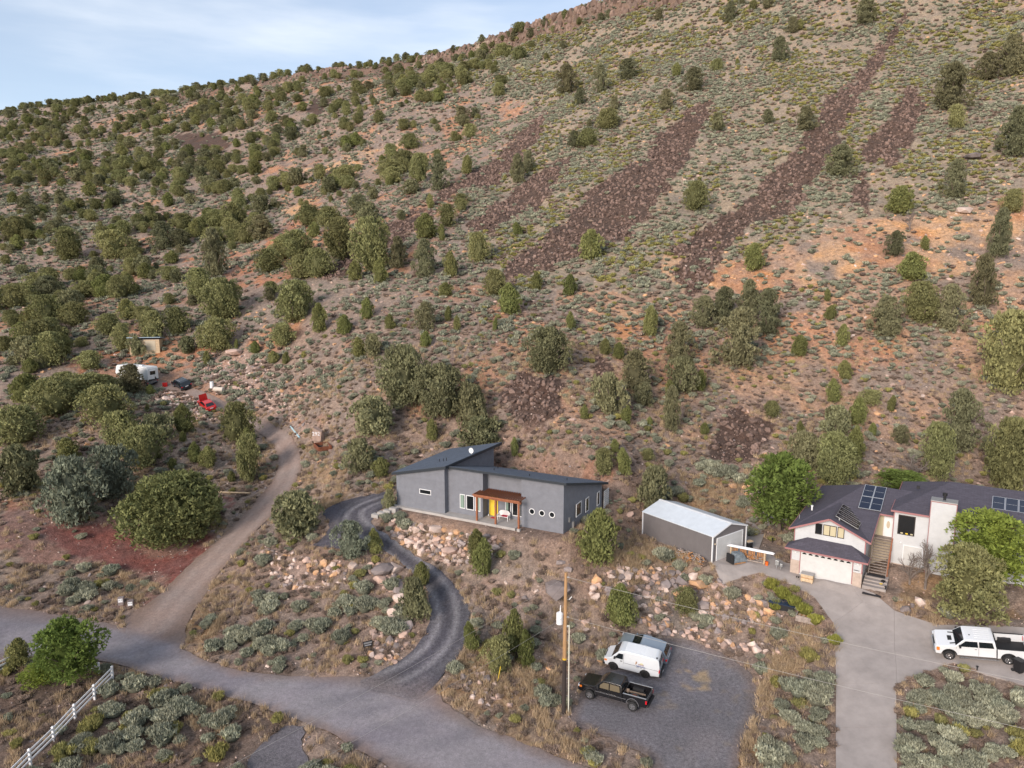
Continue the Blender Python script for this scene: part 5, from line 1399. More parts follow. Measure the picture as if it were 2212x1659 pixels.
# ------------------------------------------------------------------ steel shed
SH = empty('steel_shed', (SA[0], SA[1], SZ), M_ROTS, 'taupe steel garage shed with white ribbed roof and white roll door', 'shed')
B(0, 5.5, 0, 9.35, -.7, 2.6).build('wall', M_SHEDW, SH)
MB().prism([(.0, 2.6), (5.5, 2.6), (2.75, 3.40)], 'y', .0, 9.35).build('gable_wall', M_SHEDF, SH)
MB().box(.0, 5.5, -.02, -.003, -.1, 2.62).prism([(.0, 2.62), (5.5, 2.62), (2.75, 3.38)], 'y', -.02, -.003).build('front_cladding', M_SHEDF, SH)
MB().slab([(-.12,-.12,2.70),(2.75,-.12,3.52),(2.75,9.47,3.52),(-.12,9.47,2.70)], .07).build('roof_panel', M_SHEDR, SH)
MB().slab([(5.62,-.12,2.70),(5.62,9.47,2.70),(2.75,9.47,3.52),(2.75,-.12,3.52)], .07).build('roof_panel', M_SHEDR, SH)
m = MB().bar((2.75, -.14, 3.545), (2.75, 9.49, 3.545), .28, .03); m.build('ridge_cap', M_WHITEP, SH)
for a in ((-.03, -.03), (5.53, -.03), (-.03, 9.38), (5.53, 9.38)): B(a[0] - .07, a[0] + .07, a[1] - .05, a[1] + .05, -.6, 2.66).build('corner_trim', M_WHITEP, SH)
m = MB().bar((-.14, -.14, 2.64), (2.75, -.14, 3.47), .05, .14).bar((2.75, -.14, 3.47), (5.64, -.14, 2.64), .05, .14); m.build('rake_trim', M_WHITEP, SH)
d = B(.68, 4.86, -.07, -.022, -.04, 2.27).build('roller_door', M_DOORW, SH)
m = MB().box(.60, .675, -.09, -.021, -.04, 2.36).box(4.865, 4.94, -.09, -.021, -.04, 2.36).box(.676, 4.864, -.09, -.021, 2.275, 2.36); m.build('door_frame', M_WHITEP, SH)
MB().box(.28, .36, -.14, -.021, 1.75, 1.9).build('lamp', M_TAN, SH)

# ------------------------------------------------------------------ white house
WH = empty('white_house', (GA[0], GA[1], GZ), M_ROTG, 'white split level house with purple grey roof, wide garage door and solar panels', 'house')
MB().prism([(0, 0), (6.3, 0), (6.3, 1.0), (6.3, 6.6), (6.3, 17), (0, 17), (0, 1)], 'z', -.5, 2.7).build('garage_wall', M_SIDING, WH)
m = MB(); m.add([(0,1,2.69),(6.3,1,2.69),(6.3,1,4.25),(3.15,1,5.66),(0,1,4.25),(0,16.9,2.69),(6.3,16.9,2.69),(6.3,16.9,4.25),(3.15,16.9,5.0),(0,16.9,4.25)],
                [(0,1,2,3,4),(9,8,7,6,5),(0,5,6,1),(1,6,7,2),(2,7,8,3),(3,8,9,4),(4,9,5,0)]); m.build('upper_wall', M_SIDING, WH)
B(-.03, .80, -.05, .5, -.4, 1.22).build('block_pier', M_STONEV, WH); B(5.55, 6.34, -.05, .5, -.4, 1.22).build('block_pier', M_STONEV, WH)
d = B(.88, 5.47, -.06, .02, .02, 2.30).build('garage_door', M_DOORW, WH)
for k in range(8):
    cx = 1.2 + k * .562
    MB().prism([(cx + .19 * math.cos(t), 2.0 + .17 * math.sin(t)) for t in np.linspace(0, math.pi, 9)], 'y', -.075, -.062).build('pane', M_GLASS, d)
m = MB().box(.80, .875, -.08, .02, .0, 2.4).box(5.475, 5.55, -.08, .02, .0, 2.4).box(.876, 5.474, -.08, .02, 2.305, 2.4); m.build('door_trim', M_PINK, WH)
for x in (.42, 5.95): MB().cyl((x, -.12, 2.05), (x, -.12, 2.2), .09, 10).build('wall_lamp', M_WHITEP, WH)
B(5.62, 6.1, -.06, -.052, 1.42, 1.48).build('name_plate', M_BLACK, WH)
m = MB(); EV = [(-.5,-.55,2.56),(6.8,-.55,2.56),(6.8,1.0,2.56),(5.15,.99,3.40),(1.2,.99,3.40),(-.5,1.0,2.56)]
m.add(EV + [(p[0], p[1], p[2] - .1) for p in EV], [(0,1,3,4),(1,2,3),(5,0,4),(6,7,8,11),(0,6,7,1),(1,7,8,2),(5,11,6,0),(2,8,11,5,4,3)]); m.build('skirt_roof', M_ROOFP, WH)
m = MB().bar((-.53,-.58,2.47), (6.83,-.58,2.47), .05, .16).bar((6.83,-.58,2.47), (6.83,1.0,2.47), .05, .16).bar((-.53,-.58,2.47), (-.53,1.0,2.47), .05, .16); m.build('skirt_trim', M_PINK, WH)
M_DF = principled('dark_bronze_frame', (.035, .028, .026), .5)
window(WH, 1.85, 2.47, 3.92, 5.0, 1.0, .06, None, M_DF, curtain=(1.95, 2.4, M_GLASS))
window(WH, 2.56, 3.76, 3.92, 5.0, 1.0, .06, M_BLIND, M_DF, (3.16,)); window(WH, 3.84, 4.45, 3.92, 5.0, 1.0, .06, M_BLIND, M_DF)
# main roof of the left part
m = MB(); t = .16
P_ = dict(a=(-.45,.5,4.18), b=(3.15,.5,5.82), c=(6.78,.5,4.18), g=(3.15,6.4,5.84), r=(4.9,10.35,7.0), k=(-.45,17.3,4.18), e=(6.9,5.55,5.62), e2=(8.35,5.55,5.62), r2=(8.9,10.35,7.0), r3=(11.0,10.35,7.0), b2=(11.0,17.3,4.18), n2=(11.0,8.0,6.32))
q = list(P_); V = [P_[k] for k in q]; ix = {k: i for i, k in enumerate(q)}
faces = ['abg', 'agrk', 'bcg', 'cer g', 'ee2 r2 r']
F_ = [(ix['a'], ix['b'], ix['g']), (ix['a'], ix['g'], ix['r']), (ix['a'], ix['r'], ix['k']), (ix['b'], ix['c'], ix['g']), (ix['c'], ix['e'], ix['r'], ix['g']), (ix['e'], ix['e2'], ix['r2'], ix['r']), (ix['e2'], ix['n2'], ix['r3'], ix['r2']), (ix['k'], ix['r'], ix['r2'], ix['r3'], ix['b2'])]
nv = len(V); V2 = V + [(x, y, z - t) for x, y, z in V]
per = ['a', 'b', 'c', 'e', 'e2', 'n2', 'r3', 'b2', 'k']
F2 = F_ + [tuple(i + nv for i in reversed(f)) for f in F_] + [(ix[per[i]], ix[per[i]] + nv, ix[per[(i + 1) % len(per)]] + nv, ix[per[(i + 1) % len(per)]]) for i in range(len(per))]
m.add(V2, F2); RL = m.build('left_roof', M_ROOFP, WH)
m = MB().bar((-.48,.46,4.10), (3.15,.46,5.74), .05, .17).bar((3.15,.46,5.74), (6.83,.46,4.10), .05, .17).bar((-.48,.46,4.10), (-.48,17.3,4.10), .05, .17).bar((6.83,.46,4.10), (6.93,5.5,5.53), .05, .15).bar((6.93,5.5,5.53), (8.2,5.5,5.53), .05, .15)
m.build('roof_trim', M_PINK, WH)
m = MB().box(6.28, 6.38, .96, 1.06, 2.6, 4.15).box(-.05, .03, .94, 1.0, 2.6, 4.15).box(6.26, 6.36, -.08, .0, 1.2, 2.5).box(-.06, .02, -.08, .0, 1.2, 2.5); m.build('corner_trim', M_PINK, WH)
# entry wall and door
B(6.31, 8.19, 6.4, 7.0, -.4, 5.45).build('entry_wall', M_TAN, WH)
d = B(7.25, 8.05, 6.33, 6.395, 3.12, 5.15).build('front_door', M_WHITEP, WH)
MB().prism([(7.65 + .16 * math.cos(t), 4.35 + .38 * math.sin(t)) for t in np.linspace(0, 2 * math.pi, 15)[:-1]], 'y', 6.318, 6.329).build('pane', M_TAN, d)
B(6.75, 7.15, 6.35, 6.395, 3.12, 5.15).build('side_light', M_BLIND, WH)
# stairs
SR = empty('stair_flight', (GA + GU * 7.35 + GW * 2.4).tolist() + [GZ], M_ROTG)
SR.parent = None
bpy.data.objects.remove(SR)
SR = MB().bar((8.12, 2.3, .45), (8.12, 5.5, 3.0), .06, .28).bar((6.62, 2.3, .45), (6.62, 5.5, 3.0), .06, .28).build('stair_stringer', M_WOODG, WH)
for k in range(13): B(6.66, 8.08, 2.38 + k * .24, 2.38 + k * .24 + .20, .60 + k * .195, .64 + k * .195).build('stair_tread', M_WOODG, WH)
B(6.5, 8.19, 5.5, 6.32, 3.02, 3.12).build('stair_landing', M_WOODG, WH)
m = MB().bar((8.22, 2.3, 1.25), (8.22, 5.6, 3.95), .12, .05); 
for k in range(5): m.bar((8.22, 2.35 + k * .8, .4 + k * .62), (8.22, 2.35 + k * .8, 1.25 + k * .66), .08)
m.build('stair_railing', M_CEDAR, WH)
B(6.42, 8.4, 1.55, 2.36, -.3, .52).build('concrete_step', M_CONCW, WH)
for k in range(3): B(6.42, 8.4, .0 + k * .5, .53 + k * .5 - .032, -.3, .13 + .13 * k).build('concrete_step', M_CONCW, WH)
for y0, z0, lb in ((1.72, .525, 'black rubber mat on the top concrete step under the stairs'), (-1.05, .05, 'dark rubber mat lying on the driveway before the steps')):
    o = B(-.78, .78, -.3, .3, 0, .02).build('rubber_mat', M_MAT); p = GA + GU * 7.35 + GW * (y0 + .3)
    zz = GZ + z0 if z0 > .1 else float(lerp_grid(ZROAD, [p[0]], [p[1]])[0]) + .03
    o.location = (p[0], p[1], zz); o.rotation_euler = (0, 0, M_ROTG); tag(o, lb, 'mat')
# right block
MB().prism([(8.2, 5), (13.3, 5), (24.5, 7.0), (24.5, 15.4), (8.2, 15.4)], 'z', -.4, 6.4).build('right_wall', M_SIDING, WH)
CH = B(11.17, 13.24, 4.35, 4.995, -.2, 8.02).build('chimney', M_SIDING, WH)
B(11.13, 13.28, 4.31, 5.6, 8.022, 8.10).build('chimney_cap', M_METAL, CH)
B(11.19, 13.22, 4.998, 5.58, 6.2, 8.0).build('chimney_back', M_SIDING, CH)
MB().cyl((12.2, 5.0, 8.1), (12.2, 5.0, 8.55), .12, 12).cyl((12.2, 5.0, 8.5), (12.2, 5.0, 8.75), .2, 12).build('flue', M_BLACK, CH)
for x in (11.14, 13.21): B(x, x + .06, 4.32, 4.36, .0, 8.0).build('corner_trim', M_PINK, CH)
B(11.21, 13.20, 4.325, 4.348, 7.93, 8.0).build('top_trim', M_PINK, CH)
B(8.15, 8.23, 4.96, 5.02, 1.0, 6.3).build('corner_trim', M_PINK, WH)
window(WH, 8.57, 10.02, 4.05, 6.0, 5.0, .08, None, M_DF)
for k, c in enumerate((M_BLIND, M_YEL, M_BLIND)): B(8.85 + k * .42, 9.05 + k * .42, 4.955, 4.98, 4.14, 4.26).build('sill_ornament', c, WH)
d = B(9.25, 10.8, 4.93, 4.995, 1.12, 3.0).build('basement_door', M_DOORW, WH)
MB().box(9.17, 9.245, 4.92, 4.996, 1.05, 3.08).box(10.805, 10.88, 4.92, 4.996, 1.05, 3.08).box(9.246, 10.804, 4.92, 4.996, 3.005, 3.08).build('door_frame', M_WHITEP, WH)
B(8.22, 11.15, 4.97, 4.998, .2, 1.04).build('plinth', M_STONEV, WH)
MB().cyl((8.95, 4.9, 3.2), (8.95, 4.9, 3.35), .08, 10).build('wall_lamp', M_WHITEP, WH)
m = MB(); A_ = dict(fl=(7.95,4.65,6.45), fm=(13.4,4.65,6.45), fr=(26.0,6.6,6.45), bl=(8.0,15.9,6.45), br=(26.0,15.9,6.45), p=(12.45,11.8,8.2), p2=(26.0,11.9,8.2))
q = list(A_); V = [A_[k] for k in q]; ix = {k: i for i, k in enumerate(q)}; nv = len(V)
F_ = [(ix['fl'], ix['fm'], ix['p']), (ix['fm'], ix['fr'], ix['p2'], ix['p']), (ix['bl'], ix['fl'], ix['p']), (ix['br'], ix['bl'], ix['p'], ix['p2'])]
per = ['fl', 'fm', 'fr', 'p2', 'br', 'bl']
m.add(V + [(x, y, z - .16) for x, y, z in V], F_ + [tuple(i + nv for i in reversed(f)) for f in F_] + [(ix[per[i]], ix[per[i]] + nv, ix[per[(i + 1) % 6]] + nv, ix[per[(i + 1) % 6]]) for i in range(6)])
RR = m.build('right_roof', M_ROOFP, WH)
MB().bar((7.92,4.62,6.36), (11.1,4.62,6.36), .05, .17).bar((13.3,4.62,6.36), (13.4,4.62,6.36), .05, .17).bar((13.4,4.62,6.36), (26,6.57,6.36), .05, .17).bar((7.92,4.62,6.36), (7.92,15.9,6.36), .05, .17).build('right_roof_trim', M_PINK, WH)
MB().cyl((.73, 5.06, 4.9), (.73, 5.06, 5.35), .08, 10).cyl((.73, 5.06, 5.3), (.73, 5.06, 5.42), .12, 10).build('vent_pipe', M_WHITEP, WH)
MB().cyl((-.1, 3.3, 4.3), (-.1, 3.3, 4.75), .04, 8).build('vent_pipe', M_METAL, WH)
MB().box(9.6, 9.9, 9.6, 9.9, 7.55, 7.80).build('roof_vent', M_MAT, WH)
def panel(parent, P0, ux, uy, w, h, nrm, fw=.04):
    """solar module: corner P0, unit directions ux, uy"""
    P0 = np.array(P0); ux = np.array(ux) / np.linalg.norm(ux); uy = np.array(uy) / np.linalg.norm(uy); nrm = np.array(nrm)
    def q(a, b, c): return tuple(P0 + ux * a + uy * b + nrm * c)
    m = MB()
    for (a0, a1, b0, b1) in ((0, w, 0, fw), (0, w, h - fw, h), (0, fw, fw, h - fw), (w - fw, w, fw, h - fw)):
        m.add([q(a0,b0,0), q(a1,b0,0), q(a1,b1,0), q(a0,b1,0), q(a0,b0,.05), q(a1,b0,.05), q(a1,b1,.05), q(a0,b1,.05)], [(0,3,2,1),(4,5,6,7),(0,1,5,4),(1,2,6,5),(2,3,7,6),(3,0,4,7)])
    f = m.build('solar_panel', M_ALU, parent)
    MB().add([q(fw,fw,.01), q(w-fw,fw,.01), q(w-fw,h-fw,.01), q(fw,h-fw,.01), q(fw,fw,.047), q(w-fw,fw,.047), q(w-fw,h-fw,.047), q(fw,h-fw,.047)], [(0,3,2,1),(4,5,6,7),(0,1,5,4),(1,2,6,5),(2,3,7,6),(3,0,4,7)]).build('cell_sheet', M_PV, f)
    MB().add([q(w*.12,h*.5-.012,.046), q(w*.88,h*.5-.012,.046), q(w*.88,h*.5+.012,.046), q(w*.12,h*.5+.012,.046), q(w*.12,h*.5-.012,.05), q(w*.88,h*.5-.012,.05), q(w*.88,h*.5+.012,.05), q(w*.12,h*.5+.012,.05)], [(0,3,2,1),(4,5,6,7),(0,1,5,4),(1,2,6,5),(2,3,7,6),(3,0,4,7)]).build('busbar', M_ALU, f)
s = .287; uy = np.array([0, 1, s]); nn = np.array([0, -s, 1]) / math.hypot(1, s)
for i in range(2):
    for j in range(2): y0 = 5.7 + j * 2.22; panel(WH, (4.92 + i * 1.02, y0, 4.2 + (y0 - .6) * s + .10), (1, 0, 0), uy, 1.0, 2.28, nn)
ux = np.array([1, 0, -.453]); nn = np.array([.453, 0, 1]) / math.hypot(1, .453)
for j in range(4): panel(WH, (3.5, 1.45 + j * 1.05, 5.66 + .22), ux, (0, 1, .0), 2.25, 1.045, nn, .018)
MB().box(3.8, 3.9, 1.5, 5.6, 5.45, 5.72).build('panel_rail', M_ALU, WH)
s = (8.2 - 6.45) / 7.2; uy = np.array([0.02, 1, s]); nn = np.array([0, -s, 1]) / math.hypot(1, s)
for i in range(4): panel(WH, (15.95 + i * 1.04, 7.8, 6.45 + (7.8 - 4.9) * s + .02), (1, 0, 0), uy, 1.0, 2.4, nn)

# ------------------------------------------------------------------ concrete driveway slabs
def slab_poly(poly, lab_i):
    wpts = lay(poly); c = np.mean(wpts, 0)
    P = []
    n = len(wpts)
    for i in range(n):
        a = np.array(wpts[i]); b = np.array(wpts[(i + 1) % n]); k = max(1, int(np.hypot(*(b - a)) / 1.2))
        for t in range(k): P.append(a + (b - a) * t / k)
    P = np.array(P); P = c + (P - c) * (1 - .012 / max(1, np.abs(P - c).max()) * 1.0)
    x0, y0 = P.min(0); x1, y1 = P.max(0); X, Y = np.meshgrid(np.arange(x0, x1, 1.0), np.arange(y0, y1, 1.0)); X, Y = X.ravel(), Y.ravel()
    ins = inpoly(X, Y, [tuple(p) for p in P]) & (polydist(X, Y, P, True) > .4)
    vs, es, fs, *_ = delaunay_2d_cdt([Vector(p) for p in P] + [Vector((a, b)) for a, b in zip(X[ins], Y[ins])], [], [list(range(len(P)))], 1, 1e-4)
    V = np.array([(v.x, v.y) for v in vs]); z = lerp_grid(ZROAD, V[:, 0], V[:, 1]) + .02
    nv = len(V); top = np.column_stack([V, z]); bot = np.column_stack([V, z - .14])
    nb = len(P)
    F = [tuple(f) for f in fs] + [(i, (i + 1) % nb, (i + 1) % nb + nv, i + nv) for i in range(nb)]
    m = MB().add(np.vstack([top, bot]), F)
    return m
DRV = empty('concrete_driveway', tuple(W(1870, 1450)), 0); tag(DRV, kind='structure')
J = dict(a=(1806,1478),b=(1936,1478),c=(1805,1572),d=(1937,1570),e=(1806,1715),f=(1939,1715),g=(1804,1403),h=(1932,1391),i=(1800,1345),j=(1863,1300),k=(1932,1319),l=(1712,1262),m=(1789,1228),n=(1760,1290),o=(1640,1236),p=(1699,1214),
         q=(1560,1262),r=(1530,1215),s=(1571,1191),t=(1600,1152),u=(1640,1190),v=(1888,1285),w=(2026,1350),x=(2041,1401),y=(2059,1430),z=(1990,1455),aa=(1936,1440),bb=(2100,1350),cc=(2280,1362),dd=(2280,1500),ee=(2130,1457),ff=(1838,1266))
SLABS = [[J[k] for k in w.split()] for w in ('a b d c', 'c d f e', 'g h aa b a', 'i j k h g', 'n l m ff j i', 'o p m l', 'q r s o', 's t u p o', 'ff v k j', 'k w x y z b aa h', 'w bb cc dd ee y x')]
for k, sp_ in enumerate(SLABS):
    o = slab_poly(sp_, k).build('slab', M_CONCW, None, 0, False, True)
    o.parent = DRV; o.matrix_parent_inverse = Matrix.Translation(-Vector(DRV.location))
# stepping path beside the white house
for k, pl_ in enumerate([[(1595,1180),(1640,1185),(1655,1140),(1612,1125)],[(1614,1123),(1656,1138),(1700,1120),(1690,1090)]]):
    o = slab_poly(pl_, k).build('garden_path', M_CONCW); o.location.z += .06; tag(o, kind='structure')
# ------------------------------------------------------------------ vehicles (x forward, y left, origin on the ground under the middle)
def paint(name, c, metal=.1, rough=.22):
    m = principled(name, c, rough, metal, .5)
    m.node_tree.nodes['Principled BSDF'].inputs['Coat Weight'].default_value = .35
    m.node_tree.nodes['Principled BSDF'].inputs['Coat Roughness'].default_value = .05
    return m
P_BLACK = paint('black_car_paint', (.010, .010, .012)); P_WHITE = paint('white_car_paint', (.72, .73, .75)); P_SILVER = paint('silver_blue_car_paint', (.30, .35, .40), .5)
P_RED = paint('red_car_paint', (.50, .02, .02)); P_DARK = paint('dark_blue_car_paint', (.012, .018, .026)); P_GREYC = paint('grey_car_paint', (.33, .34, .35), .4)
P_WHITE2 = paint('white_van_paint', (.66, .68, .70))
M_TAIL = principled('red_lamp', (.55, .01, .02), .25); M_AMB = principled('amber_lamp', (.75, .20, .03), .3); M_HEAD = principled('clear_lamp', (.55, .57, .60), .15)
M_CHROME = principled('chrome', (.62, .62, .63), .18, .9); M_CLAD = principled('dark_cladding', (.022, .022, .024), .7); M_SEAM = principled('panel_gap', (.05, .05, .055), .7)
M_RIMD = principled('black_steel_rim', (.02, .02, .02), .5); M_RUST = grainy('rusty_steel', (.22, .08, .045), .9, .3, 4)
def arch_profile(top, wheels, r, sill, x_front, x_rear):
    """closed side outline: the top line runs from nose to tail; the bottom has round wheel openings"""
    pts = [(x_rear, sill)]
    for wx in sorted(wheels):
        n = 9
        pts.append((wx - r, sill))
        for k in range(1, n): t = math.pi * (1 - k / n); pts.append((wx + r * math.cos(t), max(sill, .36) - .0 + r * math.sin(t) * .95))
        pts.append((wx + r, sill))
    pts.append((x_front, sill))
    return pts + top
def loft_body(prof, hw, name, mat, parent, bevel=.035):
    """side outline pulled out to the half width hw(x, z); the two flanks are filled, the rim closed"""
    n = len(prof)
    bm = bmesh.new()
    Lv = [bm.verts.new((x, hw(x, z), z)) for x, z in prof]; Rv = [bm.verts.new((x, -hw(x, z), z)) for x, z in prof]
    fl = bm.faces.new(Lv); fr = bm.faces.new(Rv[::-1])
    for i in range(n): bm.faces.new((Lv[i], Rv[i], Rv[(i + 1) % n], Lv[(i + 1) % n]))
    bmesh.ops.recalc_face_normals(bm, faces=bm.faces)
    es = [e for e in bm.edges if any(f in (fl, fr) for f in e.link_faces)]
    bmesh.ops.bevel(bm, geom=es, offset=bevel, segments=3, affect='EDGES', profile=.6, clamp_overlap=True)
    bmesh.ops.triangulate(bm, faces=[f for f in bm.faces if len(f.verts) > 4])
    me = bpy.data.meshes.new(name); bm.to_mesh(me); bm.free(); me.materials.append(mat)
    me.polygons.foreach_set('use_smooth', [len(p.vertices) == 4 and p.area < .5 for p in me.polygons])
    return link(name, me, parent)
def side_panel(poly, hw, mat, parent, name, sides=(-1, 1), off=.008, th=.02, objs=None):
    for s in sides:
        V = [(x, s * (hw(x, z) + off), z) for x, z in poly] + [(x, s * (hw(x, z) + off - th), z) for x, z in poly]; n = len(poly)
        o = MB().add(V, [tuple(range(n)), tuple(range(2 * n - 1, n - 1, -1))] + [(i, i + n, (i + 1) % n + n, (i + 1) % n) for i in range(n)]).build(name, mat, parent)
def quad_panel(pts, mat, parent, name, th=.012, off=(0, 0, 0)):
    a, b, c = (Vector(p) for p in pts[:3]); nrm = (b - a).cross(c - a).normalized()
    if nrm.z < 0: nrm = -nrm
    V = [tuple(Vector(p) + nrm * .010) for p in pts] + [tuple(Vector(p) + nrm * (.010 - th)) for p in pts]; n = len(pts)
    return MB().add(V, [tuple(range(n)), tuple(range(2 * n - 1, n - 1, -1))] + [(i, i + n, (i + 1) % n + n, (i + 1) % n) for i in range(n)]).build(name, mat, parent)
def wheels(parent, xs, track, R, w, rim_mat, spokes=6, rr=.60):
    for x in xs:
        for s in (-1, 1):
            y0 = s * (track / 2 - w / 2); y1 = s * (track / 2 + w / 2)
            n = 24; V = []; F = []
            prof = [(R * rr, y0), (R * .93, y0), (R, y0 + (y1 - y0) * .18), (R, y0 + (y1 - y0) * .82), (R * .93, y1), (R * rr, y1), (R * rr * .97, y1 - s * .05)]
            for k in range(n):
                t = 2 * math.pi * k / n
                for r_, y in prof: V.append((x + r_ * math.cos(t), y, R + r_ * math.sin(t)))
            m_ = len(prof)
            for k in range(n):
                for j in range(m_ - 1): F.append((k * m_ + j, k * m_ + j + 1, ((k + 1) % n) * m_ + j + 1, ((k + 1) % n) * m_ + j))
            wh = MB().add(V, F).build('wheel', M_RUB, parent, smooth_=True)
            r2 = R * rr
            m = MB(); yd = y1 - s * .07
            m.cyl((x, yd, R), (x, yd + s * .015, R), r2, 20); m.build('rim_back', M_SEAM if spokes else rim_mat, wh)
            m = MB()
            if spokes:
                for k in range(spokes):
                    t = 2 * math.pi * k / spokes + .2; m.bar((x, yd + s * .035, R), (x + r2 * .93 * math.cos(t), yd + s * .04, R + r2 * .93 * math.sin(t)), .07, .035, (0, 1, 0))
            nn = 20
            for k in range(nn):
                t0, t1 = 2 * math.pi * k / nn, 2 * math.pi * (k + 1) / nn
                m.bar((x + r2 * .95 * math.cos(t0), yd + s * .05, R + r2 * .95 * math.sin(t0)), (x + r2 * .95 * math.cos(t1), yd + s * .05, R + r2 * .95 * math.sin(t1)), .035, .05, (0, 1, 0))
            m.cyl((x, yd, R), (x, yd + s * .06, R), r2 * .24, 12); m.build('rim', rim_mat, wh)
def seams(parent, hw, lines, name='door_seam'):
    m = MB()
    for s in (-1, 1):
        for (x0, z0), (x1, z1) in lines:
            m.bar((x0, s * (hw(x0, z0) + .001), z0), (x1, s * (hw(x1, z1) + .001), z1), .014, .008, (0, 1, 0))
    return m.build(name, M_SEAM, parent)
def place_vehicle(front, rear, side, track, name, label, cat, group, tilt=True):
    """front/rear contact points of the wheels on one side (side=+1 left), gives the Empty"""
    a = np.array(front, float); b = np.array(rear, float); mid = (a + b) / 2; d = a - b; d[2] = 0; d /= np.linalg.norm(d)
    left = np.array([-d[1], d[0], 0]); c = mid - left * side * track / 2
    zz = [float(lerp_grid(ZROAD, [q[0]], [q[1]])[0]) for q in (c + d * 1.5, c - d * 1.5, c + left * .8, c - left * .8)]
    e = empty(name, (c[0], c[1], sum(zz) / 4 + .045), math.atan2(d[1], d[0]), label, cat, group)
    e.rotation_euler = (math.atan2(zz[2] - zz[3], 1.6), -math.atan2(zz[0] - zz[1], 3.0), math.atan2(d[1], d[0]))
    return e
def hw_fn(W0, belt, roof, top_in, nose_in=.12, x_nose=2.0, x_tail=-2.0, low_in=.05):
    def f(x, z):
        w = W0
        if z < belt * .55: w -= low_in * (1 - z / (belt * .55))
        if z > belt: w -= top_in * (z - belt) / (roof - belt)
        if x > x_nose - .5: w -= nose_in * ((x - x_nose + .5) / .5) ** 2
        if x < x_tail + .4: w -= nose_in * .6 * ((x_tail + .4 - x) / .4) ** 2
        return w
    return f
g_ = 'vehicles parked around the houses'
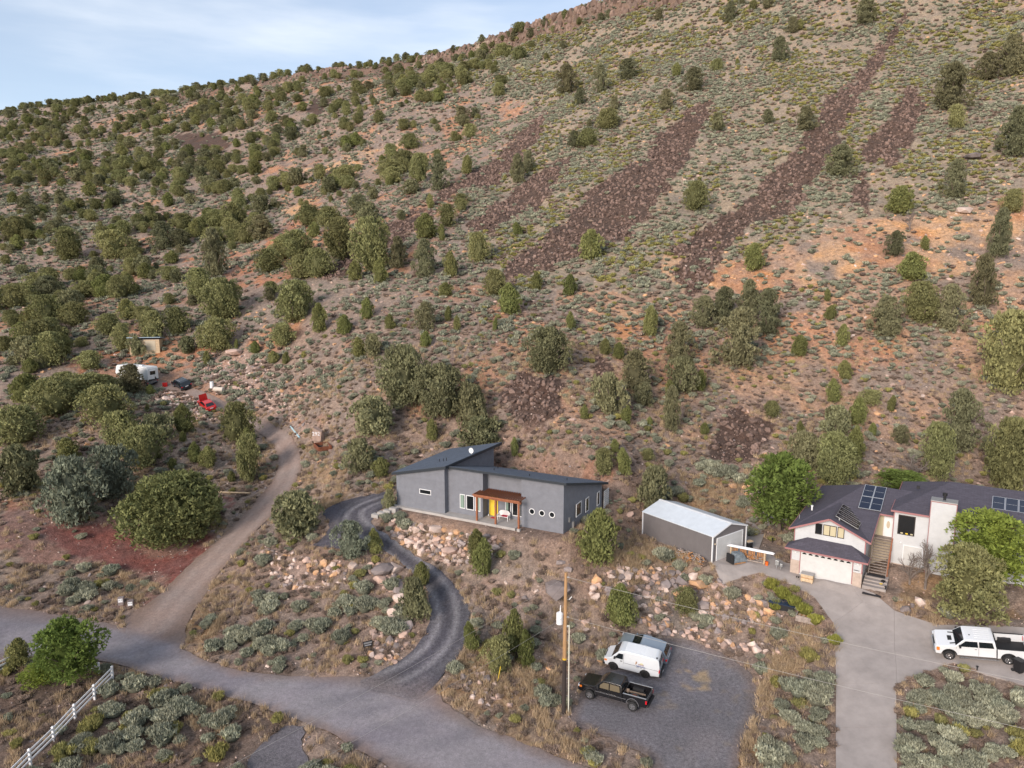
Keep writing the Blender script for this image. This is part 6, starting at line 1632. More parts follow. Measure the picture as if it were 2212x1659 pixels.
# ---- black extended cab pickup
def pickup(e, P, crew, L, wb, xf, roof, bed_rail, wheelR, chrome, track, W0=.96, bedlen=2.0, hood=1.18, rim=M_CHROME, spokes=6, step=False, lift=0.0):
    """xf: nose position; wheels at xf-.95 and xf-.95-wb"""
    w1 = xf - .98; w2 = w1 - wb; rear = xf - L; bed0 = rear + bedlen; belt = hood + .03; sill = .46 + lift
    hw = hw_fn(W0, belt, roof, .17, .10, xf, rear - 1)
    cw = .62      # windscreen run
    cb = bed0 + .06
    xs_ = xf - 1.42; top = [(xf - .01, .62 + lift), (xf, .95 + lift * .5), (xf - .06, hood - .07), (xf - .22, hood), (xs_, hood + .07), (xs_ - cw, roof - .04), (xs_ - cw - .18, roof), (cb + .30, roof), (cb + .10, roof - .05), (cb, belt), (cb, sill)]
    prof = [(xf - .03, sill)] + top
    n = 9; arc = [(w1 + (wheelR + .10) * math.cos(math.pi * (1 - k / n)), max(sill, .40) + (wheelR + .13) * math.sin(math.pi * (1 - k / n))) for k in range(n + 1)]
    prof = prof + arc[:] 
    body = loft_body(prof, hw, 'body', P, e, .04)
    side_panel([(xs_ - .20, belt + .05), (xs_ - cw - .10, roof - .14), (xs_ - cw - .55 - .35 * crew, roof - .13), (xs_ - cw - .58 - .35 * crew, belt + .05)], hw, M_TINT, e, 'door_window')
    x1 = xs_ - cw - .66 - .35 * crew
    side_panel([(x1, belt + .05), (x1 + .01, roof - .13), (cb + .26, roof - .14), (cb + .16, belt + .06)], hw, M_TINT, e, 'rear_side_window')
    yb = lambda x, z, k=.9: hw(x, z) * k
    quad_panel([(xs_ - .03, -yb(xs_, hood + .09, .92), hood + .095), (xs_ - .03, yb(xs_, hood + .09, .92), hood + .095), (xs_ - cw + .01, yb(xs_, roof - .05, .90), roof - .055), (xs_ - cw + .01, -yb(xs_, roof - .05, .90), roof - .055)], M_TINT, e, 'windscreen')
    MB().add([(cb-.012,-.62,belt+.1),(cb-.012,.62,belt+.1),(cb+.055,.56,roof-.14),(cb+.055,-.56,roof-.14),(cb+.03,-.62,belt+.1),(cb+.03,.62,belt+.1),(cb+.10,.56,roof-.14),(cb+.10,-.56,roof-.14)], [(0,1,2,3),(7,6,5,4),(0,4,5,1),(1,5,6,2),(2,6,7,3),(3,7,4,0)]).build('rear_window', M_TINT, e)
    # bed: two flanks with wheel openings, front board, tailgate, floor
    n = 10; arc2 = [(w2 + (wheelR + .09) * math.cos(math.pi * k / n), max(sill, .40) + (wheelR + .12) * math.sin(math.pi * k / n)) for k in range(n + 1)]
    flank = [(bed0, sill)] + arc2 + [(rear + .02, sill + .05), (rear, bed_rail - .02), (rear + .02, bed_rail), (bed0, bed_rail)]
    for s in (-1, 1):
        m = MB().prism(flank, 'y', s * (W0 - .085), s * W0); m.build('bed_side', P, e, .012)
        B(rear + .05, bed0 - .02, min(s * (W0 - .10), s * (W0 + .004)), max(s * (W0 - .10), s * (W0 + .004)), bed_rail + .001, bed_rail + .03).build('bed_rail', M_CHROME if chrome else M_CLAD, e)
        MB().box(w2 - .45, w2 + .45, min(s * (W0 - .09), s * (W0 - .32)), max(s * (W0 - .09), s * (W0 - .32)), .72 + lift, .98 + lift).build('wheel_well', M_CLAD, e)
    B(bed0 - .05, bed0 - .01, -W0 + .09, W0 - .09, .62 + lift, bed_rail - .02).build('bed_front', P if not crew else M_CLAD, e)
    B(rear + .0, rear + .07, -W0 + .09, W0 - .09, .60 + lift, bed_rail - .02).build('tailgate', P, e)
    B(rear + .07, bed0 - .05, -W0 + .09, W0 - .09, .58 + lift, .64 + lift).build('bed_floor', M_CLAD, e)
    B(rear + .2, xf - .3, -.55, .55, .34 + lift, .57 + lift).build('chassis', M_SEAM, e)
    B(w1 - .5, xf - .1, -.6, .6, .36 + lift, .8).build('engine_bay', M_SEAM, e)
    m = MB().box(xf - .05, xf + .07, -W0 + .10, W0 - .10, .50 + lift, .70 + lift); m.build('front_bumper', M_CHROME if not chrome or crew else M_CLAD, e, .02)
    B(rear - .14, rear - .01, -W0 + .08, W0 - .08, .50 + lift, .68 + lift).build('rear_bumper', M_CHROME if crew else M_CLAD, e, .02)
    B(xf - .02, xf + .012, -.62, .62, .76 + lift * .6, hood - .16).build('grille', M_CLAD, e)
    for s in (-1, 1):
        MB().box(xf - .10, xf + .02, min(s * .64, s * (W0 - .07)), max(s * .64, s * (W0 - .07)), .86 + lift * .5, hood - .12).build('headlight', M_HEAD, e)
        MB().box(xf - .32, xf - .11, min(s * (W0 - .10), s * (W0 - .02)), max(s * (W0 - .10), s * (W0 - .02)), .86 + lift * .5, hood - .14).build('indicator', M_AMB, e)
        MB().box(rear - .01, rear + .10, min(s * (W0 - .11), s * (W0 + .006)), max(s * (W0 - .11), s * (W0 + .006)), .80 + lift, bed_rail - .12).build('taillight', M_TAIL, e)
        MB().box(xs_ - .38, xs_ - .24, min(s * (W0 + .02), s * (W0 + .20)), max(s * (W0 + .02), s * (W0 + .20)), belt + .02, belt + .24).build('mirror', M_CLAD, e, .02)
        MB().bar((xs_ - cw - .40 - .3 * crew, s * (W0 + .012), belt - .12), (xs_ - cw - .55 - .3 * crew, s * (W0 + .012), belt - .12), .03).build('door_handle', M_CHROME if crew else P, e)
        if chrome: MB().bar((w1 - .5, s * (W0 - .01), .78 + lift), (w2 + .55, s * (W0 + .008), .78 + lift), .035, .03).build('side_moulding', M_CHROME, e)
    seams(e, hw, [((xs_ - .05, belt - .02), (xs_ - .02, sill + .08)), ((x1 + .04, belt + .03), (x1 + .05, sill + .06)), ((cb + .02, belt), (cb + .02, sill + .05))])
    for wx in (w1, w2):
        for s in (-1, 1):
            m = MB(); rr_ = wheelR + (.115 if wx == w1 else .105); n = 10
            for k in range(n):
                t0, t1 = math.pi * k / n, math.pi * (k + 1) / n
                zc = max(sill, .40); m.bar((wx + rr_ * math.cos(t0), s * (W0 - .015), zc + rr_ * math.sin(t0) * 1.03), (wx + rr_ * math.cos(t1), s * (W0 - .015), zc + rr_ * math.sin(t1) * 1.03), .05, .04, (0, 1, 0))
            m.build('arch_trim', M_CHROME if (chrome and wx == w2) else M_CLAD, e)
    wheels(e, (w1, w2), track, wheelR, .27, rim, spokes)
    return w1, w2
e = place_vehicle((6.36, 53.34, 0), (9.57, 51.69, 0), 1, 1.66, 'pickup_truck', 'black extended cab pickup with a spare wheel in its open bed', 'pickup truck', g_)
L_ = 5.75; pickup(e, P_BLACK, 0, L_, 3.62, 2.80, 1.86, 1.30, .40, True, 1.66, .95, 1.98, 1.20, M_CHROME, 5, lift=.10)
def on(parent_e, x, y, z): 
    bpy.context.view_layer.update(); return parent_e.matrix_world @ Vector((x, y, z))
def load(name, mb_or_obj, pe, x, y, z, rot, lab, cat):
    o = mb_or_obj; o.location = on(pe, x, y, z); o.rotation_euler = (0, 0, pe.rotation_euler[2] + rot); tag(o, lab, cat); return o
sp = empty('spare_wheel', on(e, -1.75, .28, .78), 0, 'grimy spare wheel lying flat in the black pickup bed', 'wheel')
MB().cyl((0, 0, 0), (0, 0, .20), .37, 24).build('tyre', grainy('dusty_rubber', (.10, .085, .075), .95, .2, 8), sp, .03); MB().cyl((0, 0, .19), (0, 0, .215), .20, 18).build('rim', M_RUST, sp)
load('drive_shaft', MB().bar((-.75, 0, .1), (.55, 0, .22), .10).cyl((.55, 0, .22), (.80, 0, .26), .17, 12).build('drive_shaft', grainy('greasy_brown_steel', (.30, .22, .16), .7, .3, 5)), e, -1.75, -.22, .78, .18, 'brown axle part lying across the black pickup bed', 'car part')

# ---- white panel van
e = place_vehicle((8.87, 57.64, 0), (11.42, 56.63, 0), 1, 1.66, 'panel_van', 'white panel van with colourful sign lettering on its side', 'van', g_)
xf, rear, w1, w2 = 2.25, -2.62, 1.38, -1.40; W0 = .99; roof = 2.02; belt = 1.25
hw = hw_fn(W0, belt, roof, .20, .16, xf, rear, .04)
n = 10
A1 = [(w1 + .46 * math.cos(math.pi * (1 - k / n)), .36 + .46 * math.sin(math.pi * (1 - k / n))) for k in range(n + 1)]
A2 = [(w2 + .46 * math.cos(math.pi * (1 - k / n)), .36 + .46 * math.sin(math.pi * (1 - k / n))) for k in range(n + 1)]
prof = [(rear, .42)] + A2 + A1 + [(xf - .04, .36), (xf, .62), (xf - .03, .92), (xf - .14, 1.08), (xf - .62, 1.22), (xf - 1.22, 1.86), (xf - 1.42, 1.98), (xf - 1.9, roof), (-1.0, roof), (rear + .42, roof - .03), (rear + .16, roof - .15), (rear + .03, 1.30)]
loft_body(prof, hw, 'body', P_WHITE2, e, .07)
side_panel([(xf - .93, belt + .06), (xf - 1.28, 1.74), (xf - 1.66, 1.76), (xf - 1.66, belt + .06)], hw, M_TINT, e, 'door_window')
quad_panel([(xf - .66, -.82, 1.275), (xf - .66, .82, 1.275), (xf - 1.19, .74, 1.84), (xf - 1.19, -.74, 1.84)], M_TINT, e, 'windscreen')
for s in (-1, 1):
    V = [(rear + .045, s * .08, 1.32), (rear + .045, s * .70, 1.32), (rear + .145, s * .63, 1.80), (rear + .145, s * .10, 1.80)]
    MB().add([(x - .022, y, z) for x, y, z in V] + V, [(0,1,2,3),(7,6,5,4),(0,4,5,1),(1,5,6,2),(2,6,7,3),(3,7,4,0)]).build('rear_window', M_TINT, e)
    MB().box(rear - .01, rear + .06, min(s * .80, s * .965), max(s * .80, s * .965), .84, 1.10).build('taillight', M_TAIL, e)
    MB().box(xf - .30, xf - .06, min(s * .82, s * .94), max(s * .82, s * .94), .78, .93).build('indicator', M_AMB, e)
    MB().box(xf - .05, xf + .01, min(s * .50, s * .78), max(s * .50, s * .78), .74, .93).build('headlight', M_HEAD, e)
    MB().box(xf - 1.02, xf - .90, min(s * 1.0, s * 1.16), max(s * 1.0, s * 1.16), 1.28, 1.46).build('mirror', M_CLAD, e)
    MB().bar((xf - 1.45, s * (W0 + .01), 1.13), (xf - 1.62, s * (W0 + .01), 1.13), .035).build('door_handle', M_CLAD, e)
B(xf - .12, xf + .09, -.88, .88, .36, .56).build('front_bumper', M_CLAD, e, .03); B(rear - .16, rear + .0, -.94, .94, .40, .60).build('rear_bumper', M_CLAD, e, .02)
B(xf - .02, xf + .015, -.48, .48, .66, .92).build('grille', M_CLAD, e); B(rear + .2, xf - .2, -.6, .6, .25, .42).build('chassis', M_SEAM, e); B(rear - .175, rear - .162, -.15, .15, .44, .56).build('number_plate', M_WHITEP, e)
m = MB()
for k in range(9): y = -.62 + k * .155; m.bar((xf - 1.75, y, roof + .004), (rear + .5, y, roof + .002), .03, .015)
m.build('roof_rib', P_WHITE2, e)
seams(e, hw, [((xf - .80, 1.15), (xf - .85, .45)), ((xf - 1.72, 1.80), (xf - 1.74, .42)), ((-.7, 1.02), (rear + .1, 1.02)), ((xf - 1.75, 1.02), (-.7, 1.02))])
wheels(e, (w1, w2), 1.66, .36, .22, M_RIMD, 0, .58)
MB().cyl((rear + .35, .58, roof - .05), (rear + .35, .58, roof + .03), .07, 10).build('roof_vent', M_CLAD, e)
def text_mesh(body, size, mat, parent, loc, rot, name='lettering'):
    c = bpy.data.curves.new(name, 'FONT'); c.body = body; c.size = size; c.extrude = .003; c.align_x = 'CENTER'
    t = bpy.data.objects.new(name, c); COL.objects.link(t)
    dg = bpy.context.evaluated_depsgraph_get(); me = bpy.data.meshes.new_from_object(t.evaluated_get(dg)); bpy.data.objects.remove(t)
    me.materials.clear(); me.materials.append(mat)
    o = link(name, me, parent); o.location = loc; o.rotation_euler = rot; return o
rt = (math.radians(90), 0, math.radians(180))
T_BL = principled('blue_print', (.03, .06, .28), .6); T_RE = principled('dark_red_print', (.30, .03, .03), .6); T_YE = principled('yellow_print', (.65, .55, .05), .6); T_GY = principled('grey_print', (.28, .28, .30), .6)
yy = W0 - .005
def van_lbl(o): return o
text_mesh('STATE', .17, T_RE, e, (-1.02, W0 + .004, 1.16), rt); text_mesh('REPAIR PRO', .15, T_BL, e, (-1.02, W0 + .014, 1.00), rt); text_mesh('435 - 555', .10, T_GY, e, (-1.02, W0 + .014, .89), rt)
bpy.data.objects.remove([o for o in e.children if o.name.startswith('lettering')][-1])
side_panel([(-.92, 1.305), (-1.20, 1.325), (-1.18, 1.355), (-.95, 1.345)], hw, T_YE, e, 'emblem', (1,), .012, .008)
side_panel([(-.60, 1.20), (-.54, 1.16), (-.56, 1.34), (-.60, 1.46), (-.66, 1.34)], hw, M_WOODO, e, 'emblem', (1,), .012, .008)
for k in range(9): side_panel([(-.66 - k * .082, .895), (-.71 - k * .082, .895), (-.71 - k * .082, .95), (-.66 - k * .082, .95)], hw, T_GY, e, 'print_mark', (1,), .010, .006) if k not in (3, 6) else None

# ---- rounded cars
def car(e, P, xf, rear, w1, w2, W0, hood, belt, roof, pts_top, side_win, wind, back, R, track, rim, spokes, sill=.26, open_hood=False, rails=False, plate=True):
    hw = hw_fn(W0, belt, roof, .22, .16, xf, rear, .05); n = 9; ra = R + .07
    A1 = [(w1 + ra * math.cos(math.pi * (1 - k / n)), R * .95 + ra * math.sin(math.pi * (1 - k / n))) for k in range(n + 1)]
    A2 = [(w2 + ra * math.cos(math.pi * (1 - k / n)), R * .95 + ra * math.sin(math.pi * (1 - k / n))) for k in range(n + 1)]
    loft_body([(rear + .03, sill + .06)] + A2 + A1 + [(xf - .04, sill)] + pts_top, hw, 'body', P, e, .05)
    for sw in side_win: side_panel(sw, hw, M_TINT, e, 'side_window')
    for q, nm in ((wind, 'windscreen'), (back, 'rear_window')):
        (xa, za, ya), (xb, zb, yb) = q; quad_panel([(xa, -ya, za), (xa, ya, za), (xb, yb, zb), (xb, -yb, zb)], M_TINT, e, nm)
    for s in (-1, 1):
        MB().box(rear - .005, rear + .16, min(s * (W0 - .24), s * (W0 - .045)), max(s * (W0 - .24), s * (W0 - .045)), belt - .26, belt - .10).build('taillight', M_TAIL, e)
        MB().box(xf - .24, xf - .03, min(s * (W0 - .30), s * (W0 - .10)), max(s * (W0 - .30), s * (W0 - .10)), hood - .26, hood - .14).build('headlight', M_HEAD, e)
        MB().box(wind[0][0] - .18, wind[0][0] - .08, min(s * W0, s * (W0 + .15)), max(s * W0, s * (W0 + .15)), belt + .0, belt + .12).build('mirror', P, e)
        if rails: MB().bar((w1 - 1.1, s * .56, roof + .04), (w2 - .1, s * .56, roof + .03), .04).build('roof_rail', M_CHROME, e)
    B(rear - .02, rear + .02, -.26, .26, belt - .30, belt - .17).build('number_plate', M_WHITEP, e)
    B(rear - .03, rear + .12, -W0 + .14, W0 - .14, sill + .06, sill + .24).build('rear_bumper', M_CLAD if rails else P, e, .03)
    B(rear + .3, xf - .3, -W0 + .22, W0 - .22, sill - .05, sill + .25).build('chassis', M_SEAM, e)
    seams(e, hw, [((side_win[0][0][0] - .02, belt), (side_win[0][0][0] - .05, sill + .12)), ((side_win[0][-1][0] - .03, belt), (side_win[0][-1][0] - .03, sill + .12))])
    wheels(e, (w1, w2), track, R, .21, rim, spokes, .66)
    return hw
# silver blue hatchback hidden behind the van
def car_shape(xf, rear, hood, belt, roof, kind):
    if kind == 'wagon': return [(xf, .55), (xf - .08, hood - .14), (xf - .35, hood - .02), (xf - 1.15, belt + .06), (xf - 1.95, roof - .06), (xf - 2.25, roof), (rear + 1.0, roof - .02), (rear + .45, roof - .10), (rear + .12, belt + .10), (rear, belt - .12), (rear - .01, .55)]
    return [(xf, .50), (xf - .06, hood - .12), (xf - .3, hood), (xf - 1.25, belt + .05), (xf - 1.85, roof - .05), (xf - 2.1, roof), (rear + 1.1, roof - .02), (rear + .9, roof - .06), (rear + .30, belt + .02), (rear + .02, belt - .10), (rear, .50)]
d_ = np.array([13.0 - 11.36, 58.62 - 59.33]); d_ = -d_ / np.linalg.norm(d_); lf = np.array([-d_[1], d_[0]])
ctr = np.array([12.05, 59.75]) + d_ * .15
e = place_vehicle((ctr[0] + d_[0] * 1.35, ctr[1] + d_[1] * 1.35, 0), (ctr[0] - d_[0] * 1.35, ctr[1] - d_[1] * 1.35, 0), 1, 0.0, 'hatchback_car', 'silver blue hatchback parked right behind the white van', 'car', g_)
xf, rear = 2.25, -2.25
car(e, P_SILVER, xf, rear, 1.36, -1.36, .90, .98, .98, 1.58, car_shape(xf, rear, .98, .98, 1.58, 'wagon'),
    [[(.92, 1.05), (.30, 1.46), (-.30, 1.49), (-.30, 1.05)], [(-.38, 1.05), (-.38, 1.49), (-1.2, 1.46), (-1.55, 1.22), (-1.5, 1.08)]], ((1.08, 1.05, .74), (.32, 1.51, .60)), ((-1.84, 1.46, .58), (-2.11, 1.12, .72)), .33, 1.55, M_METAL, 7)
# ---- white crew cab pickup
e = place_vehicle((35.63, 53.75, 3.4), (39.3, 52.08, 3.4), 1, 1.75, 'pickup_truck', 'white crew cab pickup with black bed liner on the concrete driveway', 'pickup truck', g_)
pickup(e, P_WHITE, 1, 6.35, 4.03, 3.02, 2.02, 1.42, .42, False, 1.75, 1.03, 2.08, 1.36, M_CHROME, 6, lift=.10)
B(1.75, 2.05, -.28, .28, 1.375, 1.43).build('hood_scoop', M_CLAD, e)
for s in (-1, 1): MB().bar((1.35, s * 1.08, .42), (-1.35, s * 1.08, .42), .12, .05).build('side_step', M_CHROME, e); MB().bar((1.5, s * .62, 1.47), (1.95, s * .68, 1.43), .09, .03).build('hood_vent', M_CLAD, e)
MB().cyl((.55, .25, 2.0), (.55, .25, 2.06), .05, 8).build('roof_antenna', M_CLAD, e)
m = MB()
for k in range(5): y = -.5 + k * .25; m.bar((.25, y, 2.022), (-.85, y, 2.02), .05, .02)
m.build('roof_rib', P_WHITE, e)
# ---- dark crossover and red hatchback up the dirt road
ca = W(371, 838); cb_ = W(392, 846); dd_ = ca - cb_; dd_ /= np.linalg.norm(dd_[:2]); dd_[2] = 0; dd_ = np.array([-.74, .67, 0])
e = place_vehicle(cb_ + dd_ * 2.84, cb_, 1, 1.6, 'crossover_car', 'dark blue crossover with roof rails beside the trailer', 'car', g_)
xf, rear = 2.35, -2.35
car(e, P_DARK, xf, rear, 1.42, -1.42, .93, 1.02, 1.02, 1.62, car_shape(xf, rear, 1.02, 1.02, 1.62, 'wagon'),
    [[(.98, 1.08), (.35, 1.50), (-.30, 1.53), (-.30, 1.08)], [(-.38, 1.08), (-.38, 1.53), (-1.3, 1.48), (-1.65, 1.25), (-1.6, 1.1)]], ((1.18, 1.09, .76), (.42, 1.55, .62)), ((-1.94, 1.50, .60), (-2.21, 1.16, .74)), .36, 1.6, M_CHROME, 7, rails=True)
cb_ = W(445, 889); dd_ = np.array([-.72, .69, 0])
e = place_vehicle(cb_ + dd_ * 2.35, cb_, 1, 1.4, 'hatchback_car', 'old red hatchback with its hood raised on the dirt road', 'car', g_)
xf, rear = 2.05, -2.0
car(e, P_RED, xf, rear, 1.2, -1.15, .82, .90, .92, 1.36, car_shape(xf, rear, .86, .88, 1.36, 'hatch'),
    [[(.62, .95), (.22, 1.26), (-.40, 1.28), (-.40, .95)], [(-.48, .95), (-.48, 1.28), (-.9, 1.24), (-1.25, .99)]], ((.78, .94, .66), (.24, 1.30, .55)), ((-1.12, 1.28, .55), (-1.66, .94, .66)), .30, 1.40, M_CHROME, 6)
m = MB().add([(.92,-.68,.93),(.92,.68,.93),(1.12,.62,2.02),(1.12,-.62,2.02),(.96,-.68,.92),(.96,.68,.92),(1.16,.62,2.01),(1.16,-.62,2.01)], [(0,1,2,3),(7,6,5,4),(0,4,5,1),(1,5,6,2),(2,6,7,3),(3,7,4,0)]); m.build('raised_hood', P_RED, e)
# ---- silver pickup with camper shell, nose hidden behind the pine
cb_ = W(318, 835); dd_ = np.array([-.75, .66, 0])
e = place_vehicle(cb_ + dd_ * 3.2, cb_, 1, 1.55, 'pickup_truck', 'silver pickup with a camper shell parked against the travel trailer', 'pickup truck', g_)
w1, w2 = pickup(e, P_GREYC, 0, 5.2, 3.2, 2.5, 1.70, 1.22, .36, False, 1.55, .88, 1.9, 1.12, M_METAL, 6, lift=.05)
r0 = 2.5 - 5.2
m = MB().add([(r0+.03,-.86,1.25),(r0+1.86,-.86,1.25),(r0+1.86,.86,1.25),(r0+.03,.86,1.25),(r0+.2,-.70,1.80),(r0+1.84,-.72,1.80),(r0+1.84,.72,1.80),(r0+.2,.70,1.80)], [(0,3,2,1),(4,5,6,7),(0,1,5,4),(1,2,6,5),(2,3,7,6),(3,0,4,7)]); cs = m.build('camper_shell', P_GREYC, e, .04)
m = MB()
for s in (-1, 1): m.add([(r0+.35,s*.845,1.36),(r0+1.7,s*.85,1.36),(r0+1.68,s*.765,1.68),(r0+.42,s*.765,1.68),(r0+.35,s*.80,1.36),(r0+1.7,s*.80,1.36),(r0+1.68,s*.70,1.68),(r0+.42,s*.70,1.68)], [(0,1,2,3),(7,6,5,4),(0,4,5,1),(1,5,6,2),(2,6,7,3),(3,7,4,0)])
m.build('shell_window', M_TINT, cs)
MB().add([(r0+.06,-.72,1.33),(r0+.06,.72,1.33),(r0+.17,.62,1.70),(r0+.17,-.62,1.70),(r0+.02,-.72,1.33),(r0+.02,.72,1.33),(r0+.14,.62,1.70),(r0+.14,-.62,1.70)], [(0,1,2,3),(7,6,5,4),(0,4,5,1),(1,5,6,2),(2,6,7,3),(3,7,4,0)]).build('rear_glass', M_TINT, cs)
# ---- fifth wheel travel trailer
pr = W(344, 832)[:2]; pf = pr + np.array([-8.0, 3.4]); d_ = (pf - pr) / np.linalg.norm(pf - pr)
zt0 = float(zt([pr[0] + d_[0] * 2], [pr[1] + d_[1] * 2])[0])
e = empty('travel_trailer', (pr[0], pr[1], zt0 + .1), math.atan2(d_[1], d_[0]), 'white fifth wheel travel trailer parked below the small wooden hut', 'trailer')
prof = [(0, .85), (5.9, .85), (6.3, 1.35), (8.7, 1.45), (9.1, 1.9), (8.7, 3.15), (8.3, 3.35), (.25, 3.25), (.0, 2.9)]
M_RV = lap_material('white_trailer_skin', (.72, .72, .71), .35, 2, .15, .4)
b_ = MB().prism(prof, 'y', 0, 2.45).build('body', M_RV, e, .08)
for x0, x1, z0, z1 in ((1.3, 2.5, 1.75, 2.5), (6.9, 8.1, 2.1, 2.8), (4.2, 4.9, 1.7, 2.4)): window(e, x0, x1, z0, z1, 0, .05, M_TINT, M_WFRAME)
B(-.03, .01, .7, 1.9, 1.8, 2.45).build('rear_window', M_TINT, e); MB().bar((-.1, .6, 2.55), (-.1, 2.0, 2.55), .25, .04).build('window_awning', M_WFRAME, e)
for x0 in (2.6, 5.0): B(x0, x0 + .8, .9, 1.5, 3.26, 3.46).build('roof_unit', M_WHITEP, e, .05)
B(.1, 5.8, -.012, -.002, .9, 1.15).build('side_stripe', M_METAL, e); B(-.2, -.01, .2, 2.25, .82, .98).build('bumper', M_CLAD, e)
m = MB()
for x in (2.6, 3.4): m.cyl((x, .02, .42), (x, .28, .42), .38, 16).cyl((x, 2.2, .42), (x, 2.43, .42), .38, 16)
m.build('wheel', M_RUB, e); MB().bar((7.9, .5, 1.4), (7.9, .5, .0), .08).bar((7.9, 1.95, 1.4), (7.9, 1.95, .0), .08).build('landing_leg', M_METAL, e); e.scale = (.88, .9, .95); B(2.1, 3.9, .02, 2.43, .8, .849).build('wheel_arch', M_CLAD, e)
# ------------------------------------------------------------------ utility pole, wires
PX0 = at_z(1218, 1540, 0.0); bz = float(zt([PX0[0]], [PX0[1]])[0])
PO = empty('utility_pole', (PX0[0], PX0[1], bz), 0, 'tall brown wooden utility pole with grey transformer left of the parking yard', 'utility pole')
M_POLE = grainy('pole_wood', (.42, .25, .125), .9, .2, 3, .3, 20, stretch=(4, 4, .3))
V, F = tube_rings([(0, 0, 4.7), (0.02, 0, 8.5), (.03, 0, 11.75)], [.155, .14, .12], 14); MB().add(V, F).build('pole', M_POLE, PO, smooth_=False)
V, F = tube_rings([(-.01, 0, -.4), (0, 0, 4.6)], [.175, .158], 14); MB().add(V, F).build('dark_base', principled('creosote', (.045, .035, .032), .9), PO)
MB().cyl((0, 0, 4.58), (0, 0, 4.72), .165, 14).build('yellow_band', principled('yellow_band', (.65, .40, .04), .7), PO)
t = MB().cyl((-.42, -.05, 7.6), (-.42, -.05, 8.45), .26, 18).cyl((-.42, -.05, 8.45), (-.42, -.05, 8.52), .24, 18, .18).build('transformer', M_WHITEP, PO)
MB().cyl((-.38, -.05, 8.5), (-.36, -.05, 8.9), .05, 8).cyl((-.36, -.05, 8.9), (-.36, -.05, 9.1), .035, 8).build('bushing', M_WHITEP, t)
MB().bar((-.2, -.03, 8.3), (0, 0, 8.3), .08).bar((-.2, -.03, 7.85), (0, 0, 7.85), .08).build('bracket', M_METAL, PO)
MB().cyl((.36, -.05, 0), (.33, -.05, 7.45), .05, 10).bar((.33, -.05, 7.42), (.05, 0, 7.42), .06).build('conduit', principled('cream_pvc', (.62, .60, .50), .6), PO)
for z in (1.5, 3, 4.6, 6.2): MB().bar((.0, 0, z), (.36, -.04, z), .03).build('conduit_strap', M_METAL, PO)
for z in (11.4, 8.15, 7.35): MB().cyl((.1, -.05, z), (.28, -.07, z), .05, 8).build('insulator', M_METAL, PO)
MB().cyl((.3, -.1, 9.6), (.5, -.12, 9.85), .05, 8).bar((.08, 0, 9.5), (.35, -.1, 9.65), .04).build('fuse_cutout', M_METAL, PO)
M_WIRE = principled('pale_wire', (.36, .34, .32), .6); M_WIRED = principled('dark_wire', (.10, .10, .10), .6)
top = np.array([PX0[0] + .03, PX0[1], bz + 11.4]); low = np.array([PX0[0] + .02, PX0[1], bz + 8.15])
def wire(a, b, sag, r_, mat, lab, n=24):
    a = np.array(a, float); b = np.array(b, float)
    P = [a + (b - a) * t - np.array([0, 0, sag * 4 * t * (1 - t)]) for t in np.linspace(0, 1, n)]
    V, F = tube_rings(P, [r_] * n, 5); tag(MB().add(V, F).build('power_line', mat), lab, 'power line')
def beyond(a, b, k): a = np.array(a); b = np.array(b); return a + (b - a) * k
wire(top, beyond(top, at_z(2212, 1456, 10.6), 1.5), .5, .012, M_WIRE, 'upper pale power line running from the pole top to the right edge')
wire(low, beyond(low, at_z(2212, 1562, 7.2), 1.5), .4, .012, M_WIRE, 'lower pale power line running from the pole to the right edge')
wire(top, beyond(top, at_z(516, 1633, 11.0), 1.35), .35, .007, M_WIRE, 'thin upper power line crossing the road to lower left')
wire(low, beyond(low, at_z(644, 1659, 8.0), 1.35), .3, .007, M_WIRE, 'thin lower power line crossing the road to lower left')
gp = W(1160, 1330); wire(top - np.array([0, 0, .4]), gp + np.array([0, 0, .1]), 0, .008, M_WIRED, 'guy wire from the pole top down to the slope behind it', 8)
# ------------------------------------------------------------------ white rail fences
def fence(pts3, lab):
    c = pts3[0]; e = empty('rail_fence', tuple(c), 0, lab, 'fence')
    for p in pts3:
        q = Vector(p) - Vector(c); B(q.x - .075, q.x + .075, q.y - .075, q.y + .075, q.z - .2, q.z + 1.28).build('post', M_WHITEP, e)
        MB().add([(q.x-.1,q.y-.1,q.z+1.281),(q.x+.1,q.y-.1,q.z+1.281),(q.x+.1,q.y+.1,q.z+1.281),(q.x-.1,q.y+.1,q.z+1.281),(q.x,q.y,q.z+1.36)], [(0,3,2,1),(0,1,4),(1,2,4),(2,3,4),(3,0,4)]).build('post_cap', M_WHITEP, e)
    for a, b in zip(pts3[:-1], pts3[1:]):
        a = Vector(a) - Vector(c); b = Vector(b) - Vector(c); d = (b - a).normalized() * .08
        for h in (.42, .78, 1.14): MB().bar(a + d + Vector((0, 0, h)), b - d + Vector((0, 0, h)), .05, .14).build('rail', M_WHITEP, e)
FP = [(244,1472),(222,1512),(171,1554),(117,1605),(55,1660)]
f3 = [W(u, min(v, 1640)) if v < 1640 else None for u, v in FP]
p0, p3 = W(244, 1470), W(117, 1604)
dirf = (p3 - p0) / 3.0
f3 = []
for k in range(7):
    q = p0 + dirf * k; q[2] = float(zt([q[0]], [q[1]])[0]); f3.append(q)
fence(f3, 'white three rail fence running from the road to the lower left corner')
q0, q1 = W(26, 1445), W(100, 1410)
dq = (q1 - q0)
f4 = []
for k in (-2, -1, 0, 1):
    q = q0 + dq * k; q[2] = float(zt([q[0]], [q[1]])[0]) ; f4.append(q)
fence(f4, 'short piece of white rail fence at the left edge by the shrubs')
q2 = W(215, 1462); f5 = [q1, (q1 + q2) / 2, q2]
